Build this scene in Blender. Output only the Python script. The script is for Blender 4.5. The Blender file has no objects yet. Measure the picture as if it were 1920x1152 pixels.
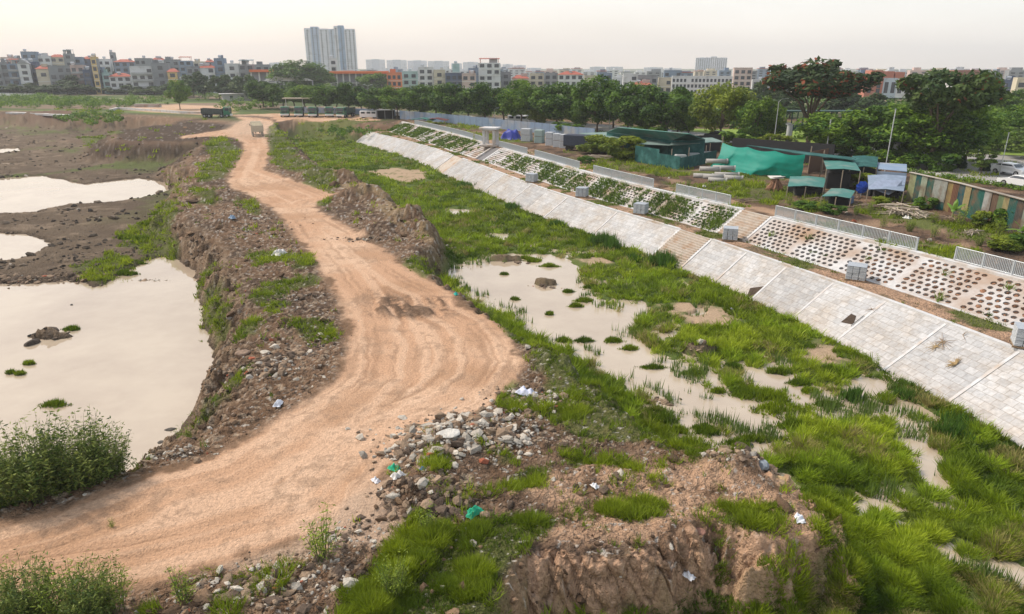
import bpy, math, random
import numpy as np
from mathutils import Vector, Matrix
random.seed(7); RNG = np.random.default_rng(7)
sc = bpy.context.scene; COL = sc.collection
# ---------------------------------------------------------------- camera, sky, sun, exposure
H = 13.0; F = 1280.0; TH = math.atan(448/1280)
cam = bpy.data.cameras.new('camera'); cam.sensor_width = 36; cam.lens = 24.0
cam.clip_start = 0.5; cam.clip_end = 20000
co = bpy.data.objects.new('camera', cam); COL.objects.link(co); sc.camera = co
co.location = (0, 0, H); co.rotation_euler = (math.pi/2 - TH, 0, 0)
SUN_EL, SUN_AZ = math.radians(48), math.radians(-68)      # azimuth from +Y, negative = left of the view
w = bpy.data.worlds.new('World'); sc.world = w; w.use_nodes = True
nt = w.node_tree; nt.nodes.clear()
def nd(nt, t, **k):
    n = nt.nodes.new(t)
    for a, b in k.items(): setattr(n, a, b)
    return n
sky = nd(nt, 'ShaderNodeTexSky', sky_type='NISHITA', sun_disc=False, sun_elevation=SUN_EL, sun_rotation=SUN_AZ)
sky.dust_density = 4.0; sky.air_density = 1.0; sky.ozone_density = 1.0
bg1 = nd(nt, 'ShaderNodeBackground'); bg1.inputs[1].default_value = 0.05
nt.links.new(sky.outputs[0], bg1.inputs[0])
tc = nd(nt, 'ShaderNodeTexCoord'); sx = nd(nt, 'ShaderNodeSeparateXYZ'); nt.links.new(tc.outputs['Generated'], sx.inputs[0])
cr = nd(nt, 'ShaderNodeValToRGB'); e = cr.color_ramp.elements      # overcast veil, horizon to zenith
e[0].position = 0.0; e[0].color = (0.80, 0.69, 0.60, 1)
e[1].position = 1.0; e[1].color = (0.36, 0.41, 0.48, 1)
k = e.new(0.08); k.color = (0.75, 0.70, 0.645, 1)
k = e.new(0.26); k.color = (0.60, 0.60, 0.595, 1)
nt.links.new(sx.outputs[2], cr.inputs[0])
mr = nd(nt, 'ShaderNodeMapRange'); mr.inputs[1].default_value = -0.7; mr.inputs[2].default_value = 0.6
nt.links.new(sx.outputs[0], mr.inputs[0])
mx = nd(nt, 'ShaderNodeMix', data_type='RGBA', blend_type='MULTIPLY'); mx.inputs[0].default_value = 1
cr2 = nd(nt, 'ShaderNodeValToRGB'); e = cr2.color_ramp.elements
e[0].color = (1.0, 0.955, 0.91, 1); e[1].color = (0.90, 0.955, 0.99, 1)
nt.links.new(mr.outputs[0], cr2.inputs[0]); nt.links.new(cr.outputs[0], mx.inputs[6]); nt.links.new(cr2.outputs[0], mx.inputs[7])
nz = nd(nt, 'ShaderNodeTexNoise'); nz.inputs['Scale'].default_value = 2.2; nz.inputs['Detail'].default_value = 5
mpw = nd(nt, 'ShaderNodeMapping'); mpw.inputs['Scale'].default_value = (1, 1, 5); nt.links.new(tc.outputs['Generated'], mpw.inputs[0]); nt.links.new(mpw.outputs[0], nz.inputs[0])
mr2 = nd(nt, 'ShaderNodeMapRange'); mr2.inputs[1].default_value = .3; mr2.inputs[2].default_value = .7; mr2.inputs[3].default_value = 0.90; mr2.inputs[4].default_value = 1.06; nt.links.new(nz.outputs[0], mr2.inputs[0])
bg2 = nd(nt, 'ShaderNodeBackground'); bg2.inputs[1].default_value = 1.38
mm = nd(nt, 'ShaderNodeVectorMath', operation='SCALE'); nt.links.new(mx.outputs[2], mm.inputs[0]); nt.links.new(mr2.outputs[0], mm.inputs['Scale'])
nt.links.new(mm.outputs[0], bg2.inputs[0])
ad = nd(nt, 'ShaderNodeAddShader'); nt.links.new(bg1.outputs[0], ad.inputs[0]); nt.links.new(bg2.outputs[0], ad.inputs[1])
wo = nd(nt, 'ShaderNodeOutputWorld'); nt.links.new(ad.outputs[0], wo.inputs[0])
sl = bpy.data.lights.new('sun', 'SUN'); sl.energy = 4.0; sl.angle = math.radians(5); sl.color = (1.0, 0.9, 0.78)
so = bpy.data.objects.new('sun', sl); COL.objects.link(so); so.location = (-40, 20, 80)
dv = Vector((math.sin(SUN_AZ)*math.cos(SUN_EL), math.cos(SUN_AZ)*math.cos(SUN_EL), math.sin(SUN_EL)))
so.rotation_euler = dv.to_track_quat('Z', 'Y').to_euler()
sc.view_settings.view_transform = 'Standard'; sc.view_settings.look = 'None'
sc.view_settings.exposure = 0.0; sc.view_settings.gamma = 1.0
# ---------------------------------------------------------------- measuring helpers
def P(px, py, z=0.0):
    """where the line of sight through a point of the photo meets the level z"""
    xc = (px-960)/F; yc = (576-py)/F
    dy = math.cos(TH)+yc*math.sin(TH); dz = -math.sin(TH)+yc*math.cos(TH)
    t = (z-H)/dz
    return np.array([xc*t, dy*t, z])
def PD(px, py, Y):
    xc = (px-960)/F; yc = (576-py)/F
    dy = math.cos(TH)+yc*math.sin(TH); dz = -math.sin(TH)+yc*math.cos(TH)
    t = Y/dy
    return np.array([xc*t, Y, H+dz*t])
def zR(y): return -2.0 + 1.2*np.clip((y-65)/70, 0, 1)
def PR(px, py):
    z = -2.0
    for _ in range(12): z = float(zR(P(px, py, z)[1]))
    return P(px, py, z)
def poly(l, z=None): return np.array([(PR(*q) if z is None else P(q[0], q[1], z))[:2] for q in l])
# ---------------------------------------------------------------- noise
def h2(ix, iy, seed):
    n = (ix.astype(np.uint32)*np.uint32(374761393) + iy.astype(np.uint32)*np.uint32(668265263) + np.uint32(seed*982451653 & 0xffffffff))
    n = (n ^ (n >> np.uint32(13)))*np.uint32(1274126177); n = n ^ (n >> np.uint32(16))
    return (n & np.uint32(0xffffff)).astype(np.float32)/np.float32(0xffffff)
def vn(x, y, seed=0):
    x = np.asarray(x, dtype=np.float64); y = np.asarray(y, dtype=np.float64)
    ix = np.floor(x); iy = np.floor(y); fx = (x-ix).astype(np.float32); fy = (y-iy).astype(np.float32)
    ix = ix.astype(np.int64); iy = iy.astype(np.int64)
    fx = fx*fx*(3-2*fx); fy = fy*fy*(3-2*fy)
    a = h2(ix, iy, seed); b = h2(ix+1, iy, seed); c = h2(ix, iy+1, seed); d = h2(ix+1, iy+1, seed)
    return (a+(b-a)*fx)*(1-fy)+(c+(d-c)*fx)*fy
def fbm(x, y, seed=0, o=4, g=0.5):
    s = 0; a = 1; t = 0
    for i in range(o):
        s = s + a*(vn(x, y, seed+i*17)-0.5); t += a; a *= g
        x, y = 1.97*x*0.87-1.97*y*0.5+3.1, 1.97*x*0.5+1.97*y*0.87+7.7
    return 2*s/t
def ridged(x, y, seed=0, o=4):
    s = 0; a = 1; t = 0
    for i in range(o):
        s = s + a*(1-np.abs(2*vn(x, y, seed+i*13)-1)); t += a; a *= 0.5
        x, y = 2.03*x*0.8-2.03*y*0.6, 2.03*x*0.6+2.03*y*0.8
    return s/t
def worley(x, y, seed=0):
    """distance to the nearest scattered point and the offset from it"""
    x = np.asarray(x, float); y = np.asarray(y, float); ix = np.floor(x).astype(np.int64); iy = np.floor(y).astype(np.int64)
    best = np.full(x.shape, 9.0); sec = np.full(x.shape, 9.0); bx = np.zeros(x.shape); by = np.zeros(x.shape); bid = np.zeros(x.shape, np.float32)
    for dx in (-1, 0, 1):
        for dy in (-1, 0, 1):
            cx = ix+dx; cy = iy+dy; qx = cx+h2(cx, cy, seed); qy = cy+h2(cx, cy, seed+1); d = np.hypot(x-qx, y-qy); m = d < best; sec = np.where(m, best, np.minimum(sec, d))
            best[m] = d[m]; bx[m] = (x-qx)[m]; by[m] = (y-qy)[m]; bid[m] = h2(cx, cy, seed+2)[m]
    worley.gap = sec-best
    return best, bx, by, bid
def ss(x, a=0., b=1.):
    t = np.clip((x-a)/(b-a), 0, 1); return t*t*(3-2*t)
def sdist(X, Y, pl, far=8.0):
    """signed distance to a polygon, positive inside; clipped at far"""
    shp = X.shape; X = X.ravel(); Y = Y.ravel(); out = np.full(X.shape, -far, dtype=np.float32)
    m = (X > pl[:, 0].min()-far) & (X < pl[:, 0].max()+far) & (Y > pl[:, 1].min()-far) & (Y < pl[:, 1].max()+far)
    x = X[m]; y = Y[m]; d = np.full(x.shape, 1e18); ins = np.zeros(x.shape, bool)
    for (x0, y0), (x1, y1) in zip(pl, np.roll(pl, -1, 0)):
        ex, ey = x1-x0, y1-y0; wx, wy = x-x0, y-y0
        t = np.clip((wx*ex+wy*ey)/(ex*ex+ey*ey+1e-12), 0, 1)
        d = np.minimum(d, (wx-ex*t)**2+(wy-ey*t)**2)
        c = ((y0 > y) != (y1 > y)) & (x < (x1-x0)*(y-y0)/((y1-y0) if y1 != y0 else 1e-12)+x0)
        ins ^= c
    d = np.sqrt(d); out[m] = np.clip(np.where(ins, d, -d), -far, far)
    return out.reshape(shp)
def linedist(X, Y, pl, far=12.0):
    shp = X.shape; X = X.ravel(); Y = Y.ravel(); out = np.full(X.shape, far, dtype=np.float32)
    m = (X > pl[:, 0].min()-far) & (X < pl[:, 0].max()+far) & (Y > pl[:, 1].min()-far) & (Y < pl[:, 1].max()+far)
    x = X[m]; y = Y[m]; d = np.full(x.shape, 1e18)
    for (x0, y0), (x1, y1) in zip(pl[:-1], pl[1:]):
        ex, ey = x1-x0, y1-y0; wx, wy = x-x0, y-y0
        t = np.clip((wx*ex+wy*ey)/(ex*ex+ey*ey+1e-12), 0, 1)
        d = np.minimum(d, (wx-ex*t)**2+(wy-ey*t)**2)
    out[m] = np.minimum(np.sqrt(d), far); return out.reshape(shp)
# ---------------------------------------------------------------- mesh and material helpers
def tag(o, label=None, cat=None, group=None, kind=None):
    if label: o['label'] = label
    if cat: o['category'] = cat
    if group: o['group'] = group
    if kind: o['kind'] = kind
    return o
def empty(name, loc=(0, 0, 0), rz=0.0, label=None, cat=None, group=None):
    o = bpy.data.objects.new(name, None); COL.objects.link(o); o.location = tuple(float(v) for v in loc)
    o.rotation_euler = (0, 0, rz); o.empty_display_size = 0.3
    return tag(o, label, cat, group)
def mesh_np(name, V, Fq, mat=None, parent=None, col=None, uv=None, smooth=False, nside=4):
    me = bpy.data.meshes.new(name); V = np.asarray(V, np.float32); Fq = np.asarray(Fq, np.int32)
    me.vertices.add(len(V)); me.vertices.foreach_set('co', V.ravel())
    n = len(Fq); me.loops.add(n*nside); me.loops.foreach_set('vertex_index', Fq.ravel())
    me.polygons.add(n); me.polygons.foreach_set('loop_start', np.arange(0, n*nside, nside, dtype=np.int32))
    me.polygons.foreach_set('use_smooth', np.full(n, smooth))
    if col is not None:
        a = me.color_attributes.new('tint', 'FLOAT_COLOR', 'POINT')
        c = np.ones((len(V), 4), np.float32); c[:, :3] = col[:, :3]
        if col.shape[1] > 3: c[:, 3] = col[:, 3]
        a.data.foreach_set('color', c.ravel())
    if uv is not None:
        l = me.uv_layers.new(name='UVMap'); l.data.foreach_set('uv', np.asarray(uv, np.float32)[Fq.ravel()].ravel())
    me.update(calc_edges=True); me.validate()
    o = bpy.data.objects.new(name, me); COL.objects.link(o)
    if mat: me.materials.append(mat)
    if parent: o.parent = parent
    return o
class MB:
    """collects shapes, then becomes one mesh object"""
    def __init__(s): s.v = []; s.f = []; s.sm = []
    def add(s, vs, fs, smooth=False):
        b = len(s.v); s.v += [tuple(map(float, v)) for v in vs]; s.f += [tuple(b+i for i in f) for f in fs]; s.sm += [smooth]*len(fs); return s
    def box(s, c, d, rz=0.0, rx=0.0, taper=1.0, ry=0.0):
        M = Matrix.Translation(Vector(c)) @ Matrix.Rotation(rz, 4, 'Z') @ Matrix.Rotation(rx, 4, 'X') @ Matrix.Rotation(ry, 4, 'Y')
        vs = [M @ Vector((x*d[0]/2*(taper if z > 0 else 1), y*d[1]/2*(taper if z > 0 else 1), z*d[2]/2)) for z in (-1, 1) for y in (-1, 1) for x in (-1, 1)]
        return s.add(vs, [(0, 2, 3, 1), (4, 5, 7, 6), (0, 1, 5, 4), (2, 6, 7, 3), (0, 4, 6, 2), (1, 3, 7, 5)])
    def bev(s, c, d, b=0.05, rz=0.0):
        """box with chamfered vertical and top edges"""
        x, y, z = d[0]/2, d[1]/2, d[2]/2; R = Matrix.Translation(Vector(c)) @ Matrix.Rotation(rz, 4, 'Z')
        def ring(x, y, z, b): return [(x-b, -y, z), (x, -y+b, z), (x, y-b, z), (x-b, y, z), (-x+b, y, z), (-x, y-b, z), (-x, -y+b, z), (-x+b, -y, z)]
        vs = ring(x, y, -z, b)+ring(x, y, z-b, b)+ring(x-b, y-b, z, b*.6)
        fs = [tuple(range(7, -1, -1)), tuple(range(16, 24))]
        for k in (0, 8):
            for i in range(8): j = (i+1) % 8; fs.append((k+i, k+j, k+8+j, k+8+i))
        return s.add([R @ Vector(v) for v in vs], fs)
    def tube(s, pts, r, n=8, cap=True, smooth=True):
        pts = [Vector(tuple(map(float, p))) for p in pts]; rs = r if isinstance(r, (list, tuple)) else [r]*len(pts); vs = []; fs = []
        for i, p in enumerate(pts):
            d = (pts[min(i+1, len(pts)-1)]-pts[max(i-1, 0)]).normalized()
            u = d.cross(Vector((0, 0, 1)) if abs(d.z) < .9 else Vector((1, 0, 0))).normalized(); v = d.cross(u)
            for k in range(n):
                a = 2*math.pi*k/n; vs.append(p+(u*math.cos(a)+v*math.sin(a))*rs[i])
        for i in range(len(pts)-1):
            for k in range(n): j = (k+1) % n; fs.append((i*n+k, i*n+j, (i+1)*n+j, (i+1)*n+k))
        s.add(vs, fs, smooth)
        if cap: s.add(vs[:n], [tuple(range(n-1, -1, -1))]); s.add(vs[-n:], [tuple(range(n))])
        return s
    def prism(s, prof, x0, x1, axis='y'):
        """profile of (a, z) pairs swept from x0 to x1 along the axis"""
        n = len(prof); vs = []
        for q in (x0, x1):
            for a, z in prof: vs.append((a, q, z) if axis == 'y' else (q, a, z))
        fs = [tuple(range(n)), tuple(range(2*n-1, n-1, -1))]+[(i, n+i, n+(i+1) % n, (i+1) % n) for i in range(n)]
        return s.add(vs, fs)
    def build(s, name, mat, parent=None, smooth=None):
        me = bpy.data.meshes.new(name); me.from_pydata(s.v, [], s.f)
        me.polygons.foreach_set('use_smooth', s.sm if smooth is None else [smooth]*len(s.f))
        me.update(); o = bpy.data.objects.new(name, me); COL.objects.link(o)
        if mat: me.materials.append(mat)
        if parent: o.parent = parent
        return o
def kids(o): return [c for c in o.children]
def copy_tree(o, parent=None):
    c = o.copy(); COL.objects.link(c); c.parent = parent
    for ch in kids(o): copy_tree(ch, c)
    return c
def mat(name, color=None, rough=0.9, attr=False, noise=0.0, nscale=3.0, bump=0.0, bscale=8.0, metal=0.0, spec=0.3, trans=0.0, coat=0.0, dirt=None, clod=0.0):
    m = bpy.data.materials.new(name); m.use_nodes = True; t = m.node_tree; b = t.nodes['Principled BSDF']
    b.inputs['Roughness'].default_value = rough; b.inputs['Metallic'].default_value = metal; b.inputs['Specular IOR Level'].default_value = spec
    b.inputs['Coat Weight'].default_value = coat
    if attr:
        a = nd(t, 'ShaderNodeAttribute', attribute_name='tint'); src = a.outputs['Color']
    else:
        a = nd(t, 'ShaderNodeRGB'); a.outputs[0].default_value = (*color, 1); src = a.outputs[0]
    g = nd(t, 'ShaderNodeNewGeometry') if attr else nd(t, 'ShaderNodeTexCoord'); pos = g.outputs['Position'] if attr else g.outputs['Object']
    if noise:
        n = nd(t, 'ShaderNodeTexNoise'); n.inputs['Scale'].default_value = nscale; n.inputs['Detail'].default_value = 6; n.inputs['Roughness'].default_value = 0.65
        t.links.new(pos, n.inputs['Vector'])
        r = nd(t, 'ShaderNodeMapRange'); r.inputs[1].default_value = 0.25; r.inputs[2].default_value = 0.75; r.inputs[3].default_value = 1-noise; r.inputs[4].default_value = 1+noise
        t.links.new(n.outputs[0], r.inputs[0])
        v = nd(t, 'ShaderNodeVectorMath', operation='SCALE'); t.links.new(src, v.inputs[0]); t.links.new(r.outputs[0], v.inputs['Scale']); src = v.outputs[0]
    if dirt:                                     # blotches of a second colour: (colour, scale, amount)
        n = nd(t, 'ShaderNodeTexNoise'); n.inputs['Scale'].default_value = dirt[1]; n.inputs['Detail'].default_value = 5; t.links.new(pos, n.inputs['Vector'])
        r = nd(t, 'ShaderNodeMapRange'); r.inputs[1].default_value = 0.62-dirt[2]*0.3; r.inputs[2].default_value = 0.72; t.links.new(n.outputs[0], r.inputs[0])
        x = nd(t, 'ShaderNodeMix', data_type='RGBA'); t.links.new(r.outputs[0], x.inputs[0]); t.links.new(src, x.inputs[6]); x.inputs[7].default_value = (*dirt[0], 1); src = x.outputs[2]
    t.links.new(src, b.inputs['Base Color'])
    if bump:
        n = nd(t, 'ShaderNodeTexNoise'); n.inputs['Scale'].default_value = bscale; n.inputs['Detail'].default_value = 5; t.links.new(pos, n.inputs['Vector'])
        bp = nd(t, 'ShaderNodeBump'); bp.inputs['Strength'].default_value = bump; bp.inputs['Distance'].default_value = 0.1
        t.links.new(n.outputs[0], bp.inputs['Height']); t.links.new(bp.outputs[0], b.inputs['Normal'])
    if clod:                                     # cloddy earth: cracked cells at two sizes, where the sheet's alpha says so
        a_ = nd(t, 'ShaderNodeAttribute', attribute_name='tint')
        v1_ = nd(t, 'ShaderNodeTexVoronoi'); v1_.inputs['Scale'].default_value = 4.5; v2_ = nd(t, 'ShaderNodeTexVoronoi'); v2_.inputs['Scale'].default_value = 13
        wn = nd(t, 'ShaderNodeTexNoise'); wn.inputs['Scale'].default_value = 3; wn.inputs['Detail'].default_value = 5; t.links.new(pos, wn.inputs['Vector'])
        va = nd(t, 'ShaderNodeVectorMath', operation='MULTIPLY_ADD'); t.links.new(wn.outputs['Color'], va.inputs[0]); va.inputs[1].default_value = (.35, .35, .35); t.links.new(pos, va.inputs[2])
        t.links.new(va.outputs[0], v1_.inputs['Vector']); t.links.new(va.outputs[0], v2_.inputs['Vector'])
        ma = nd(t, 'ShaderNodeMath', operation='MULTIPLY_ADD'); t.links.new(v2_.outputs['Distance'], ma.inputs[0]); ma.inputs[1].default_value = .45; t.links.new(v1_.outputs['Distance'], ma.inputs[2])
        mb_ = nd(t, 'ShaderNodeMath', operation='MULTIPLY_ADD'); t.links.new(wn.outputs[0], mb_.inputs[0]); mb_.inputs[1].default_value = -.9; t.links.new(ma.outputs[0], mb_.inputs[2])
        mc_ = nd(t, 'ShaderNodeMath', operation='MULTIPLY'); t.links.new(mb_.outputs[0], mc_.inputs[0]); t.links.new(a_.outputs['Alpha'], mc_.inputs[1])
        b2_ = nd(t, 'ShaderNodeBump'); b2_.invert = True; b2_.inputs['Strength'].default_value = .9; b2_.inputs['Distance'].default_value = clod
        t.links.new(mc_.outputs[0], b2_.inputs['Height']); t.links.new(bp.outputs[0], b2_.inputs['Normal']); t.links.new(b2_.outputs[0], b.inputs['Normal'])
    if trans:                                    # leaves let some light through
        tr = nd(t, 'ShaderNodeBsdfTranslucent'); t.links.new(src, tr.inputs[0]); ms = nd(t, 'ShaderNodeMixShader'); ms.inputs[0].default_value = trans
        out = t.nodes['Material Output']; t.links.new(b.outputs[0], ms.inputs[1]); t.links.new(tr.outputs[0], ms.inputs[2]); t.links.new(ms.outputs[0], out.inputs[0])
    return m
# ---------------------------------------------------------------- the line of the embankment, read as four edges
TOP = [(747,227),(865,255),(927,275),(965,285),(1027,302),(1115,328),(1265,365),(1400,393),(1432,404),(1575,440),(1729,475),(1800,494),(1920,527)]
UPB = [(717,247),(865,289),(905,300),(940,316),(1015,340),(1090,365),(1170,387),(1265,414),(1340,435),(1387,452),(1500,486),(1579,512),(1661,539),(1800,584),(1909,621)]
LOT = [(687,246),(780,268),(852,290),(915,315),(995,346),(1080,374),(1165,395),(1297,436),(1335,449),(1474,494),(1597,539),(1687,569),(1815,617),(1920,659)]
TOE = [(655,261),(725,280),(807,315),(865,345),(940,377),(1015,410),(1120,449),(1267,496),(1410,561),(1492,610),(1631,677),(1762,756),(1890,831)]
ZB, ZT = -2.0, -4.5
def smooth_line(p, n=6):
    """sort near to far, extend both ends, resample each metre, smooth"""
    p = p[np.argsort(p[:, 1])]
    a = p[0]+(p[0]-p[2])/np.hypot(*(p[0]-p[2]))*34; z = p[-1]+(p[-1]-p[-2])/np.hypot(*(p[-1]-p[-2]))*4
    p = np.vstack([a, p, z]); d = np.r_[0, np.cumsum(np.hypot(*(np.diff(p, axis=0).T)))]
    s = np.arange(0, d[-1], 1.0); q = np.c_[np.interp(s, d, p[:, 0]), np.interp(s, d, p[:, 1])]
    for _ in range(60):
        q[1:-1] = 0.5*q[1:-1]+0.25*(q[:-2]+q[2:])
    return q
LT = smooth_line(poly(TOP, 0.0)); LU = smooth_line(poly(UPB, ZB)); LL = smooth_line(poly(LOT, ZB)); LE = smooth_line(poly(TOE, ZT))
def crossings():
    tan = np.gradient(LT, axis=0); tan /= np.hypot(tan[:, 0], tan[:, 1])[:, None]
    for _ in range(40): tan[1:-1] = 0.5*tan[1:-1]+0.25*(tan[:-2]+tan[2:])
    nrm = np.c_[-tan[:, 1], tan[:, 0]]              # to the left of the walking direction (towards the water)
    res = []
    for L in (LU, LL, LE):
        o = []
        for p, n in zip(LT, nrm):
            a = L[:-1]-p; b = L[1:]-p; sa = a @ np.array([-n[1], n[0]]); sb = b @ np.array([-n[1], n[0]])
            k = np.where(sa*sb <= 0)[0]; best = np.nan
            for i in k:
                t = sa[i]/(sa[i]-sb[i]+1e-12); q = a[i]+t*(b[i]-a[i]); dd = q @ n
                if dd > 0 and (np.isnan(best) or dd < best): best = dd
            o.append(best)
        o = np.array(o); g = ~np.isnan(o); o = np.interp(np.arange(len(o)), np.where(g)[0], o[g])
        res.append(o)
    for r in res:
        for _ in range(120): r[1:-1] = 0.5*r[1:-1]+0.25*(r[:-2]+r[2:])
    return nrm, res
NRM, (OU, OL, OE) = crossings()
OU = np.clip(OU, 2.9, 4.4); OL = np.maximum(OL, OU+1.6); OE = np.maximum(OE, OL+3.6)
NS = len(LT)
def E(s, v):
    """s metres along the top edge from the near end; v 0 top, 1 foot of upper slope, 2 head of lower slope, 3 toe"""
    s = float(min(max(s, 0), NS-1.001)); i = int(s); f = s-i
    L = LT[i]*(1-f)+LT[i+1]*f; n = NRM[i]*(1-f)+NRM[i+1]*f
    os_ = [0]+[(a[i]*(1-f)+a[i+1]*f) for a in (OU, OL, OE)]; zs = [0, ZB, ZB, ZT]
    v = min(max(v, -1), 3.5); k = min(max(int(math.floor(v)), 0), 2); g = v-k
    o = os_[k]+(os_[k+1]-os_[k])*g; z = zs[k]+(zs[k+1]-zs[k])*g
    if v < 0: o = v; z = 0
    return Vector((L[0]+n[0]*o, L[1]+n[1]*o, z))
def S_at(p):
    d = np.hypot(LT[:, 0]-p[0], LT[:, 1]-p[1])
    # station whose perpendicular passes nearest
    tan = np.gradient(LT, axis=0); k = np.abs(((p[:2]-LT)*tan).sum(1))/np.hypot(tan[:, 0], tan[:, 1])+0.02*d
    return float(np.argmin(k))
S_FAR = S_at(P(690, 247, ZB))
EMB = np.array([E(s, -0.0)[:2] for s in np.arange(0, NS-1, 2.0)]+[E(s, 3)[:2] for s in np.arange(NS-2, -1, -2.0)])
# ---------------------------------------------------------------- ground outlines
ROADP = poly([(-500,1040),(-200,1010),(0,985),(100,962),(200,925),(300,882),(400,858),(480,815),(570,762),(640,705),(655,660),(650,600),(636,560),(600,500),(575,470),(545,425),(510,390),(480,372),(440,355),(425,342),(440,315),(455,290),(457,270),(440,258),(390,256),(340,260),(340,256),(425,243),(452,226),(430,216),(520,213),(720,218),(715,226),(620,230),(520,229),(502,240),(500,262),(505,280),(500,300),(495,318),(540,335),(590,352),(640,372),(592,380),(604,398),(640,420),(700,455),(745,490),(790,520),(850,545),(870,575),(920,600),(955,640),(972,680),(960,715),(915,765),(850,800),(790,830),(745,870),(700,920),(690,960),(560,1010),(400,1060),(250,1100),(0,1140),(-200,1170),(-500,1200)])
PLAT = poly([(-300,1010),(0,960),(100,935),(200,905),(270,880),(330,850),(400,822),(450,780),(480,740),(500,700),(480,660),(505,620),(500,580),(480,540),(470,510),(440,460),(400,430),(360,410),(335,392),(345,360),(372,330),(368,300),(392,272),(410,263),(300,264),(225,262),(225,245),(440,220),(505,225),(515,238),(540,262),(565,290),(600,318),(640,335),(690,352),(720,375),(760,400),(800,430),(800,455),(772,478),(785,507),(832,540),(868,567),(902,598),(952,630),(998,660),(1058,702),(1120,747),(1175,795),(1235,830),(1320,860),(1390,882),(1430,905),(1465,935),(1500,968),(1460,985),(1415,988),(1370,972),(1310,985),(1200,1010),(1100,1020),(1010,1015),(960,1040),(930,1090),(920,1152)])
PLAT = np.vstack([PLAT, [[-0.6, 10], [-0.6, -30], [-90, -30], [-90, 12]]])
ZF = -0.8
FARP = poly([(-900,204),(0,211),(110,214),(200,218),(300,222),(380,230),(450,236),(500,233),(540,229),(620,230),(660,232),(700,233),(735,236)], ZF)
FARP = np.vstack([FARP, [LT[-1]+[3, 3]], [[30, 185], [260, 183], [9000, 180], [9000, 14000], [-9000, 14000], [-2500, 200]]])
BANK = np.vstack([LT, [LT[-1]+[4, 4]], [[0, 205], [9000, 205], [9000, -60], [60, -60]]])
POND = [poly(l, -4.6) for l in ([(-400,560),(0,530),(60,532),(140,524),(180,536),(262,492),(300,480),(345,486),(378,512),(386,570),(392,615),(417,655),(398,720),(372,780),(332,825),(290,868),(230,905),(100,950),(-100,990),(-400,1020)],
    [(-600,345),(0,334),(80,329),(160,345),(260,334),(342,344),(300,366),(230,378),(130,386),(60,402),(-600,410)],
    [(-400,440),(0,435),(60,440),(98,456),(88,474),(40,490),(-400,500)],
    [(-200,283),(0,279),(34,277),(42,284),(0,288),(-200,292)], [(-30,305),(20,306),(60,304),(20,311)])]
POOL = [poly(l, -4.6) for l in ([(832,490),(868,500),(905,486),(930,478),(1010,478),(1070,490),(1085,520),(1115,560),(1150,585),(1185,575),(1210,590),(1175,612),(1190,640),(1230,668),(1290,688),(1310,728),(1400,750),(1480,785),(1475,822),(1420,835),(1330,800),(1310,845),(1275,838),(1262,790),(1230,760),(1150,705),(1080,655),(1010,630),(950,588),(890,556),(845,520)],
    [(1400,690),(1470,700),(1540,735),(1590,765),(1600,790),(1540,780),(1470,745),(1400,715)],
    [(1605,712),(1650,710),(1668,735),(1640,742),(1608,732)], [(1690,785),(1735,790),(1755,860),(1722,868),(1700,830)],
    [(1645,905),(1682,925),(1660,960),(1640,945)], [(1752,940),(1790,945),(1782,968),(1755,962)], [(1780,1040),(1850,1060),(1930,1075),(1925,1092),(1830,1078),(1785,1058)],
    [(915,438),(945,440),(950,448),(918,448)], [(1160,560),(1215,575),(1205,588),(1165,580)], [(840,392),(880,396),(870,402),(838,399)], [(1130,1210),(1300,1230),(1200,1260)])]
BARE = [poly(l, -4.4) for l in ([(690,322),(740,315),(795,320),(800,333),(770,343),(720,333)], [(1230,570),(1300,566),(1370,578),(1385,605),(1330,612),(1260,590)], [(1075,486),(1130,484),(1150,494),(1100,500)], [(1500,690),(1530,640),(1600,675),(1560,690)])]
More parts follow.
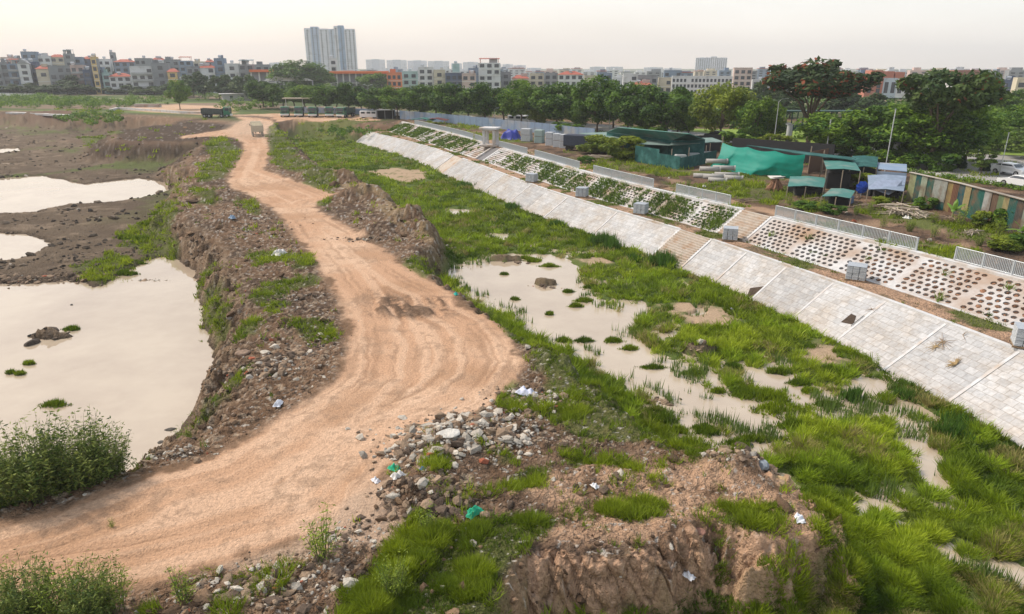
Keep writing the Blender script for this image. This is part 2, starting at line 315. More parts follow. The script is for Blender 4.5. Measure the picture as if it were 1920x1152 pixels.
# grass on the higher ground (plateau, shoulders, mounds)
GRS = [poly(l, z) for z, l in [(-1.5, [(385,275),(415,258),(452,290),(440,310),(420,335),(370,345),(365,330),(395,300)]),
    (-1.6, [(505,235),(525,240),(560,300),(600,320),(640,345),(620,362),(560,330),(510,312),(505,290)]),
    (-2, [(565,335),(620,335),(640,355),(600,362),(570,352)]), (-2, [(580,378),(615,376),(620,390),(585,392)]),
    (-2.6, [(470,490),(510,485),(590,490),(598,512),(560,520),(520,505),(480,515)]),
    (-2.6, [(500,545),(560,530),(605,538),(580,555),(545,565),(535,600),(505,620),(490,580)]),
    (-3.2, [(370,500),(410,498),(400,520),(375,525)]), (-3.4, [(385,540),(425,545),(410,590),(385,590)]), (-3.8, [(400,605),(445,610),(440,650),(405,655)]),
    (-2.8, [(455,630),(490,622),(480,650),(452,655)]), (-2.1, [(550,612),(625,618),(630,640),(575,650)]),
    (-3.6, [(320,835),(400,790),(470,725),(480,745),(430,790),(370,815),(300,860)]), (-2.4, [(220,890),(270,862),(290,880),(240,915)]),
    (-2.0, [(750,485),(800,478),(835,500),(800,520),(755,505)]), (-3, [(895,552),(935,555),(940,590),(905,575)]),
    (-2.3, [(945,620),(1000,618),(1060,640),(1020,655),(970,640)]), (-2.6, [(970,640),(1060,655),(1130,700),(1230,760),(1290,830),(1360,885),(1300,900),(1220,860),(1130,850),(1050,840),(1000,800),(905,780),(900,755),(950,745),(1010,760),(1010,700)]),
    (-2, [(905,850),(955,852),(965,880),(920,885)]), (-2, [(930,900),(1000,870),(1030,885),(1020,915),(980,935),(930,920)]), (-2, [(805,865),(840,870),(840,910),(810,905)]),
    (-2, [(1040,850),(1120,860),(1180,875),(1170,890),(1060,880)]), (-2, [(1120,940),(1190,930),(1260,950),(1200,975),(1130,970)]),
    (-2, [(1330,930),(1440,945),(1450,985),(1370,990)]), (-2, [(760,965),(830,985),(900,990),(1040,965),(1050,985),(1000,1010),(950,1040),(940,1090),(960,1170),(600,1180),(720,1060),(760,1040)]),
    (-3.4, [(1535,1000),(1580,990),(1640,1040),(1700,1152),(1570,1160),(1530,1080)]), (-2.2, [(360,360),(400,365),(410,395),(370,390)]), (-1.8, [(440,372),(470,380),(500,398),(480,405),(450,390)]),
    (-3.6, [(215,425),(300,395),(335,405),(330,480),(270,478),(240,450)]), (-4.3, [(140,500),(200,480),(265,485),(255,515),(200,535),(150,520)]),
    (-4.3, [(560,250),(720,232),(735,245),(655,262),(700,285),(560,280)]), (-4.1, [(105,213),(220,213),(235,235),(160,240),(110,228)]), (-4.2, [(140,255),(220,258),(235,280),(170,278)]),
    (0.0, [(1290,345),(1420,340),(1500,365),(1440,385),(1290,355)]), (0.0, [(1180,290),(1320,325),(1260,335),(1120,310),(1120,295)]), (0, [(1505,370),(1560,365),(1560,395),(1510,400)]),
    (0, [(1605,385),(1660,388),(1720,405),(1680,420),(1610,400)]), (0, [(1760,415),(1860,425),(1860,455),(1780,450)]), (0, [(1240,340),(1275,345),(1270,358),(1240,352)]), (0, [(830,240),(960,262),(900,262),(800,238)])]]
MOUND = [(290,294,-4.2,7.5,4.5,3.0),(335,290,-4.2,5,4,2.8),(600,335,-1.8,3,3,1.2),(655,350,-2.4,3,2.5,1.6),(690,380,-2.4,2.5,2.5,1.6),(770,425,-2.6,2.2,1.8,1.7),(720,440,-2.2,2.5,1.8,0.9),(800,455,-3,2,1.5,1.2),(640,380,-2.1,2.5,1.6,0.7),
    (850,840,-2.1,2.6,1.8,0.7),(800,930,-2.1,1.8,1.2,0.75),(1060,700,-3,2.2,1.5,0.6),(540,620,-2.2,2,1.6,0.5),(560,500,-2.2,1.6,1.2,0.4),(430,420,-2.2,1.8,2,0.7),(400,375,-2,2.5,2.5,0.8),(1370,900,-2.6,1.6,1,0.7),
    (1150,900,-2,2,0.8,0.35),(1290,1000,-2,1.2,0.8,0.3),(980,930,-2,1.2,0.8,0.3),(90,635,-4.7,1.6,0.7,0.75),(1020,535,-4.7,1.2,0.8,0.35),(1310,660,-4.6,1.2,0.8,0.5),(950,490,-4.7,2.4,0.5,0.35),
    (1640,400,0,2.5,1.2,0.6),(1560,385,0,2.5,1.5,0.5),(1760,450,0,3,1.0,0.7),(1870,470,0,2.5,1.2,0.6),(1150,300,0,3,1.5,0.7),(640,250,-3.5,5,4,1.0),(560,238,-2,4,4,1.0),(200,262,-4,10,5,1.0),(120,230,-3.5,14,8,1.2)]
# ---------------------------------------------------------------- the ground sheet (finer near the viewer)
pys = np.r_[np.linspace(1420, 960, 620), np.linspace(958.6, 140, 640)]; ang = TH+np.arctan((pys-576)/F)
yr = 16.0/np.tan(ang); yr = np.r_[np.linspace(-40, yr[0]-0.7, 14), yr, np.geomspace(yr[-1]*1.08, 12000, 26)]
tt = np.sinh(np.linspace(-1, 1, 1300)*1.15)/math.sinh(1.15)*1.7
Yg = np.repeat(yr[:, None], len(tt), 1); Xg = (np.maximum(Yg, 0)+6)*tt[None, :]*(1+np.clip(-Yg/20, 0, 2))
NR, NC = Xg.shape
wx = Xg+0.5*fbm(Xg*0.6, Yg*0.6, 3, 3); wy = Yg+0.5*fbm(Xg*0.6, Yg*0.6, 9, 3)      # wandering edges
dist = np.hypot(Xg, Yg); fine = np.clip(90/np.maximum(dist, 1), 0, 1)
sd_plat = sdist(wx, wy, PLAT, 12); sd_road = sdist(Xg+0.25*fbm(Xg, Yg, 5, 3), Yg, ROADP, 6)
sd_far = sdist(wx, wy, FARP, 30); sd_bank = sdist(Xg, Yg, BANK, 14); sd_emb = sdist(Xg, Yg, EMB, 10)
sd_pond = np.full(Xg.shape, -8.0, np.float32)
for q in POND: sd_pond = np.maximum(sd_pond, sdist(wx, wy, q, 8))
ww = fbm(Xg*1.3, Yg*1.3, 31, 4)
sd_pool = np.full(Xg.shape, -8.0, np.float32)
for q in POOL: sd_pool = np.maximum(sd_pool, sdist(wx, wy, q, 8))
wetn = (fbm(Xg*.42, Yg*.30, 131, 3)-.44)*3.0-.02*np.clip(Yg-45, 0, 60); wetn = np.where((Xg > np.interp(Yg, [15, 20, 26, 34, 45, 60], [9, 9.5, 9, 8, 5, 0])) & (sd_emb < -1.0) & (Yg < 75), wetn, -8); sd_pool = np.maximum(sd_pool, wetn)
sd_bare = np.full(Xg.shape, -8.0, np.float32)
for q in BARE: sd_bare = np.maximum(sd_bare, sdist(wx, wy, q, 8))
sd_g = np.full(Xg.shape, -8.0, np.float32)
for q in GRS: sd_g = np.maximum(sd_g, sdist(wx, wy, q, 8))
right = Xg > np.interp(Yg, [0, 20, 30, 40, 60, 100, 140, 200], [-1, -2, -5, -7, -13, -32, -46, -70])     # channel side of the haul road
n_big = fbm(Xg*0.12, Yg*0.12, 41, 4); n_mid = fbm(Xg*0.6, Yg*0.6, 42, 4); n_small = fbm(Xg*2.6, Yg*2.6, 43, 4)
rg = ridged(Xg*0.9, Yg*0.9, 44, 4)-0.55; rs_ = ridged(Xg*3.1, Yg*3.1, 45, 3)-0.55
base = np.where(right, -4.48+0.05*n_mid, -4.35+0.22*n_big+0.12*n_mid)
base = base+np.where(right, 0, (0.10*rs_+0.16*rg*ss(n_big, -0.3, 0.3))*ss(dist, 400, 100))
Z = base
# plateau with eroded flanks
wd = np.where(right, 2.1, 4.2); wd = np.where(Yg < 24, 1.7+1.1*ss(Xg, 5.5, 8.5), wd)
wd = np.where((Yg > 105) & ~right, 8.5, wd)
er = sd_plat+0.55*rg+0.35*n_mid
f = ss(1+er/wd)
zr = zR(Yg); Z = Z+(zr-Z)*f
flank = np.clip(4*f*(1-f), 0, 1)
gully = ridged(Xg*1.2+0.4*Yg, Yg*0.7, 51, 3)-0.5
Z = Z+flank*(0.95*rg+0.55*gully+0.32*rs_+0.35*n_mid)*(0.4+0.6*fine)
ff = ss(1+(sd_far+1.5*n_mid)/9.0); Z = Z+(np.maximum(ZF+0.12*n_big, Z)-Z)*ff
Z = Z+4*ff*(1-ff)*(0.7*rg+0.3*n_mid)
mound_m = np.zeros_like(Z)
for (px, py, z, rx, ry, h) in MOUND:
    c = P(px, py, z); q = ((wx-c[0])/rx)**2+((wy-c[1])/ry)**2; g = np.exp(-q*1.1); Z = np.where(z < -4.15, np.maximum(Z, -4.4+h*g*(0.9+0.45*rg+0.25*n_mid)+.25*g*rs_), Z+h*g*(0.85+0.5*rg+0.25*n_mid)); mound_m = np.maximum(mound_m, g)
# rough, stony ground on the plateau outside the haul road
offroad = ss(-sd_road, -0.1, 0.9)*ss(sd_plat, -1.5, 0.2)*ss(-sd_far, -5, 3)
Z = Z+offroad*(0.16*rg+0.10*rs_+0.10*n_mid+0.05*n_small)
onroad = ss(sd_road, -0.1, 0.5)
# wheel ruts follow the edge of the road
rut = vn(sd_road*2.3+0.35*n_mid, Yg*0.05, 61)-0.5; rut2 = vn(sd_road*6.0+0.5*n_mid, Yg*0.12, 62)-0.5
RUTP = poly([(690,545),(740,555),(850,560),(860,585),(780,600),(700,590)]); sd_r = sdist(wx, wy, RUTP, 6); deep = ss(sd_r, -0.8, 0.8)
Z = Z+onroad*ss(sd_road, 0, 0.8)*(0.05*rut+0.03*rut2+0.02*n_small)*fine+deep*0.42*(vn(Xg*2.4+0.9*Yg, Yg*0.5, 63)-0.5)
RUTL = poly([(640,560),(650,600),(655,660),(640,712),(575,765),(560,750),(620,700),(630,650),(620,600),(615,560)]); sd_l = sdist(wx, wy, RUTL, 6)
Z = Z+ss(sd_l, -0.5, 0.5)*0.12*(vn(sd_road*3.5, Yg*0.1, 64)-0.2)
cl_m = ((offroad > .05) | (flank > .05)) & (dist < 130); wd1 = np.zeros_like(Z); wid = np.zeros_like(Z)
f1, _, _, fid = worley(Xg[cl_m]*1.9+.5*n_small[cl_m], Yg[cl_m]*1.9, 120); f2, _, _, fid2 = worley(Xg[cl_m]*4.6, Yg[cl_m]*4.6, 125)
wd1[cl_m] = (.30*fid**2)*ss(.62-f1, 0, .35)+.10*ss(.6-f2, 0, .4)*fid2; wid[cl_m] = fid2
Z = Z+wd1*np.where((Yg < 25) & (Xg > -1.5), .45, 1)*np.clip(offroad*.55+flank*1.0*(Z > -4.7), 0, 1.1)
# the near cut bank: cracked terraces
cutm = (Yg < 24)*flank*(Xg > -1); ter = np.abs(((Z*2.2+0.5*n_mid) % 1)-0.5)
Z = Z+cutm*(0.34*(ridged(Xg*1.7+0.5*n_mid, Yg*0.5, 71, 4)-0.5)+0.16*(ridged(Xg*5.5+n_mid, Yg*2.2, 73, 3)-0.5)+0.17*ter+0.10*(ridged(Xg*3, Yg*6, 75, 3)-.5))
Z = Z+offroad*(Yg < 26)*(Xg > -1)*0.07*(ridged(Xg*2.5, Yg*4, 76, 3)-.6)
Z = Z+(-5.0-Z)*ss(sd_pond+0.4*ww+.25*rs_, -0.3, 1.1)*(Yg < 250)
Z = Z+(-4.95-Z)*ss(sd_pool+0.3*ww, -0.1, 0.4)*right*(1-ss(mound_m, 0.3, 0.6))
wet = ss(sd_pool+0.8*ww, -1.6, 0.2)*right; ch0 = ss(-sd_plat+0.5*n_mid, 1.6, 3.0)*(sd_bank < 0)
wz = wet*ss(-sd_bare, 0, .8)*(Z < -4.2)*ch0; Z = Z+(-4.66-Z)*np.clip(wz*1.3, 0, 1)
fb = ss(sd_bank, -0.35, 0.0); Z = np.where(sd_bank > -0.35, Z+(0.0-Z)*fb, Z)
bank_in = ss(sd_bank, 0.8, 2.5)*(Yg < 175)
bmess = ss(fbm(Xg*.28, Yg*.28, 98, 3), -.15, .2)
Z = Z+bank_in*bmess*ss(-sd_bank, -13, -4)*(.28*rg+.14*rs_)*fine
Z = Z+bank_in*(0.10*n_big+0.12*n_mid*ss(-sd_bank, -14, -4)+0.10*rg*ss(-np.abs(Xg-np.interp(Yg, [20, 60, 100, 180], [42, 32, 10, -30])), -14, -6)*fine)
islands = []
Z = np.where((sd_emb > 0.25) & (Yg < 178), -5.6, Z)
farz = ss(Yg, 210, 420); Z = Z*(1-farz)+(-0.4+0.3*n_big)*farz
for (px, py, z, rx, ry, h) in [m for m in MOUND if m[2] < -4.65]:
    c = P(px, py, z); q = ((wx-c[0])/rx)**2+((wy-c[1])/ry)**2; Z = np.maximum(Z, -4.95+(h+0.3)*np.exp(-q)*(0.8+0.6*rs_+0.4*rg)*1.0)
# ---- what the ground is made of
def lerp(a, b, t): return a+(b-a)*t[..., None]
def C(*c): return np.array(c, np.float32)
col = np.broadcast_to(C(.165, .100, .060), Xg.shape+(3,)).copy()
col = lerp(col, C(.085, .058, .040), ss(n_mid+n_big, -0.3, 0.5))
col = lerp(col, C(.27, .185, .12), ss(n_small+0.5*n_mid, 0.15, 0.6)*0.7)
# left mud flat
mud = (~right)*ss(-sd_plat, 0.5, 5)*(1-ff)
col = lerp(col, C(.160, .120, .082), mud*0.8); col = lerp(col, C(.27, .20, .14), mud*ss(n_mid-0.6*n_big, 0.05, 0.5)*0.7)
col = lerp(col, C(.10, .14, .03), mud*ss(fbm(Xg*0.07, Yg*0.07, 81, 4)+.3*n_mid, 0.10, 0.40)*ss(Yg, 70, 110)*0.8)
# plateau
tan_ = C(.47, .325, .225)
pt = ss(sd_plat, -0.3, 0.8)*ss(-sd_far, -20, 0)
col = lerp(col, C(.29, .185, .12), pt*ss(n_mid+0.4*n_small, -0.5, 0.4)*0.8)
col = lerp(col, C(.075, .048, .034), offroad*ss(n_big*0.6+n_mid, 0.05, 0.5)*0.75)
SAND = poly([(1000,890),(1180,880),(1300,870),(1420,905),(1560,985),(1430,985),(1310,985),(1200,1008),(1100,1018),(1000,1010),(1060,960),(960,930)]); sd_s = sdist(wx, wy, SAND, 6)
col = lerp(col, C(.47, .30, .195), ss(sd_s, -0.4, 0.5)*ss(n_mid+0.5*n_small, -0.7, -.1)*0.95)
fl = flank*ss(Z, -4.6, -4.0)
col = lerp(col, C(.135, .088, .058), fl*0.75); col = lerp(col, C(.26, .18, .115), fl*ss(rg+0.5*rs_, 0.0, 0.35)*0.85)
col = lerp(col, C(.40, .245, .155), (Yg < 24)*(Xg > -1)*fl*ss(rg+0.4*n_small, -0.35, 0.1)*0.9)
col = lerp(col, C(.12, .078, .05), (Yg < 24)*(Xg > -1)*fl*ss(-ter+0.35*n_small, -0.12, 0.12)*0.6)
YEL = poly([(590,330),(640,335),(700,360),(760,395),(820,425),(815,465),(760,450),(700,400),(640,365)], -2.2); sd_y = sdist(wx, wy, YEL, 6)
col = lerp(col, C(.33, .235, .125), ss(sd_y, -0.5, 1)*ss(n_mid, -0.3, 0.3)*0.8)
mm_ = mound_m*ss(Xg*0-1+dist, 100, 140)*(~right); col = lerp(col, C(.135, .085, .062), mm_*0.8)
# haul road
rc = lerp(np.broadcast_to(C(.455, .278, .175), Xg.shape+(3,)), C(.54, .365, .25), ss(n_big+0.5*n_mid, -0.2, 0.5))
rc = lerp(rc, C(.36, .212, .125), ss(fbm(Xg*0.25, Yg*0.25, 91, 4), 0.0, 0.45)*0.7)
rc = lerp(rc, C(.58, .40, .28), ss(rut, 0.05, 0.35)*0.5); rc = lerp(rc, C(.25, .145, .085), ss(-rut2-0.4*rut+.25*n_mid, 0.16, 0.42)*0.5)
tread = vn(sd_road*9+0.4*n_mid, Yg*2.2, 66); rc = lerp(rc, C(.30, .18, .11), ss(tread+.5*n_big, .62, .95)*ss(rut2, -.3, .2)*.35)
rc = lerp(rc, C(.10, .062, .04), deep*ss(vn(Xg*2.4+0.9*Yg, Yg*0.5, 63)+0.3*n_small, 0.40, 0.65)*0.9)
rc = lerp(rc, C(.30, .205, .14), ss(sd_l, -0.4, 0.4)*ss(rut2, -0.2, 0.3)*0.7)
rc = lerp(rc, C(.27, .175, .115), ss(n_small+0.6*n_mid, 0.22, 0.6)*0.5)
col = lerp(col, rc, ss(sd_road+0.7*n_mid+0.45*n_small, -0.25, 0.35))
# channel bed
fgm = 1-.75*((Yg < 25) & (Xg > -1.5)); col = lerp(col, C(.40, .31, .225), ss(wid, .80, .9)*(offroad+flank)*.7*fgm); col = lerp(col, C(.06, .042, .03), ss(-wid, -.22, -.05)*(offroad+flank)*.8*fgm)
ch = right*ss(-sd_plat+0.5*n_mid, 0.4, 2.6)*(sd_bank < 0)*(1-ss(sd_far, -9, -3))
col = lerp(col, C(.075, .115, .022), ch*0.85); col = lerp(col, C(.36, .26, .175), ch*ss(sd_bare+1.0*n_mid+.5*ww, -0.5, 0.4)*ss(n_small+n_mid, -.9, -.1))
col = lerp(col, C(.155, .11, .075), ss(mound_m, .25, .5)*right*(sd_bank < 0)*(Z < -3.9)*.9)
gm = ss(sd_g+0.8*n_mid+0.25*n_small, -0.35, 0.45)*(1-ss(sd_road, -0.1, 0.2)); col = lerp(col, C(.10, .125, .03), gm*0.75)
# right bank top
bk = ss(sd_bank, -0.4, 0.2)*(Yg < 185); bc = lerp(np.broadcast_to(C(.15, .095, .062), Xg.shape+(3,)), C(.30, .20, .13), ss(fbm(Xg*0.35, Yg*0.35, 95, 4), 0.0, 0.5))
bc = lerp(bc, C(.055, .038, .028), ss(fbm(Xg*0.5, Yg*0.5, 96, 4), -0.05, 0.3)*0.85); bc = lerp(bc, C(.12, .15, .035), ss(fbm(Xg*0.22, Yg*0.22, 97, 4), 0.05, 0.35)*0.85)
col = lerp(col, bc, bk*(1-gm*0.75))
path = ss(-np.abs(sd_bank-2.2-0.8*n_big), -1.4, -0.5)*(Yg < 150)*(Yg > 58); col = lerp(col, C(.40, .26, .17), path*ss(n_mid, -.5, 0)*0.85)
# far fields
fd = ss(sd_far, 2, 16)*(1-ss(sd_bank, -3, 0)*(Yg < 185)); nf = fbm(Xg*0.018, Yg*0.05, 101, 4)
fcol = lerp(np.broadcast_to(C(.062, .088, .028), Xg.shape+(3,)), C(.13, .17, .05), ss(fbm(Xg*0.03, Yg*0.09, 103, 4), -0.1, 0.4)); fcol = lerp(fcol, C(.24, .165, .125), ss(nf, 0.12, 0.4)*0.8)
col = lerp(col, fcol, fd*(1-ss(sd_road, -1, 1.5)))
DIRT = poly([(235,206),(255,200),(330,197),(440,200),(440,213),(400,217),(330,213),(270,210)], ZF); sdd = sdist(Xg, Yg, DIRT, 10); col = lerp(col, C(.50, .33, .22), ss(sdd, -2, 2)*0.9)
sp = fbm(Xg*7, Yg*7, 111, 2); stone = ss(sp, 0.45, 0.62)*(offroad+0.5*flank)*fine; col = lerp(col, C(.52, .48, .43), np.clip(stone, 0, 1)*0.8)
SH2 = poly([(690,905),(765,905),(735,950),(765,1010),(700,1055),(600,1050),(470,1085),(420,1062),(560,1012)]); sd2 = sdist(wx, wy, SH2, 6); m_sh = ss(sd2, -.3, .5); col = lerp(col, C(.40, .285, .205), m_sh*ss(n_mid+.5*n_small, -.7, 0)*.85); offroad = offroad*(1-.85*m_sh)
fc = (cutm > .12) & (Z > -4.6) & (Xg > .5) & (Xg < 7.6); worley(Xg[fc]*1.7+1.2*n_mid[fc]+.5*Z[fc], Z[fc]*.75+.9*n_mid[fc]+.3*n_small[fc]+Xg[fc]*.25, 140); g1_ = worley.gap.copy(); worley(Xg[fc]*5.0+.9*n_mid[fc]+Z[fc]*.8, Z[fc]*3.2+.6*n_small[fc], 145); g2_ = worley.gap
ydisp = np.zeros_like(Z); ydisp[fc] = (.17*ss(g1_, 0, .5)+.035*ss(g2_, 0, .3)-.16+.10*(vn(Z[fc]*2.6+.35*Xg[fc], Xg[fc]*.15, 148)-.5))*ss(cutm[fc], .12, .4)*ss(-Xg[fc], -7.7, -6.7)
cr_ = np.zeros_like(Z); cr_[fc] = np.maximum(ss(-g1_, -.09, -.02), .6*ss(-g2_, -.06, -.01))*ss(cutm[fc], .12, .4); col = lerp(col, C(.47, .295, .195), (cutm > .2)*(Xg > .5)*.7*ss(n_mid+.4*n_small, -.5, .2)); col = lerp(col, C(.11, .07, .045), cr_*.75)
# damp margins of the water
dmp = ss(-Z, 4.2, 4.55)*(Z > -4.8)*(~right); col = lerp(col, C(.065, .048, .036), dmp*.75)
keep = np.ones(Xg.shape, bool)
V = np.c_[Xg.ravel(), (Yg-ydisp).ravel(), Z.ravel()]
ii = np.arange(NR*NC).reshape(NR, NC)
FQ = np.c_[ii[:-1, :-1].ravel(), ii[:-1, 1:].ravel(), ii[1:, 1:].ravel(), ii[1:, :-1].ravel()]
m_ground = mat('ground_soil', attr=True, rough=0.95, noise=0.33, nscale=9.0, bump=0.7, bscale=14.0, spec=0.15, clod=.22)
alpha = (1-.6*(cutm > .1))*np.clip(.10+.9*np.maximum(np.maximum(offroad, flank), .8*mud)+.5*bank_in+.35*deep-.8*ch*(1-flank), .06, 1)*np.clip(140/dist, .25, 1)
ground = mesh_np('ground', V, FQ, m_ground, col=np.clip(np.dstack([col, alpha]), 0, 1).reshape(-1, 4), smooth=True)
tag(ground, kind='structure')
def gz(x, y):
    """height of the ground at a point"""
    r = np.interp(y, yr, np.arange(NR)); i = int(min(max(r, 0), NR-2)); f = r-i
    def row(k): return np.interp(x, Xg[k], Z[k])
    return float(row(i)*(1-f)+row(i+1)*f)
# water
m_water = mat('muddy_water', (.30, .265, .225), rough=0.03, spec=0.9, bump=0.0)
t = m_water.node_tree; b = t.nodes['Principled BSDF']; b.inputs['IOR'].default_value = 1.85; b.inputs['Specular IOR Level'].default_value = .5
n0 = nd(t, 'ShaderNodeTexNoise'); n0.inputs['Scale'].default_value = .16; n0.inputs['Detail'].default_value = 7; n0.inputs['Roughness'].default_value = .65; gg_ = nd(t, 'ShaderNodeNewGeometry'); t.links.new(gg_.outputs['Position'], n0.inputs['Vector']); c0 = nd(t, 'ShaderNodeValToRGB'); c0.color_ramp.elements[0].position = .3; c0.color_ramp.elements[0].color = (.36, .28, .205, 1); c0.color_ramp.elements[1].position = .65; c0.color_ramp.elements[1].color = (.46, .375, .28, 1); t.links.new(n0.outputs[0], c0.inputs[0]); t.links.new(c0.outputs[0], b.inputs['Base Color'])
n1 = nd(t, 'ShaderNodeTexNoise'); n1.inputs['Scale'].default_value = 1.5; n1.inputs['Detail'].default_value = 3; g_ = nd(t, 'ShaderNodeNewGeometry'); t.links.new(g_.outputs['Position'], n1.inputs['Vector'])
bp = nd(t, 'ShaderNodeBump'); bp.inputs['Strength'].default_value = 0.03; bp.inputs['Distance'].default_value = 0.05; t.links.new(n1.outputs[0], bp.inputs['Height']); t.links.new(bp.outputs[0], b.inputs['Normal'])
wv = np.array([(-400, -60, -4.6), (60, -60, -4.6), (60, 190, -4.6), (-400, 190, -4.6)]); water = mesh_np('water', wv, [(0, 1, 2, 3)], m_water); tag(water, kind='structure')
# ---------------------------------------------------------------- the paved embankment
m_pave = mat('pale_concrete_pavers', (.60, .575, .55), rough=0.85, spec=0.2)
t = m_pave.node_tree; b = t.nodes['Principled BSDF']
uvn = nd(t, 'ShaderNodeUVMap'); br = nd(t, 'ShaderNodeTexBrick'); t.links.new(uvn.outputs[0], br.inputs['Vector'])
br.inputs['Color1'].default_value = (.50, .495, .495, 1); br.inputs['Color2'].default_value = (.40, .40, .405, 1); br.inputs['Mortar'].default_value = (.30, .275, .25, 1)
br.inputs['Scale'].default_value = 1; br.inputs['Mortar Size'].default_value = 0.014; br.inputs['Mortar Smooth'].default_value = 0.2; br.inputs['Brick Width'].default_value = 0.62; br.inputs['Row Height'].default_value = 0.5
g_ = nd(t, 'ShaderNodeNewGeometry'); n1 = nd(t, 'ShaderNodeTexNoise'); n1.inputs['Scale'].default_value = 0.35; n1.inputs['Detail'].default_value = 6; n1.inputs['Roughness'].default_value = .7; t.links.new(g_.outputs['Position'], n1.inputs['Vector'])
r1 = nd(t, 'ShaderNodeMapRange'); r1.inputs[1].default_value = .45; r1.inputs[2].default_value = .72; t.links.new(n1.outputs[0], r1.inputs[0])
x1 = nd(t, 'ShaderNodeMix', data_type='RGBA', blend_type='MULTIPLY'); t.links.new(r1.outputs[0], x1.inputs[0]); t.links.new(br.outputs[0], x1.inputs[6]); x1.inputs[7].default_value = (.84, .74, .63, 1)
n2 = nd(t, 'ShaderNodeTexNoise'); n2.inputs['Scale'].default_value = 5; n2.inputs['Detail'].default_value = 6; t.links.new(g_.outputs['Position'], n2.inputs['Vector'])
r2 = nd(t, 'ShaderNodeMapRange'); r2.inputs[1].default_value = .3; r2.inputs[2].default_value = .7; r2.inputs[3].default_value = .82; r2.inputs[4].default_value = 1.1; t.links.new(n2.outputs[0], r2.inputs[0])
v1 = nd(t, 'ShaderNodeVectorMath', operation='SCALE'); oi = nd(t, 'ShaderNodeObjectInfo'); r3 = nd(t, 'ShaderNodeMapRange'); r3.inputs[3].default_value = .86; r3.inputs[4].default_value = 1.08; t.links.new(oi.outputs['Random'], r3.inputs[0])
sv_ = nd(t, 'ShaderNodeSeparateXYZ'); t.links.new(g_.outputs['Position'], sv_.inputs[0]); r4 = nd(t, 'ShaderNodeMapRange'); r4.inputs[1].default_value = -4.5; r4.inputs[2].default_value = -3.7; r4.inputs[3].default_value = .55; r4.inputs[4].default_value = 0; t.links.new(sv_.outputs[2], r4.inputs[0])
m4 = nd(t, 'ShaderNodeMath', operation='MULTIPLY'); t.links.new(r4.outputs[0], m4.inputs[0]); t.links.new(n1.outputs[0], m4.inputs[1]); x4 = nd(t, 'ShaderNodeMix', data_type='RGBA'); t.links.new(m4.outputs[0], x4.inputs[0]); t.links.new(x1.outputs[2], x4.inputs[6]); x4.inputs[7].default_value = (.38, .27, .17, 1)
v3 = nd(t, 'ShaderNodeVectorMath', operation='SCALE'); t.links.new(x4.outputs[2], v3.inputs[0]); t.links.new(r3.outputs[0], v3.inputs['Scale']); t.links.new(v3.outputs[0], v1.inputs[0]); t.links.new(r2.outputs[0], v1.inputs['Scale']); t.links.new(v1.outputs[0], b.inputs['Base Color'])
bp = nd(t, 'ShaderNodeBump'); bp.inputs['Strength'].default_value = .4; bp.inputs['Distance'].default_value = .02; bp.invert = True; t.links.new(br.outputs['Fac'], bp.inputs['Height']); t.links.new(bp.outputs[0], b.inputs['Normal'])
m_conc = mat('pale_concrete', (.53, .53, .535), rough=.85, noise=.12, nscale=2.0, bump=.2, dirt=((.42, .33, .25), .6, .5))
m_conc2 = mat('block_concrete', (.48, .475, .475), rough=.9, noise=.2, nscale=3.0, dirt=((.31, .215, .15), .38, .85))
m_soil = mat('dark_soil', (.060, .042, .030), rough=.95, noise=.4, nscale=3.0, bump=.6)
m_step = mat('dusty_steps', (.43, .375, .32), rough=.9, noise=.2, nscale=3, dirt=((.36, .245, .165), 1.0, .5))
emb = empty('paved_embankment', E(30, 3), label='long pale concrete paved embankment with honeycomb upper slope and two flights of steps', cat='embankment')
o0 = Vector(emb.location)
def part(mb, name, m, parent=emb, **k):
    mb.v = [tuple(Vector(v)-o0) for v in mb.v]; return mb.build(name, m, parent, **k)
def nrm(s, v):
    a = E(s+.5, v)-E(s-.5, v); c = E(s, min(v+.1, 3))-E(s, max(v-.1, 0)); n = a.cross(c).normalized()
    return n if n.z > 0 else -n
sLa, sLb = S_at(P(1330, 449, ZB)), S_at(P(1245, 432, ZB))       # lower steps
sUa, sUb = S_at(P(1442, 408)), S_at(P(1398, 394))               # upper steps
sGa, sGb = S_at(P(872, 297, ZB)), S_at(P(856, 291, ZB))         # earth gap in the lower slope
sCa, sCb = S_at(P(938, 279)), S_at(P(921, 274))                 # drain channel in the upper slope
SEND = S_FAR
def cuts(a, b, holes, step=5.0):
    out = []; cur = a
    for h0, h1 in sorted(holes)+[(b, b)]:
        n = max(1, int(round((h0-cur)/step))); 
        if h0-cur > .3: out += [(cur+(h0-cur)*i/n, cur+(h0-cur)*(i+1)/n) for i in range(n)]
        cur = h1
    return out
def strip_grid(s0, s1, v0, v1, ns, nv, h=0.0, jit=0.0):
    vs = []; uv = []; wlen = (E((s0+s1)/2, v1)-E((s0+s1)/2, v0)).length
    for i in range(ns+1):
        for j in range(nv+1):
            s = s0+(s1-s0)*i/ns; v = v0+(v1-v0)*j/nv; p = E(s, v)+nrm(s, v)*(h+jit*random.uniform(-1, 1)); vs.append(p); uv.append((s, wlen*j/nv))
    fs = [(i*(nv+1)+j, (i+1)*(nv+1)+j, (i+1)*(nv+1)+j+1, i*(nv+1)+j+1) for i in range(ns) for j in range(nv)]
    return vs, fs, uv
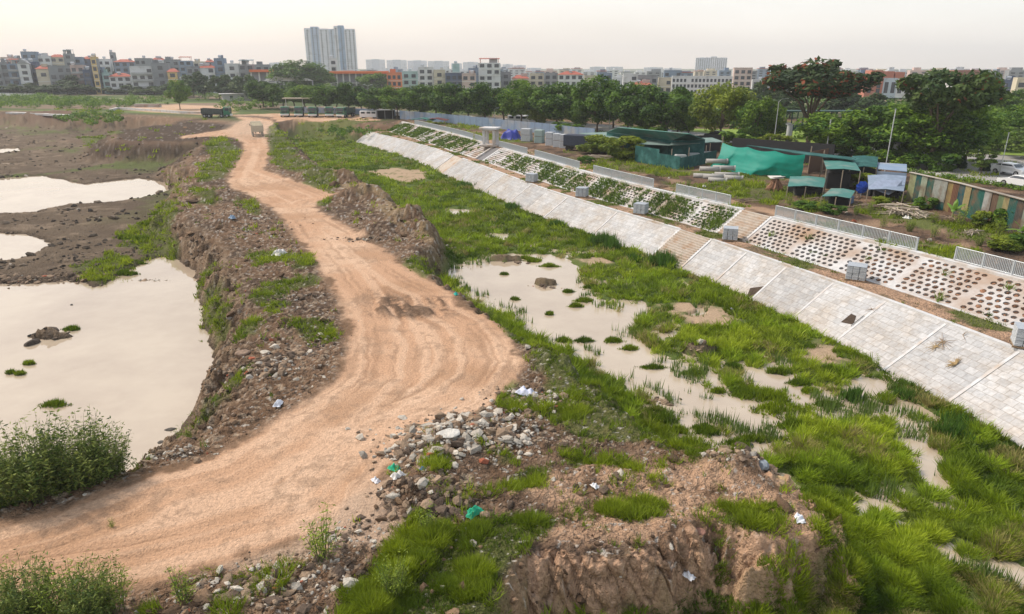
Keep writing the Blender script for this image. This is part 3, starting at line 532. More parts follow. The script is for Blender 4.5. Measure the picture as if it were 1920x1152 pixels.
def panel(s0, s1, v0, v1, name, m, h=0.0, thick=0.35, jit=0.0, ns=8, nv=6):
    vs, fs, uv = strip_grid(s0, s1, v0, v1, ns, nv, h, jit); n = len(vs)
    rim = [i*(nv+1) for i in range(ns+1)]+[ns*(nv+1)+j for j in range(1, nv+1)]+[i*(nv+1)+nv for i in range(ns-1, -1, -1)]+[j for j in range(nv-1, 0, -1)]
    low = {r: n+k for k, r in enumerate(rim)}
    vs += [vs[r]-Vector((0, 0, thick)) for r in rim]; uv += [uv[r] for r in rim]
    for a, b2 in zip(rim, rim[1:]+rim[:1]): fs.append((a, b2, low[b2], low[a]))
    me = bpy.data.meshes.new(name); me.from_pydata([tuple(v-o0) for v in vs], [], fs); l = me.uv_layers.new(name='UVMap')
    for lp in me.loops: l.data[lp.index].uv = uv[lp.vertex_index]
    me.materials.append(m); me.update(); o = bpy.data.objects.new(name, me); COL.objects.link(o); o.parent = emb; return o
low_mods = cuts(0.5, SEND, [(sLa, sLb), (sGa, sGb)])
RB = 0.18
for i, (a, b2) in enumerate(low_mods):
    panel(a+.02, b2-.02, 2.0, 3.0, 'paving_panel', m_pave, h=random.uniform(-.012, .012), jit=.006)
    if i % 2 == 0 or b2 < 60:
        panel(a-RB/2, a+RB/2, 1.985, 3.015, 'rib', m_conc, h=.035, ns=1, nv=8)
def beam(s0, s1, v, wdt, h0, thick, name, m, step=4):
    n = max(2, int((s1-s0)/step)); mb = MB(); vs = []
    for i in range(n+1):
        s = s0+(s1-s0)*i/n; p = E(s, v); q = E(s, 2.0)-E(s, 1.0); q.z = 0; q.normalize()
        for a, z in ((-wdt/2, h0), (wdt/2, h0), (wdt/2, h0-thick), (-wdt/2, h0-thick)): vs.append(p+q*a+Vector((0, 0, z)))
    fs = [(4*i+k, 4*i+4+k, 4*i+4+(k+1) % 4, 4*i+(k+1) % 4) for i in range(n) for k in range(4)]+[(0, 1, 2, 3), (4*n+3, 4*n+2, 4*n+1, 4*n)]
    mb.add(vs, fs); return part(mb, name, m)
for a, b2 in ((.5, sLa), (sLb, sGa), (sGb, SEND)):
    beam(a, b2, 2.0, .34, .055, .5, 'edge_beam', m_conc); beam(a, b2, 3.02, .40, .06, .9, 'toe_beam', m_step)
for a, b2 in ((.5, sUa), (sUb, sCa), (sCb, NS-8)):
    beam(a, b2, -0.12, .55, .09, .6, 'coping', m_conc); beam(a, b2, 1.0, .30, .07, .4, 'edge_beam', m_conc)
# berm of bare earth between the slopes
ns = int(SEND*2.5); nv = 12; S_ = np.linspace(.5, SEND, ns+1); pts = []; cc = []
for s in S_:
    for j in range(nv+1):
        v = 1.0+j/nv; p = E(s, v); n_ = float(fbm(np.array([p.x*1.2]), np.array([p.y*1.2]), 201, 4)[0]); n2_ = float(fbm(np.array([p.x*.3]), np.array([p.y*.3]), 205, 3)[0])
        edge = min(j, nv-j)/nv*2; pts.append((p.x-o0.x, p.y-o0.y, p.z-o0.z+.015+(.07+.10*n_)*min(1, edge*2.5)))
        c = np.array((.44, .285, .19))*(1+.5*n_)
        if n_+n2_ > .12: c = np.array((.20, .145, .09))
        if n2_-0.3*n_ > .18: c = np.array((.13, .14, .045))
        cc.append(np.clip(c, 0, 1))
ii2 = np.arange((ns+1)*(nv+1)).reshape(ns+1, nv+1)
mesh_np('berm', pts, np.c_[ii2[:-1, :-1].ravel(), ii2[1:, :-1].ravel(), ii2[1:, 1:].ravel(), ii2[:-1, 1:].ravel()], m_ground, emb, col=np.array(cc), smooth=True)
# honeycomb blocks of the upper slope
def honey(a, b2):
    L = b2-a; nc = max(2, int(round((L-.5)/.56))); nr = 8; mb = MB(); mv = 1.0
    def pt(u, v, h=0.0):
        s = a+u*L; vv = v; p = E(s, vv); return p+nrm_mid*h
    nrm_mid = nrm((a+b2)/2, .5); du = (1-.5/L)/nc; dv = .90/nr
    u0 = .25/L; v0 = .05
    mb.add([pt(0, 0), pt(u0, 0), pt(u0, 1), pt(0, 1)], [(0, 1, 2, 3)]); mb.add([pt(1-u0, 0), pt(1, 0), pt(1, 1), pt(1-u0, 1)], [(0, 1, 2, 3)])
    mb.add([pt(u0, 0), pt(1-u0, 0), pt(1-u0, v0), pt(u0, v0)], [(0, 1, 2, 3)]); mb.add([pt(u0, 1-v0), pt(1-u0, 1-v0), pt(1-u0, 1), pt(u0, 1)], [(0, 1, 2, 3)])
    holes = []
    for r in range(nr):
        for c in range(nc):
            ca = u0+c*du; va = v0+r*dv; sh = .18*du*(1 if r % 2 else -1)*(1 if 0 < c < nc-1 else .6)+random.uniform(-.04, .04)*du; kx, ky = random.uniform(.33, .40), random.uniform(.31, .41)
            o = [(ca, va), (ca+du/2, va), (ca+du, va), (ca+du, va+dv/2), (ca+du, va+dv), (ca+du/2, va+dv), (ca, va+dv), (ca, va+dv/2)]
            cx, cy = ca+du/2+sh, va+dv/2; ang_ = [math.radians(225+45*k) for k in range(8)]
            inn = [(cx+du*kx*math.cos(g), cy+dv*ky*math.sin(g)) for g in ang_]
            vs = [pt(*q) for q in o]+[pt(*q) for q in inn]+[pt(q[0], q[1], -.19) for q in inn]
            fs = [(k, (k+1) % 8, 8+(k+1) % 8, 8+k) for k in range(8)]+[(8+k, 8+(k+1) % 8, 16+(k+1) % 8, 16+k) for k in range(8)]
            mb.add(vs, fs); holes.append((a+cx*L, cy))
    part(mb, 'honeycomb_panel', m_conc2); vs, fs, uv = strip_grid(a, b2, 0, 1, 3, 2, -.17); sb = MB(); sb.add(vs, fs); part(sb, 'soil_bed', m_soil); return holes
HOLES = []
for a, b2 in cuts(.5, NS-8, [(sUa, sUb), (sCa, sCb)]): HOLES += honey(a, b2)
def steps(a, b2, v0, v1, n):
    t_ = MB()
    p0 = E((a+b2)/2, v0); p1 = E((a+b2)/2, v1)
    for i in range(n):
        f0, f1 = i/n, (i+1)/n
        A, B = E(a+.25, v0+(v1-v0)*f0), E(b2-.25, v0+(v1-v0)*f0); C2, D = E(b2-.25, v0+(v1-v0)*f1), E(a+.25, v0+(v1-v0)*f1)
        z = A.z+.02; zl = D.z-.15
        q = [Vector((w_.x, w_.y, z)) for w_ in (A, B, C2, D)]; r = [Vector((w_.x, w_.y, zl-.3)) for w_ in (A, B, C2, D)]
        m2 = MB(); m2.add(q+r, [(0, 1, 2, 3), (2, 3, 7, 6), (0, 3, 7, 4), (1, 2, 6, 5), (0, 1, 5, 4)]); part(m2, 'step', m_step)
    for s in (a+.12, b2-.12): panel(s-.14, s+.14, v0, v1, 'cheek', m_conc, h=.06, ns=1, nv=4)
steps(sLa, sLb, 2.0, 3.0, 15); steps(sUa, sUb, 0.0, 1.0, 11)
panel(sGa, sGb, 2, 3, 'earth_gap', m_step, h=-.05, jit=.03); 
panel(sCa+.3, sCb-.3, 0, 1, 'drain_channel', mat('wet_concrete', (.14, .135, .14), rough=.6), h=-.2)
for s in (sCa+.14, sCb-.14): panel(s-.22, s+.22, 0, 1, 'cheek', m_conc, h=.08, ns=1, nv=4)
# end wall where the slope paving stops
mb = MB(); a0, a1 = E(SEND, 2), E(SEND, 3)
# patches where pavers have been lifted
def on_slope(p, h=0.0):
    """station and position on the lower slope for a point of the photo"""
    z = -3.2
    for _ in range(8):
        q = P(p[0], p[1], z); s = S_at(q); v = min(max(2+(ZB-z)/(ZB-ZT), 2), 3); c = E(s, v)
        best = min((((E(s+ds, 2+k/20)-Vector(P(p[0], p[1], ZB+(ZT-ZB)*k/20))).length, s+ds, 2+k/20) for ds in (-4,-2,-1,-.5,0,.5,1,2,4) for k in range(21)), key=lambda x: x[0]); s, v = best[1], best[2]; z = ZB+(ZT-ZB)*(v-2)
    return s, v
for pts_ in ([(1398,558),(1412,542),(1436,537),(1414,556)], [(1575,603),(1600,590),(1612,594),(1600,611)]):
    sv = [on_slope(q) for q in pts_]; m2 = MB(); vs = [E(s, v)+nrm(s, v)*.022 for s, v in sv]; m2.add(vs, [tuple(range(4))]); part(m2, 'lifted_patch', m_soil)
sv = [on_slope(q) for q in [(1594,612),(1598,616),(1622,597),(1617,594)]]; m2 = MB(); vs = [E(s, v)+nrm(s, v)*.03 for s, v in sv]; vs += [q+Vector((0, 0, .12)) for q in vs]; m2.add(vs, [(4,5,6,7),(0,1,5,4),(1,2,6,5),(2,3,7,6),(3,0,4,7)]); part(m2, 'loose_slab', m_conc)
# ---------------------------------------------------------------- grass and reeds (nobody could count the blades)
def blades(X, Y, Zb, hgt, rad, K, colr, lean=0.5, wmin=.022, wk=.0011, seed=1, way=None):
    """K triangular blades round every point; arrays of N"""
    r = np.random.default_rng(seed); N = len(X); n = N*K; rep = lambda a: np.repeat(a, K)
    ang = r.uniform(0, 2*np.pi, n); rr = np.sqrt(r.uniform(0, 1, n))*rep(rad); bx = rep(X)+rr*np.cos(ang); by = rep(Y)+rr*np.sin(ang); bz = rep(Zb)-.03
    h = rep(hgt)*r.uniform(.45, 1.1, n); la = (ang if way is None else rep(way))+r.normal(0, .8, n); ll = h*lean*r.uniform(.1, 1.1, n)
    tx = bx+np.cos(la)*ll; ty = by+np.sin(la)*ll; tz = bz+h
    d = np.hypot(bx, by); w_ = np.maximum(wmin, wk*d)*r.uniform(.6, 1.3, n)/2*1.6; fa = r.uniform(0, np.pi, n); wx_ = np.cos(fa)*w_; wy_ = np.sin(fa)*w_
    V = np.empty((n, 3, 3), np.float32); V[:, 0] = np.c_[bx-wx_, by-wy_, bz]; V[:, 1] = np.c_[bx+wx_, by+wy_, bz]; V[:, 2] = np.c_[tx, ty, tz]
    c = np.repeat(colr, K, 0)*r.uniform(.72, 1.28, (n, 1)); c = np.repeat(c, 3, 0)
    return V.reshape(-1, 3), c
def grass_obj(name, parts_, m):
    V = np.vstack([p[0] for p in parts_]); c = np.vstack([p[1] for p in parts_]); n = len(V)//3
    o = mesh_np(name, V, np.arange(n*3).reshape(n, 3), m, col=np.clip(c, 0, 1), nside=3); return tag(o, kind='stuff')
m_grass = mat('grass_blades', attr=True, rough=.6, spec=.25, trans=.35)
Gn = {k: v for k, v in dict(ch=ch, wet=wet, pool=sd_pool, g=gm, bare=sd_bare).items()}
jr = RNG.uniform(0, NR-1.01, 900000); jc = RNG.uniform(0, NC-1.01, 900000)
yy_ = np.interp(jr, np.arange(NR), yr); keepm = (yy_ > 9) & (yy_ < 260); jr = jr[keepm]; jc = jc[keepm]
def bil(A):
    i = jr.astype(int); j = jc.astype(int); f = jr-i; g = jc-j
    return A[i, j]*(1-f)*(1-g)+A[i+1, j]*f*(1-g)+A[i, j+1]*(1-f)*g+A[i+1, j+1]*f*g
px_ = bil(Xg); py_ = bil(Yg); pz_ = bil(Z); infr = np.abs(px_) < (py_*.86+6)
dst = np.hypot(px_, py_)
def pick(maskv, dens): return infr & (RNG.uniform(0, 1, len(px_)) < maskv*dens)
chm = bil(ch.astype(float)); plm = bil(sd_pool); brm = bil(sd_bare); emm = bil(sd_emb)
hb = fbm(px_*.75, py_*.75, 301, 3); hb2 = fbm(px_*.22, py_*.22, 302, 3); hb3 = fbm(px_*2.2, py_*2.2, 303, 2)
def gcol(n, a, b_, c_, t1, t2):
    a, b_, c_ = (np.array(v) for v in (a, b_, c_)); q = a+(b_-a)*np.clip(t1, 0, 1)[:, None]; return q+(c_-q)*np.clip(t2, 0, 1)[:, None]
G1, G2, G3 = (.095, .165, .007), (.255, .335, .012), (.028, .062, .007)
wetf = bil(wet)
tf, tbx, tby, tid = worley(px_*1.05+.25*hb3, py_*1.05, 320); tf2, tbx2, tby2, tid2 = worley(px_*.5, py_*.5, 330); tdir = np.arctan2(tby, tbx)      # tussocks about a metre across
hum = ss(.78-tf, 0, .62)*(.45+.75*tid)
keepw = (tf < .20+.30*tid) | (hb > .12)
m1 = pick(chm*ss(-plm, .02, .35)*ss(-brm+1.1*hb+.9*hb3-.25, -.5, .5)*(emm < .1)*(pz_ < -3.6)*np.where(wetf > .25, keepw, 1.), .60)
d_ = dst[m1]; sc_ = np.clip(d_/30, 1, 5)
hh = (.12+.42*hum[m1]+.14*np.clip(hb[m1], -.5, 1)+.05*hb3[m1])*np.clip(1.15-d_/400, .6, 1.15)*(0.8+.2*sc_)
cA = gcol(0, G1, G2, G3, .15+.65*tid[m1]+.9*hb2[m1], .55-.9*hum[m1]-.5*hb[m1])  # blades darker toward tussock edges: shade between tussocks put into their colour
pal = fbm(px_[m1]*.12, py_[m1]*.16, 340, 3)[:, None]; cA = cA*(1-.30*np.clip(pal*2, -.6, 1))+np.array((.05, .03, .01))*np.clip(-pal*2, 0, 1)
dry = (tid2[m1] > .82) & (RNG.uniform(0, 1, m1.sum()) < .6); cA[dry] = np.array((.30, .27, .09)); broad = (tid[m1] > .93); cA[broad] = np.array((.26, .36, .02))
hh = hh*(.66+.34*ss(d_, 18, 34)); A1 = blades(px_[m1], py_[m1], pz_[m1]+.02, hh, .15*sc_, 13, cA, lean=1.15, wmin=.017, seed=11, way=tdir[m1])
# reeds standing in the shallow water
m2 = pick((plm > -.2)*(plm < 1.2)*(bil(right.astype(float)) > .5)*ss(hb, .02, .3), .22)
A2 = blades(px_[m2], py_[m2], np.full(m2.sum(), -4.62), .45+.4*RNG.uniform(0, 1, m2.sum()), np.full(m2.sum(), .22), 6, gcol(0, (.10, .17, .03), (.16, .22, .05), G3, RNG.uniform(0, 1, m2.sum()), 0*px_[m2]), lean=.25, seed=12)
# tussocks rising out of the pools and clumps along their edges
TUS = [(1095,565,.6),(1080,575,.5),(1225,690,.5),(1320,805,.5),(1300,700,.5),(1345,735,.4),(1330,812,.6),(1385,640,.8),(1410,660,.9),(1150,640,.5),(1240,650,.7),(1180,655,.5),(1060,640,.5),(1095,640,.5),(1000,490,.7),(1030,500,.6),(985,485,.5),(1110,540,.6),(1065,548,.4),(945,515,.3),(965,562,.3),(1030,590,.3),(1375,690,.6),(1350,670,.6),(1440,745,1.2),(1470,770,1.2),(1400,740,.8),(1550,760,.6),(1520,735,.5),(1490,800,.9),(1415,825,.7),(1380,835,.6),(1300,835,.9),(1640,880,.8),(1590,890,.7),(1500,720,.6),(1460,700,.7),(1245,790,.9),(1260,810,.8),(1230,775,.8),(985,640,.4),(1510,655,1.0),(1560,700,1.2),(1480,640,1.2),(1330,625,1.0),(1300,620,.9),(105,760,.55),(135,618,.45),(55,683,.28),(38,702,.25),(20,700,.2),(205,500,1.0),(235,515,.9),(170,515,.8),(250,495,.8),(410,560,.9),(400,580,.8),(430,625,.9),(425,640,.8),(400,510,.6),(265,455,1.2),(290,440,1.2),(310,420,1.0),(235,450,.9)]
tx_ = []; 
for (a, b2, r_) in TUS:
    c = P(a, b2, -4.6); n = int(70*r_+25); q = RNG.normal(0, r_*.5, (n, 2))*[random.uniform(.8, 1.8), random.uniform(.4, .9)]; e_ = np.hypot(q[:, 0], q[:, 1])/r_
    tx_.append(np.c_[c[0]+q[:, 0], c[1]+q[:, 1]*.8, np.full(n, -4.62 if b2 > 480 or a > 800 else gz(c[0], c[1])), np.clip((.55-.25*e_)*(.5+.6*r_), .12, .9), np.full(n, random.random())])
tx_ = np.vstack(tx_); A3 = blades(tx_[:, 0], tx_[:, 1], np.maximum(tx_[:, 2], -4.65), tx_[:, 3], np.full(len(tx_), .13), 14, gcol(0, G1, G2, G3, tx_[:, 4], RNG.uniform(-.3, .8, len(tx_))), lean=.6, seed=13)
# tall reed clumps at the foot of the paving
TALL = [(1135,460,1.0,1.5),(1120,458,.9,1.3),(1150,468,.8,1.3),(1240,495,.9,1.5),(1255,500,.7,1.2),(1190,490,.7,.9),(1225,497,.5,1.0),(1045,425,.9,.9),(870,352,1.2,1.0),(960,392,.9,.9),(1600,745,.6,.8),(1780,815,.6,.8),(1700,745,.6,.6),(1800,800,.8,.8)]
tx_ = []
for (a, b2, r_, h_) in TALL:
    c = P(a, b2, -4.5); n = int(90*r_); q = RNG.normal(0, r_*.5, (n, 2)); tx_.append(np.c_[c[0]+q[:, 0], c[1]+q[:, 1], np.full(n, h_)*RNG.uniform(.6, 1.1, n)])
tx_ = np.vstack(tx_); A4 = blades(tx_[:, 0], tx_[:, 1], np.full(len(tx_), -4.5), tx_[:, 2], np.full(len(tx_), .12), 9, gcol(0, (.05, .12, .015), (.11, .20, .03), G3, RNG.uniform(0, 1, len(tx_)), 0*tx_[:, 0]), lean=.3, seed=14)
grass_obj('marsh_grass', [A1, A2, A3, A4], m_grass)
# grass on banks, shoulders and mounds
gmm = bil(gm); bkm = bil(bk.astype(float)); emb_in = emm > .1
m5 = pick(np.clip(gmm+bkm*ss(fbm(px_*.22, py_*.22, 97, 4), .08, .35)*.8+.16*bil(offroad)*ss(hb, .0, .35)*(hb3 > -.1)+.40*bil(flank)*(pz_ > -4.55)*(hb2 > .02)*(tf < .5), 0, 1)*(~emb_in)*(bil(sd_road) < -.05)*np.where(tf < .25+.35*tid, 1, .5)*np.where((hb2 < -.22) | (hb < -.38), .12, 1), .62)
d_ = dst[m5]; sc_ = np.clip(d_/28, 1, 5); hh = (.10+.30*hum[m5]+.12*np.clip(hb[m5], -.5, 1))*(.8+.2*sc_)
A5 = blades(px_[m5], py_[m5], pz_[m5], hh, .15*sc_, 10, gcol(0, (.105, .165, .010), (.27, .335, .018), (.035, .065, .012), .15+.7*tid[m5]+.9*hb2[m5], .5-.9*hum[m5]-.4*hb[m5]), lean=1.0, seed=15, way=tdir[m5])  # bank tussocks too carry the shade of their gaps as darker blade colour
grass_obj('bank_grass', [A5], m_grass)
# weeds growing out of the honeycomb blocks
hx = []
for s, v in HOLES:
    p = E(s, v); n_ = float(fbm(np.array([p.x*.35]), np.array([p.y*.35]), 401, 3)[0])
    pr = .04 if s < sUa else (.97 if n_ > -.25 and s < sUb+24 else (.93 if n_ > -.2 else .45))
    if sCa-6 < s < sCb+8: pr = .1
    if random.random() < pr: hx.append((p.x, p.y, p.z-.1, (.36 if s < sUb+24 else .27)*(1+1.2*n_)+.12, random.random()))
hx = np.array(hx); hx = np.repeat(hx, 3, 0); hx[:, :2] += RNG.normal(0, .15, (len(hx), 2))
A6 = blades(hx[:, 0], hx[:, 1], hx[:, 2], hx[:, 3], np.full(len(hx), .17), 10, gcol(0, (.08, .15, .02), (.19, .27, .035), (.04, .07, .02), hx[:, 4], RNG.uniform(-.5, .6, len(hx))), lean=.9, wk=.0009, seed=16)
bx_ = []
for k in range(2600):
    s = random.uniform(.5, SEND); v = random.uniform(1.02, 1.98); p = E(s, v); n_ = float(fbm(np.array([p.x*1.2]), np.array([p.y*1.2]), 201, 4)[0]); n2_ = float(fbm(np.array([p.x*.3]), np.array([p.y*.3]), 205, 3)[0])
    if n2_-.3*n_ > .12 or random.random() < .05: bx_.append((p.x, p.y, p.z+.04, random.uniform(.12, .32), random.random()))
bx_ = np.array(bx_); A7 = blades(bx_[:, 0], bx_[:, 1], bx_[:, 2], bx_[:, 3], np.full(len(bx_), .2), 10, gcol(0, (.10, .15, .015), (.24, .29, .03), (.04, .07, .02), bx_[:, 4], RNG.uniform(-.5, .6, len(bx_))), lean=.9, wk=.0009, seed=17)
grass_obj('slope_weeds', [A6, A7], m_grass)
# ---------------------------------------------------------------- rubble: broken stones and clods strewn over banks and mud
t_ = (1+5**.5)/2; ICO = np.array([(-1,t_,0),(1,t_,0),(-1,-t_,0),(1,-t_,0),(0,-1,t_),(0,1,t_),(0,-1,-t_),(0,1,-t_),(t_,0,-1),(t_,0,1),(-t_,0,-1),(-t_,0,1)])/1.9
IF = np.array([(0,11,5),(0,5,1),(0,1,7),(0,7,10),(0,10,11),(1,5,9),(5,11,4),(11,10,2),(10,7,6),(7,1,8),(3,9,4),(3,4,2),(3,2,6),(3,6,8),(3,8,9),(4,9,5),(2,4,11),(6,2,10),(8,6,7),(9,8,1)])
def stones(X, Y, Zb, size, colr, seed, flat=.65):
    r = np.random.default_rng(seed); N = len(X); V = np.repeat(ICO[None], N, 0)*r.uniform(.62, 1.3, (N, 12, 1)); sc3 = np.c_[r.uniform(.7, 1.4, N), r.uniform(.6, 1.1, N), r.uniform(.35, .9, N)*flat/.65]*size[:, None]
    V = V*sc3[:, None, :]; a = r.uniform(0, 2*np.pi, N); ca, sa = np.cos(a)[:, None], np.sin(a)[:, None]
    x = V[:, :, 0]*ca-V[:, :, 1]*sa; y = V[:, :, 0]*sa+V[:, :, 1]*ca; z = V[:, :, 2]+r.normal(0, .25, N)[:, None]*V[:, :, 0]
    Vv = np.stack([x+X[:, None], y+Y[:, None], z+Zb[:, None]+size[:, None]*.12], 2).reshape(-1, 3)
    Ff = (IF[None]+(np.arange(N)*12)[:, None, None]).reshape(-1, 3); return Vv, Ff, np.repeat(colr, 12, 0)
def stone_col(n, pale=.25, dark=(.11, .08, .06), mid=(.27, .20, .145), light=(.42, .38, .325), brick=.015):
    r = RNG.uniform(0, 1, n); c = np.where((r < pale)[:, None], np.array(light), np.where((r < pale+.4)[:, None], np.array(mid), np.array(dark)))
    c = np.where((RNG.uniform(0, 1, n) < brick)[:, None], np.array((.36, .12, .07)), c); return c*RNG.uniform(.7, 1.25, (n, 1))
m_stone = mat('broken_stone', attr=True, rough=.95, noise=.3, nscale=7, bump=.6, bscale=14, spec=.15)
rub = fbm(px_*.8, py_*.8, 501, 3); fgd = np.where((py_ < 25.5) & (px_ > -1.2), .13, .5)
bk_b = bil((bank_in*bmess*ss(-sd_bank, -13, -4)).astype(float))
mA = pick(np.clip(bil(offroad)*ss(rub, -.15, .4)+.9*bil(flank)*(pz_ > -4.6)*bil((~right).astype(float))+.5*bil(flank)*(pz_ > -4.4), 0, 1)*(1-.85*gmm)*(~emb_in)*(bil(sd_road) < .25)+.5*bk_b*(dst < 130), .145*fgd)
nA = mA.sum(); sA = np.clip(RNG.lognormal(-2.95, .68, nA), .02, .42)*np.clip(dst[mA]/35, 1, 2.2)
SA = stones(px_[mA], py_[mA], pz_[mA], sA, stone_col(nA, .05, mid=(.215, .14, .088), dark=(.105, .068, .044)), 21)
mB = pick(bil(mud.astype(float))*(plm < 9)*(pz_ > -4.72)*ss(fbm(px_*.3, py_*.3, 511, 3), -.25, .3), .17); nB = mB.sum()
SB = stones(px_[mB], py_[mB], pz_[mB], np.clip(RNG.lognormal(-2.2, .5, nB), .05, .45)*np.clip(dst[mB]/60, 1, 2), stone_col(nB, .03, dark=(.075, .06, .048), mid=(.15, .115, .085), light=(.35, .3, .25), brick=0), 22)
HEAP = [(860,820,-1.7,3.0,1.6,420,.13,.85),(900,790,-1.8,2.4,1.2,260,.12,.8),(800,850,-1.8,1.6,1.0,160,.13,.75),(940,830,-2,1.5,1.0,120,.10,.6),(830,930,-1.6,1.8,1.0,200,.14,.1),(760,925,-1.9,1.0,.6,70,.11,.3),(1400,885,-2.3,1.6,.7,150,.14,.5),(1350,870,-2.2,.9,.5,60,.13,.6),(985,745,-2,1.6,.9,160,.09,.8),(1010,760,-2.1,1.4,.7,90,.10,.6),(330,815,-3.2,1.5,.6,60,.10,.5),(310,860,-2.2,1.8,.5,150,.08,.6),(560,1085,-2,2.2,1.0,260,.10,.5),(480,1110,-2,2.4,.8,230,.10,.45),(660,1010,-2,1.2,1.2,100,.07,.6),(520,700,-2.4,1.6,2.0,260,.12,.4),(480,720,-3,1.5,1.4,180,.13,.3),(600,640,-2,1.2,2.4,160,.09,.3),(550,560,-2,2,2,200,.08,.2),(480,430,-2,3,4,260,.10,.4),(440,400,-2,2,3,140,.10,.4),(30,525,-4.4,4,1.5,200,.16,.05),(120,520,-4.4,3,1.2,120,.15,.05),(280,524,-4.5,1.2,.4,30,.12,.6),(1150,900,-1.8,2,.6,60,.08,.4),(1240,740,-4.2,1.2,.8,60,.12,.1),(870,450,-3.5,3,1,130,.12,.3),(820,440,-2.8,2.5,1,120,.12,.3),(1020,536,-4.5,1.4,.6,70,.10,.05),(950,490,-4.5,2.2,.6,70,.10,.05),(1310,662,-4.4,1.2,.8,40,.1,.1),(880,500,-4.5,1.0,.6,30,.08,.1),(700,450,-2,4,1,160,.10,.3)]
HS = []
for (a, b2, z, rx, ry, n, s_, pale) in HEAP:
    c = P(a, b2, z); n = int(n*(2.2 if pale > .55 else 1.2)); q = RNG.normal(0, .5, (n, 2))*[rx, ry]; X_ = c[0]+q[:, 0]; Y_ = c[1]+q[:, 1]; Z_ = np.array([gz(x, y) for x, y in zip(X_, Y_)])
    HS.append((X_, Y_, np.maximum(Z_, -4.65), np.clip(RNG.lognormal(math.log(s_*.62), .6, n), .02, .30), stone_col(n, pale*.55, mid=(.25, .18, .125))))
HX = [np.concatenate([h[k] for h in HS]) for k in range(5)]; SC = stones(*HX, 23, flat=.6)
# clods of earth lying in the honeycomb holes at the near end
hs = [(E(s, v), random.random()) for s, v in HOLES if s < S_at(P(1650, 463))+1 and random.random() < (.95 if s < S_at(P(1650, 463))-2.5 else .5)]
X_ = np.array([p.x for p, _ in hs]); Y_ = np.array([p.y for p, _ in hs]); Z_ = np.array([p.z-.08 for p, _ in hs])
SD = stones(X_, Y_, Z_, RNG.uniform(.10, .20, len(hs)), np.array([(.20, .105, .062)])*RNG.uniform(.6, 1.4, (len(hs), 1)), 24, flat=.5)
off = 0; VV = []; FF = []; CC = []
for v_, f_, c_ in (SA, SB, SC, SD): VV.append(v_); FF.append(f_+off); CC.append(c_); off += len(v_)
print('N stones', nA, nB, 'tufts', len(A1[0])//33, len(A5[0])//30)
rb = mesh_np('rubble', np.vstack(VV), np.vstack(FF), m_stone, col=np.clip(np.vstack(CC), 0, 1), nside=3); tag(rb, kind='stuff')
print('STATS grass', len(A1[0])//3, len(A5[0])//3, 'stones', nA, nB, len(X_))
# ---------------------------------------------------------------- skyline: houses, school, towers
ORD = ['first','second','third','fourth','fifth','sixth','seventh','eighth','ninth','tenth','eleventh','twelfth','thirteenth','fourteenth','fifteenth','sixteenth','seventeenth','eighteenth','nineteenth','twentieth','twenty-first','twenty-second','twenty-third','twenty-fourth','twenty-fifth','twenty-sixth','twenty-seventh','twenty-eighth','twenty-ninth','thirtieth','thirty-first','thirty-second','thirty-third','thirty-fourth','thirty-fifth']
MC = {}
def cm(c, rough=.85, **k):
    key = (tuple(round(v, 3) for v in c), rough)
    if key not in MC: MC[key] = mat('painted_wall', c, rough=rough, noise=.10, nscale=.5, dirt=((c[0]*.6, c[1]*.58, c[2]*.55), .25, .35), **k)
    return MC[key]
m_pane = mat('dark_glass', (.035, .045, .06), rough=.15, spec=.6)
m_white = mat('white_trim', (.72, .71, .69), rough=.7); m_tile = mat('red_roof_tile', (.33, .085, .055), rough=.8, noise=.2, nscale=1.0); m_grey = mat('grey_cement', (.30, .31, .32), rough=.9, noise=.2, nscale=.7)
def local(px0, px1, pyt, Y, zb):
    a = PD(px0, pyt, Y); b2 = PD(px1, pyt, Y); return (a[0]+b2[0])/2, b2[0]-a[0], (a[2]+b2[2])/2-zb
def win(root, mesh, loc, name='window'):
    o = bpy.data.objects.new(name, mesh); COL.objects.link(o); o.parent = root; o.location = loc; return o
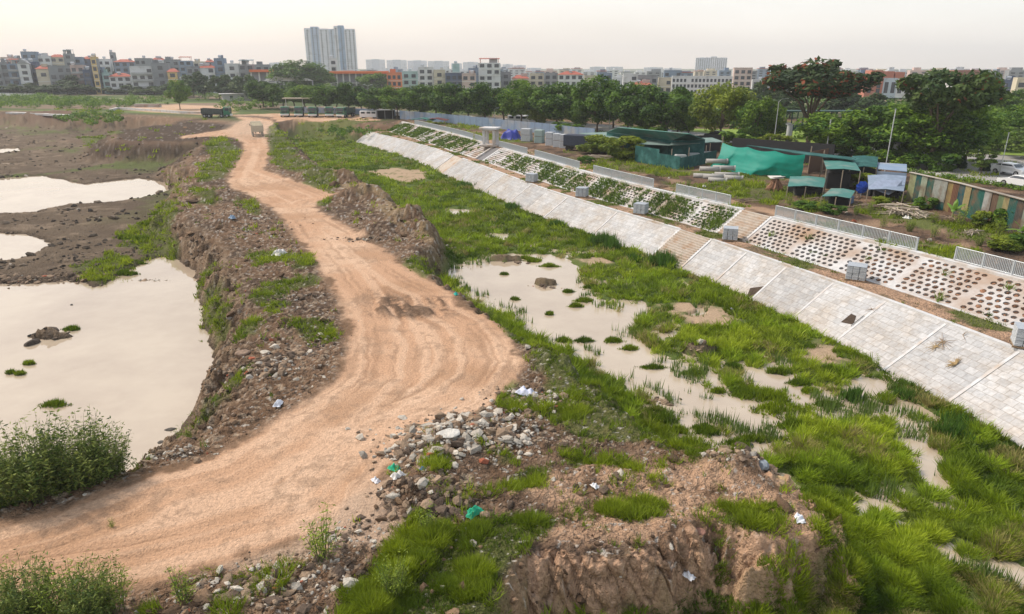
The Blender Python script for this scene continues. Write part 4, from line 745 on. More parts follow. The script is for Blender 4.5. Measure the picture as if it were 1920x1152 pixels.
def house(x0, x1, top, Y, c, label, roof='flat', floors=None, cols=None, depth=11, side=None, zb=-.6, winc=None, balc=False, extra=None, cat='house', grp='houses of the skyline'):
    if x0 < 475: top += random.uniform(3, 9)
    cx, w_, h = local(x0, x1, top, Y, zb); root = empty('town_house' if cat == 'house' else 'city_building', (cx, Y, zb), -math.atan2(cx, Y)*.75, label, cat, grp)
    fl = floors if floors is not None else max(1, int(h/3.4)); nc = cols if cols is not None else max(1, int(w_/3.2)); bh = h-(1.8 if roof in ('hip', 'gable') else .9)
    mb = MB(); mb.box((0, depth/2, bh/2), (w_, depth, bh)); mb.build('wall', cm(c), root)
    if side is not None: sb = MB(); sb.box((w_/2+.06, depth/2, bh/2), (.12, depth-.1, bh-.1)); sb.box((-w_/2-.06, depth/2, bh/2), (.12, depth-.1, bh-.1)); sb.build('side_wall', cm(side), root)
    fh = bh/max(fl, 1); cw = w_/nc
    wm = MB(); wm.box((0, -.05, 0), (min(cw*.60, 2.4), .1, min(fh*.56, 1.9))); me = None
    sm_ = MB(); sm_.box((0, -.12, -min(fh*.5, 1.7)/2-.12), (min(cw*.52, 2.0)+.3, .24, .14))
    k = 0
    for i in range(fl):
        for j in range(nc):
            if random.random() < .08: continue
            loc = (-w_/2+cw*(j+.5), 0, fh*(i+.55)); k += 1
            if me is None: o = wm.build('window', m_pane, root); o.location = loc; me = o.data
            elif k < 95: win(root, me, loc)
    for i in range(1, fl+1):
        if balc and i < fl+1: b_ = MB(); b_.box((0, -.6, fh*(i-1)+.1), (w_*.9, 1.2, .18)); b_.box((0, -1.15, fh*(i-1)+.6), (w_*.9, .08, .9)); b_.build('balcony', cm((.42, .42, .42)), root)
        elif i < fl: b_ = MB(); b_.box((0, -.12, fh*i), (w_+.1, .26, .22)); b_.build('cornice', m_white if sum(c) > .9 else m_grey, root)
    if roof == 'flat':
        p = MB(); p.box((0, .15, bh+.45), (w_, .3, .9)); p.box((-w_/2+.15, depth/2, bh+.45), (.3, depth-.6, .9)); p.box((w_/2-.15, depth/2, bh+.45), (.3, depth-.6, .9)); p.box((0, depth-.15, bh+.45), (w_, .3, .9)); p.build('parapet', cm(tuple(v*.9 for v in c)), root)
    elif roof == 'hip':
        r = MB(); r.add([(-w_/2-.5, -.5, bh), (w_/2+.5, -.5, bh), (w_/2+.5, depth+.5, bh), (-w_/2-.5, depth+.5, bh), (-w_/5, depth/2, h), (w_/5, depth/2, h)], [(0, 1, 5, 4), (2, 3, 4, 5), (1, 2, 5), (3, 0, 4), (3, 2, 1, 0)]); r.build('roof', m_tile, root)
    elif roof == 'gable':
        r = MB(); r.prism([(-w_/2-.3, bh), (w_/2+.3, bh), (0, h+.4)], -.3, depth+.3); r.build('roof', m_grey, root)
    elif roof == 'canopy':
        r = MB(); r.box((0, depth/2, bh+2.3), (w_*.95, depth*.9, .2), rx=.05)
        for sx_ in (-1, 1):
            for sy in (.1, .9): r.box((sx_*w_*.42, depth*sy, bh+1.1), (.2, .2, 2.3))
        r.build('roof_canopy', m_tile if random.random() < .5 else cm((.25, .33, .36)), root)
    if extra or random.random() < .45:
        q = MB(); xx = random.uniform(-.25, .25)*w_; q.box((xx, depth*.5, bh+1.3), (w_*.38, depth*.4, 2.6)); q.build('stair_house', cm(tuple(v*.85 for v in c)), root)
    if random.random() < .5:
        q = MB(); xx = random.uniform(-.35, .35)*w_; q.tube([(xx-.9, depth*.3, bh+1.9), (xx+.9, depth*.3, bh+1.9)], .65, 10); q.box((xx, depth*.3, bh+.7), (1.2, 1.0, 1.4)); q.build('water_tank', mat('steel_tank', (.5, .52, .54), rough=.35, metal=.7) if 'tank' not in MC else MC['tank'], root)
    return root
W, CR, GY, BG, DK, YE, PK, TL = (.62,.63,.64), (.58,.52,.40), (.25,.265,.28), (.20,.26,.35), (.08,.11,.18), (.62,.45,.20), (.55,.42,.38), (.35,.50,.48)
ROW = [(-60,-35,104,400,W,'white'),(-34,-2,112,392,GY,'bare grey'),(-1,12,113,395,GY,'grey unfinished'),(13,30,109,392,BG,'blue-grey balconied'),(32,51,106,390,W,'white narrow bay-windowed'),(52,66,111,397,DK,'slate-blue plain-walled'),(67,89,119,392,CR,'cream two-window'),(92,131,120,395,GY,'weathered grey flat-roofed'),(132,154,117,398,PK,'dusty pink-grey'),(155,168,124,390,DK,'dark navy-sided'),(169,178,101,388,YE,'tall thin yellow'),(179,190,120,395,BG,'narrow blue-grey'),(191,204,133,392,TL,'small pale green'),(205,242,131,392,W,'low white red-roofed'),(244,283,120,390,W,'white four-storey'),(284,313,112,392,GY,'plain grey cement'),(313,330,122,388,YE,'orange-yellow'),(331,350,140,384,W,'low white gabled'),(350,372,120,402,GY,'grey hillside'),(373,400,115,405,W,'white red-topped'),(401,420,106,408,BG,'tall slate-blue'),(421,446,112,405,W,'white blank-walled'),(447,474,110,400,GY,'dark grey block-like')]
for i, (a, b2, tp, Y, c, d) in enumerate(ROW):
    rf = {'low white red-roofed': 'hip', 'white red-topped': 'hip', 'low white gabled': 'gable', 'orange-yellow': 'hip', 'cream two-window': 'hip', 'white narrow bay-windowed': 'gable', 'blue-grey balconied': 'canopy', 'dark grey block-like': 'canopy'}.get(d, 'flat')
    house(a, b2, tp, Y, c, f'{d} town house, {ORD[i]} from left in front row', rf, side=GY if sum(c) > 1.2 else None, balc=('balcon' in d or 'four' in d or 'pink' in d), cols=3 if 'four' in d else (1 if 'plain' in d or 'blank' in d else None), floors=2 if 'two-window' in d else None)
BACK = [(2,22,104,480,PK),(22,39,101,470,GY),(40,65,93,475,BG),(70,92,99,480,W),(93,117,98,485,CR),(118,133,92,470,GY),(136,152,99,480,BG),(153,176,97,490,DK),(182,204,104,480,W),(205,212,94,500,GY),(214,250,104,480,BG),(253,281,101,470,GY),(284,306,103,500,W),(308,334,104,480,GY),(335,357,107,470,BG),(362,384,112,500,CR),(385,398,108,480,BG)]
for i, (a, b2, tp, Y, c) in enumerate(BACK):
    house(a, b2, tp, Y, c, f'distant house behind the front row, {ORD[i]} from the left in the back row', random.choice(['flat', 'canopy', 'flat', 'hip']), floors=5)
MID = [(478,504,121,450,GY,'grey house beside the orange school'),(616,632,109,430,W,'narrow white house standing in front of the tall tower'),(754,782,134,420,TL,'teal-grey low building right of the orange block'),(784,812,126,400,W,'white three-storey house with plain side wall'),(813,834,131,398,CR,'cream house with arched windows'),(835,868,137,395,DK,'mauve-grey flat building right of the cream arched house'),(848,861,120,430,TL,'small green-clad rooftop house'),(866,892,138,390,PK,'pinkish low house behind the trees'),(897,938,115,400,W,'white stepped villa with brown roof terrace'),(878,897,128,420,BG,'blue-grey house left of the stepped villa'),(939,958,135,410,GY,'slate grey low house right of the stepped villa'),(960,992,141,400,PK,'brick-red topped low house'),(993,1020,138,430,CR,'pale house left of the arched white building'),(1021,1046,137,420,GY,'grey slate-roofed house near the arched building'),(1047,1094,134,410,W,'white building with row of arches and green roof'),(1096,1122,142,420,CR,'pale cream low building behind trees'),(1124,1148,137,430,BG,'dark blue-grey building with flat roof'),(1150,1168,146,420,W,'small white house behind treetops'),(1169,1196,139,400,W,'white long house with plain wall'),(1197,1233,141,395,GY,'dark grey unfinished house with open floors'),(1186,1224,153,380,PK,'low building with red tiled roof'),(1236,1260,146,400,CR,'cream house left of the long white terrace'),(1246,1278,132,470,BG,'hazy blue-grey block behind the long terrace'),(1378,1411,127,420,PK,'brown-grey tower house with roof hut'),(1412,1450,150,430,W,'white low building right of the brown tower house'),(1452,1480,155,430,GY,'grey building behind the big flowering tree')]
for i, (a, b2, tp, Y, c, d) in enumerate(MID):
    house(a, b2, tp, Y, c, d, 'hip' if ('red' in d or 'green roof' in d) else ('canopy' if 'terrace' in d and 'stepped' in d else 'flat'), grp='houses behind the tree row')
house(1262, 1372, 143, 385, W, 'long white terrace with blue windows and slate roof', 'flat', floors=3, cols=16, cat='building', grp='larger buildings of the skyline')
# tall tower
def tower(x0, x1, top, Y, c, label, bays, floors, zb=0, prof=None, wn=True, grp=None, dp=26):
    cx, w_, h = local(x0, x1, top, Y, zb); root = empty('tower_block', (cx, Y, zb), -math.atan2(cx, Y)*.8, label, 'tower block', grp)
    x = -w_/2; fh = h/floors; wn_me = None; k = 0; st = MB(); stn = 0
    for (fw, off, hh, c2) in prof or [(1, 0, 1, c)]:
        bw = fw*w_; mb = MB(); mb.box((x+bw/2, off+dp/2, h*hh/2), (bw-.02, dp, h*hh)); mb.box((x+bw/2, off+dp/2, h*hh+.5), (bw*.96, dp*.96, 1.0)); mb.build('bay', cm(c2), root)
        if wn:
            nc = max(1, int(bw/4.2))
            for i in range(int(floors*hh)):
                for j in range(nc):
                    loc = (x+bw*(j+.5)/nc, off-.06, fh*(i+.55))
                    if k < 100:
                        if wn_me is None: q = MB(); q.box((0, 0, 0), (1.5, .12, 1.6)); o = q.build('window', m_pane, root); o.location = loc; wn_me = o.data
                        else: win(root, wn_me, loc)
                    else: st.box(loc, (1.5, .12, 1.6)); stn += 1
                    k += 1
        x += bw
    if stn: o = st.build('windows', m_pane, root); o['kind'] = 'stuff'
    return root
Wt, Bt = (.62, .64, .68), (.26, .37, .52)
tower(571, 664, 52, 930, Wt, 'tall white and blue residential tower, the highest building in view', 14, 22, prof=[(.12, 0, .97, Wt), (.16, 1.2, 1.0, (.40, .48, .60)), (.20, 0, .965, Wt), (.10, 1.5, .96, (.5, .56, .64)), (.08, 1.2, 1.02, Wt), (.12, 2, 1.03, Bt), (.22, 0, .965, Wt)], grp='towers of the city')
tower(1306, 1363, 108, 1700, Wt, 'pale hazy tower block standing alone right of the centre', 8, 17, prof=[(.12, 0, .96, Wt), (.35, 1, .97, (.5, .55, .62)), (.2, 0, 1.03, Wt), (.33, 1, .96, (.54, .57, .62))], grp='towers of the city', wn=True)
FT = [(505,532,118,1900,'left of the tall tower'),(686,721,112,1900,'just right of the tall tower'),(725,762,113,2000,'second right of the tall tower'),(764,800,114,2050,'third right of the tall tower'),(802,842,115,2000,'fourth right of the tall tower'),(846,866,119,2100,'slim, fifth right of the tall tower'),(868,897,117,2100,'sixth right of the tall tower, behind green rooftop'),(905,940,121,2200,'behind the white stepped villa'),(942,962,121,2200,'right of the stepped villa'),(963,986,123,2200,'paired with a lower one, above the red-topped house'),(988,1015,128,2200,'low one at the end of the hazy central group'),(1106,1134,126,2000,'left of the pair above the tall dark tree'),(1137,1168,126,2000,'right of the pair above the tall dark tree'),(1208,1243,127,2100,'between the tree row and the lone pale tower'),(1246,1278,129,2300,'just left of the lone pale tower')]
for a, b2, tp, Y, d in FT: tower(a, b2, tp, Y, Wt, 'far hazy white tower block '+d, 4, 14, prof=[(.3, 0, .97, Wt), (.4, 1.5, 1.0, (.52, .56, .62)), (.3, 0, .97, Wt)], wn=False, grp='far hazy towers')
# the low town beyond, roof behind roof into the haze
rq = random.Random(12); LOW = []; x = 482
while x < 1915:
    w2 = rq.uniform(16, 34); LOW.append((x, x+w2*rq.uniform(.8, 1.0), rq.uniform(124, 133) if not 1225 < x < 1300 else 133, rq.uniform(560, 900), rq.choice([W, GY, BG, CR, W, PK, (.50,.52,.55)]))); x += w2
nm = 0
for i, (a, b2, tp, Y, c) in enumerate(LOW):
    tens = ['', 'twenty-', 'thirty-', 'forty-', 'fifty-', 'sixty-'][0]
    cx, w_, h = local(a, b2, tp, Y, 0); r = empty('distant_house', (cx, Y, 0), -math.atan2(cx, Y)*.7, ('hazy low building on the horizon, '+(ORD[i]+' from the orange school rightward' if i < 30 else ORD[len(LOW)-1-i]+' from the right edge leftward')), 'house', 'hazy low town on the horizon')
    q = MB(); q.box((0, 8, h*.42), (w_, 16, h*.84)); q.box((w_*rq.uniform(-.2, .2), 8, h*.9), (w_*rq.uniform(.3, .7), 9, h*.2)); q.build('wall', cm(c), r)
    q = MB(); nc = max(2, int(w_/5))
    for fl_ in range(3):
        for k in range(nc): q = MB(); q.box((-w_/2+w_*(k+.5)/nc, -.08, h*(.35+.17*fl_)), (w_/nc*.5, .14, h*.08)); q.build('window', m_pane, r)
    if rq.random() < .35: q = MB(); q.box((0, 8, h*.86+.3), (w_*1.05, 17, .6)); q.build('roof', m_tile if rq.random() < .5 else m_grey, r)
# orange school, arched hall
m_or = mat('orange_paint', (.72, .17, .05), rough=.7, noise=.08, nscale=.5)
def school(x0, x1, top, Y, label, cols):
    zb = -.6; cx, w_, h = local(x0, x1, top, Y, zb); r = empty('school_building', (cx, Y, zb), -math.atan2(cx, Y)*.6, label, 'building', 'larger buildings of the skyline')
    q = MB(); q.box((0, 6, h/2-.6), (w_, 8, h-1.2)); q.build('wall', cm((.30, .30, .33)), r); q = MB(); q.box((0, 4.5, h-.6), (w_+1, 13, 1.3)); q.build('roof_band', m_or, r)
    q = MB(); q.box((0, .9, h*.48), (w_, 2, .4)); q.build('gallery', m_white, r)
    for i in range(cols+1): q = MB(); q.box((-w_/2+w_*i/cols, 0, (h-1.3)/2), (.7, .7, h-1.3)); q.build('column', m_white, r)
    return r
school(472, 557, 131, 400, 'low school building with orange roof band, left one', 6); school(620, 725, 134, 400, 'low school building with orange roof band and white columns, right one', 9)
house(725, 752, 136, 392, (.66, .22, .10), 'orange and white end block of the school', 'flat', floors=3, cols=3, cat='building', grp='larger buildings of the skyline')
cx, w_, h = local(495, 585, 140, 360, 0); r = empty('arched_hall', (cx, 360, 0), -math.atan2(cx, 360), 'hall with pale curved roof in front of the orange school', 'hall')
prof = [(-w_/2+w_*i/14, h-3.0+3.0*math.sin(math.pi*i/14)) for i in range(15)]
q = MB(); q.prism(prof+[(w_/2, h-3.2), (-w_/2, h-3.2)][:0], 0, 18); q.build('roof', mat('pale_sheet_roof', (.62, .62, .60), rough=.5), r)
for sx_ in (-1, 0, 1): q = MB(); q.box((sx_*w_*.48, .5, (h-3)/2), (.6, .6, h-3)); q.build('column', m_grey, r)
# brick institute at the right and its neighbours
m_brk = mat('red_brick', (.42, .16, .11), rough=.9, noise=.12, nscale=1)
def instit(x0, x1, top, Y, parts_, label):
    zb = 0; cx, w_, h = local(x0, x1, top, Y, zb); r = empty('institute_building', (cx, Y, zb), -math.atan2(cx, Y)*.6, label, 'building', 'larger buildings of the skyline')
    wm_ = None
    for (f0, f1, hh, m, nm, wn) in parts_:
        q = MB(); bw = (f1-f0)*w_; q.box((-w_/2+(f0+f1)/2*w_, 8+hh, h*hh/2), (bw-.03, 16, h*hh)); q.build(nm, m, r)
        if wn:
            for i in range(wn):
                for j in range(max(1, int(bw/2.6))):
                    loc = (-w_/2+f0*w_+bw*(j+.5)/max(1, int(bw/2.6)), hh-.06, h*hh*(.35+.5*i/max(1, wn)))
                    if wm_ is None: z_ = MB(); z_.box((0, 0, 0), (1.6, .12, 1.9)); o = z_.build('window', m_pane, r); o.location = loc; wm_ = o.data
                    else: win(r, wm_, loc)
    return r
instit(1632, 1722, 132, 330, [(0, .34, .72, m_brk, 'brick_wing', 2), (.08, .30, 1.0, m_brk, 'roof_box', 0), (.34, .60, .72, cm((.45, .52, .58)), 'glass_wing', 3), (.31, .52, .96, m_brk, 'roof_box', 0), (.54, .72, .93, m_brk, 'roof_box', 0), (.60, 1.0, .70, cm((.62, .64, .64)), 'white_wing', 2)], 'red brick and glass institute with three brick roof boxes, behind the roadside trees')
instit(1796, 1862, 132, 320, [(0, .7, .72, cm((.66, .66, .66)), 'white_wing', 3), (.06, .68, 1.0, mat('brown_clad', (.26, .13, .10), rough=.8), 'roof_box', 1), (.7, .86, .93, cm(CR), 'cream_tower', 3), (.86, 1.0, .86, cm(CR), 'cream_tower', 3)], 'white and cream institute with brown top storey near the right edge')
house(1863, 1880, 136, 380, GY, 'grey roof-stepped building right of the brown-topped institute', 'flat'); house(1880, 1912, 150, 350, DK, 'low slate-roofed building near the right edge of the skyline', 'flat', floors=2); house(1912, 1945, 146, 300, CR, 'cream building cut by the right edge of the picture', 'flat')
house(1722, 1794, 140, 360, W, 'white flat building between the two institutes', 'flat', floors=3, grp='larger buildings of the skyline'); house(1608, 1634, 137, 380, BG, 'blue-grey roof-topped building left of the brick institute', 'flat')
# small works in the left distance
q = P(447, 189, -.6); r = empty('pump_house', q, .5, 'small grey flat-roofed hut beyond the dump truck', 'hut')
z_ = MB(); z_.box((0, 0, 1.4), (13, 5, 2.8)); z_.build('wall', cm((.40, .39, .38)), r); z_ = MB(); z_.box((0, 0, 2.95), (15, 6.5, .3)); z_.build('roof', m_conc, r)
for x_ in (-3, 1.5, 4): z_ = MB(); z_.box((x_, -2.53, 1.6), (1.2, .06, 1.1)); z_.build('window', m_pane, r)
def wall_line(px_pts, z, h, th, name, label, cat, m, step=1):
    pts_ = [P(a, b2, z) for a, b2 in px_pts]; mb = MB(); o = pts_[0]
    for p0, p1 in zip(pts_[:-1], pts_[1:]):
        d = p1-p0; L = math.hypot(d[0], d[1]); mb.box(((p0[0]+p1[0])/2-o[0], (p0[1]+p1[1])/2-o[1], h/2-.15), (L+th*.5, th, h+.3), rz=math.atan2(d[1], d[0]))
    ob = mb.build(name, m); ob.location = tuple(map(float, o)); return tag(ob, label, cat)
wall_line([(207,209),(222,205),(300,210),(340,213),(420,215)], -.8, .7, .8, 'kerb_wall', 'pale curved concrete kerb wall beside the lone tree', 'wall', m_conc)
wall_line([(-60,180),(0,180),(75,181)], -.6, 1.2, .4, 'boundary_wall', 'long low white wall at the left edge below the houses', 'wall', m_white)
wall_line([(165,187),(232,190)], -.6, 1.0, .3, 'boundary_wall', 'short cream wall in the fields below the red-roofed house', 'wall', cm(CR))
wall_line([(258,202),(298,202)], -.8, 1.3, 2.2, 'culvert_block', 'grey concrete culvert box lying left of the lone tree', 'culvert', m_conc2)
wall_line([(20,212),(60,213),(125,217)], -.8, .25, 2.5, 'concrete_strip', 'pale narrow concrete strip at far left field edge', 'path', m_conc)
# ---------------------------------------------------------------- trees
m_leaf = mat('tree_leaves', attr=True, rough=.6, spec=.25, trans=.3)
m_bark = mat('bark', (.12, .09, .065), rough=.95, noise=.3, nscale=6)
def leafcloud(centres, radii, n, size, cols, seed, squash=.75):
    r = np.random.default_rng(seed); k = r.integers(0, len(centres), n); c = centres[k]; R = radii[k]
    d = r.normal(0, 1, (n, 3)); d /= np.linalg.norm(d, axis=1)[:, None]; rr = r.uniform(.35, 1.0, n)**.6*R
    p = c+d*rr[:, None]*[1, 1, squash]
    a = r.normal(0, 1, (n, 3)); a /= np.linalg.norm(a, axis=1)[:, None]; nn = d*.8+r.normal(0, .55, (n, 3))+[0, 0, .5]; b2 = np.cross(nn, a); b2 /= np.linalg.norm(b2, axis=1)[:, None]; a = np.cross(b2, nn); a /= np.linalg.norm(a, axis=1)[:, None]
    s = size*r.uniform(.55, 1.3, n)[:, None]; V = np.stack([p-a*s, p+b2*s*.5, p+a*s, p-b2*s*.5], 1).reshape(-1, 3)
    ck = r.uniform(0, 1, len(centres))[k]; base_ = np.array(cols[0])+(np.array(cols[1])-np.array(cols[0]))*np.clip(ck*.7+r.uniform(-.2, .5, n), 0, 1)[:, None]
    if len(cols) > 2: base_ = np.where((r.uniform(0, 1, n) < cols[3]*(ck > .45))[:, None], np.array(cols[2]), base_)
    return V, np.repeat(base_, 4, 0)
def tree_proto(seed, cols, n=6500, leaf=.028, shape='round', nclu=40, trunk=.30):
    """a tree one metre high and one metre wide, scaled when placed"""
    r = random.Random(seed); root = bpy.data.objects.new('roadside_tree', None); COL.objects.link(root)
    cs = []; rr = []
    for i in range(nclu):
        while True:
            x, y, z = r.uniform(-1, 1), r.uniform(-1, 1), r.uniform(-1, 1)
            if .25 < x*x+y*y+z*z < 1: break
        if shape == 'round': cs.append((x*.40, y*.40, .58+z*.33)); rr.append(r.uniform(.10, .18))
        elif shape == 'open': cs.append((x*.42, y*.42, .72+z*.17*(1-.3*abs(x))+.06)); rr.append(r.uniform(.06, .125))
        elif shape == 'low': cs.append((x*.42, y*.42, .45+z*.40)); rr.append(r.uniform(.13, .2))
        elif shape == 'layer': cs.append((x*.42, y*.42, .35+.14*int((z+1)*2.2))); rr.append(r.uniform(.08, .14))
    V, c = leafcloud(np.array(cs), np.array(rr), n, leaf, cols, seed, .45 if shape == 'layer' else .75)
    mesh_np('crown', V, np.arange(len(V)).reshape(-1, 4), m_leaf, root, col=c)
    mb = MB(); fork = trunk*.8; mb.tube([(0, 0, -.03), (.008, 0, fork*.5), (-.01, .01, fork)], [.022, .017, .015], 7)
    for i in range(9 if shape != 'low' else 5):
        q = cs[r.randrange(len(cs))]; mid = (q[0]*.35+r.uniform(-.03, .03), q[1]*.35, fork+(q[2]-fork)*.5); mb.tube([(-.01, .01, fork*.92), mid, q], [.012, .008, .003], 5, cap=False)
    mb.build('trunk', m_bark, root); return root
D1, D2, D3 = ((.014, .055, .007), (.11, .205, .014)), ((.032, .095, .008), (.18, .29, .018)), ((.08, .13, .010), (.24, .29, .018))
PR_ = {'dark': [tree_proto(s, D1) for s in (1, 2, 3)], 'mid': [tree_proto(s, D2) for s in (4, 5)], 'yellow': [tree_proto(6, D3), tree_proto(16, D3, n=4000)],
    'flame': [tree_proto(7, ((.022, .045, .018), (.07, .11, .03), (.26, .075, .035), .22), n=7500, leaf=.026, shape='open', nclu=60, trunk=.42), tree_proto(8, ((.03, .065, .02), (.09, .14, .03), (.26, .08, .035), .05), n=6000, leaf=.028, shape='open', nclu=46, trunk=.45)],
    'bush': [tree_proto(9, D2, n=2600, leaf=.06, shape='low', nclu=16, trunk=.12), tree_proto(10, D1, n=2600, leaf=.06, shape='low', nclu=16, trunk=.12)], 'ybush': [tree_proto(11, D3, n=3600, leaf=.05, shape='low', nclu=20, trunk=.15)],
    'layer': [tree_proto(12, ((.06, .11, .02), (.14, .21, .03)), n=4200, leaf=.03, shape='layer', nclu=40, trunk=.3)],
    'far': [tree_proto(13, ((.03, .06, .022), (.06, .105, .03)), n=1500, leaf=.06, nclu=20), tree_proto(14, ((.035, .07, .02), (.10, .14, .03)), n=1500, leaf=.06, nclu=20)]}
used_p = set(); WK = 1.36
def tree(px, by, ty, wpx, kind, label, group, zb=0.0, cat='tree', name=None):
    b2 = P(px, by, zb); Y = b2[1]; top = PD(px, ty, Y)[2]; w_ = PD(px+wpx/2, by, Y)[0]-PD(px-wpx/2, by, Y)[0]
    pl = PR_[kind]; fresh = [p_ for p_ in pl if p_.name not in used_p]; pr = fresh[0] if fresh else pl[random.randrange(len(pl))]
    o = pr if pr.name not in used_p else copy_tree(pr)
    used_p.add(pr.name)
    o.location = (float(b2[0]), float(Y), zb-.05); o.rotation_euler = (0, 0, random.uniform(0, 6.28)); h = top-zb; o.scale = (w_*WK, w_*WK, h*1.06)
    if name: o.name = name
    return tag(o, label, cat, group)
g1 = 'trees along the city road'
ROWT = [(1248,262,156,88,'dark'),(1176,256,157,76,'dark'),(1120,250,141,80,'dark'),(1043,243,157,84,'dark'),(978,238,150,66,'mid'),(910,233,152,74,'dark'),(846,228,157,66,'dark'),(790,224,160,62,'dark'),(745,220,160,56,'mid'),(702,216,166,50,'dark'),(655,210,152,58,'dark'),(612,208,157,54,'dark'),(572,205,160,52,'mid'),(532,203,153,52,'dark'),(494,200,150,50,'dark')]
for i, (a, b2, tp, wd_, k) in enumerate(ROWT): tree(a, b2, tp, wd_, k, f'dark roadside tree, {ORD[i]} leftward from the yellow-green tree', g1)
tree(1350, 270, 147, 92, 'yellow', 'bright yellow-green roadside tree standing behind the green netting shed', g1)
tree(1512, 283, 118, 172, 'flame', 'large spreading tree with rusty red flower clusters behind the green tarpaulin', g1)
tree(1742, 318, 134, 150, 'flame', 'open-crowned tree with few red flowers above the road', g1)
RW2 = [(1270,250,170,70,'mid'),(1212,246,176,70,'mid'),(1150,241,166,72,'dark'),(1080,236,172,70,'mid'),(1010,231,164,66,'dark'),(944,227,166,66,'mid'),(878,222,168,62,'dark'),(818,218,168,58,'mid'),(768,214,170,54,'dark'),(722,212,172,52,'mid'),(678,208,168,50,'dark'),(632,205,164,50,'mid'),(592,203,165,48,'dark'),(552,201,162,48,'mid'),(512,199,160,46,'dark')]
for i, (a, b2, tp, wd_, k) in enumerate(RW2): tree(a, b2, tp, wd_, k, f'tree of the inner roadside row, {ORD[i]} leftward from the yellow-green tree', 'inner row of roadside trees')
UND = [(1140,262,226,54,'bush'),(1215,264,228,56,'bush'),(1300,268,226,56,'ybush'),(1390,280,232,60,'bush'),(1455,284,250,50,'ybush'),(1580,300,256,56,'bush'),(1635,310,262,60,'bush'),(1690,316,268,54,'bush'),(1760,322,272,56,'bush'),(1060,252,222,50,'bush'),(980,244,218,46,'bush')]
for i, (a, b2, tp, wd_, k) in enumerate(sorted(UND)): tree(a, b2, tp, wd_, k, f'understorey bush beneath the roadside trees, {ORD[i]} from the left', 'bushes beneath the roadside trees', cat='bush', name='leafy_bush')
SM = [(1560,300,205,110,'mid','full green tree right under the red-flowered crown'),(1690,300,196,110,'mid','full green tree left of the open-crowned one'),(1810,305,205,90,'mid','green tree left of the tall grey street lamp'),(1412,278,182,62,'mid','mid green tree between the yellow-green tree and the red-flowered one'),(1445,272,196,50,'mid','smaller green tree just left of the red-flowered tree'),(1290,262,196,50,'mid','half-hidden lighter tree left of the yellow-green tree'),(1210,255,205,40,'mid','small light tree peeping between two dark roadside trees'),(1085,246,195,40,'mid','light green young tree in a gap of the dark row'),(1010,240,196,40,'yellow','yellowish young tree behind the blue fence'),(1612,300,205,110,'mid','bushy roadside tree behind the blue-grey sheds'),(1660,305,190,110,'dark','dark bushy tree behind the thin roadside pole'),(1712,312,200,120,'mid','dense green tree over the white parked car'),(1775,316,215,90,'dark','dense dark tree right of the open-crowned one'),(1798,312,190,80,'mid','leafy tree right of the dense dark one'),(1838,330,274,44,'layer','small thin-stemmed tree with light leaves near the white cars'),(1575,296,225,70,'mid','low green tree left of the blue-grey sheds'),(1870,285,236,80,'layer','tiered light green tree in the park across the road'),(1925,300,240,90,'layer','tiered light green tree at the right edge across the road')]
for a, b2, tp, wd_, k, d in SM: tree(a, b2, tp, wd_, k, d, 'trees by the road at right')
BKT = [(1655,240,196,60,'mid'),(1700,236,190,60,'dark'),(1748,240,186,60,'mid'),(1800,236,176,60,'dark'),(1838,232,162,60,'dark'),(1872,236,175,56,'mid'),(1910,234,168,60,'dark'),(1640,225,176,56,'dark'),(1600,222,172,60,'mid'),(1560,220,170,60,'dark'),(1480,222,176,60,'mid'),(1430,216,150,60,'dark'),(1945,240,176,60,'mid'),(1890,262,212,64,'mid'),(1912,268,196,84,'mid'),(1862,262,204,70,'mid'),(1955,275,190,90,'dark'),(1835,256,214,60,'mid'),(1780,262,220,50,'mid'),(1930,262,205,60,'dark'),(1395,216,166,56,'mid'),(1330,214,160,60,'dark'),(1270,212,165,50,'mid')]
for i, (a, b2, tp, wd_, k) in enumerate(sorted(BKT)): tree(a, b2, tp, wd_, 'far' if b2 < 226 else k, f'park tree beyond the road, {ORD[i]} from the left', 'park trees beyond the road')
LFT = [(560,178,113,86,'dark','big rounded tree behind the curved-roof hall'),(600,176,128,50,'mid','tree standing at the foot of the tall tower'),(700,175,137,50,'mid','round tree in front of the orange school columns')]
for a, b2, tp, wd_, k, d in LFT: tree(a, b2, tp, wd_, k, d, 'trees by the school')
tree(338, 206, 150, 36, 'mid', 'lone bushy tree on the bare ground left of the dump truck', None, zb=-.8)
LT_ = [(20,178,158,44),(52,178,156,46),(84,178,160,44),(128,179,154,48),(164,178,158,40),(215,178,164,40),(240,178,160,46),(275,179,162,44),(325,182,158,44),(350,184,152,40),(8,172,152,34),(36,176,154,40),(62,176,150,36),(102,176,146,40),(120,176,148,36),(145,177,142,44),(182,176,156,30),(200,176,158,26),(226,174,158,40),(262,177,160,36),(290,178,162,36),(312,180,160,40),(364,182,138,44),(385,186,136,46),(412,186,140,42),(436,187,142,46),(460,188,140,46),(480,190,146,40),(206,168,122,28),(505,196,155,40)]
for i, (a, b2, tp, wd_) in enumerate(sorted(LT_)): tree(a, b2, tp, wd_, 'far', f'tree below the left houses, {ORD[i]} from the left edge', 'trees below the left houses', zb=-.6)
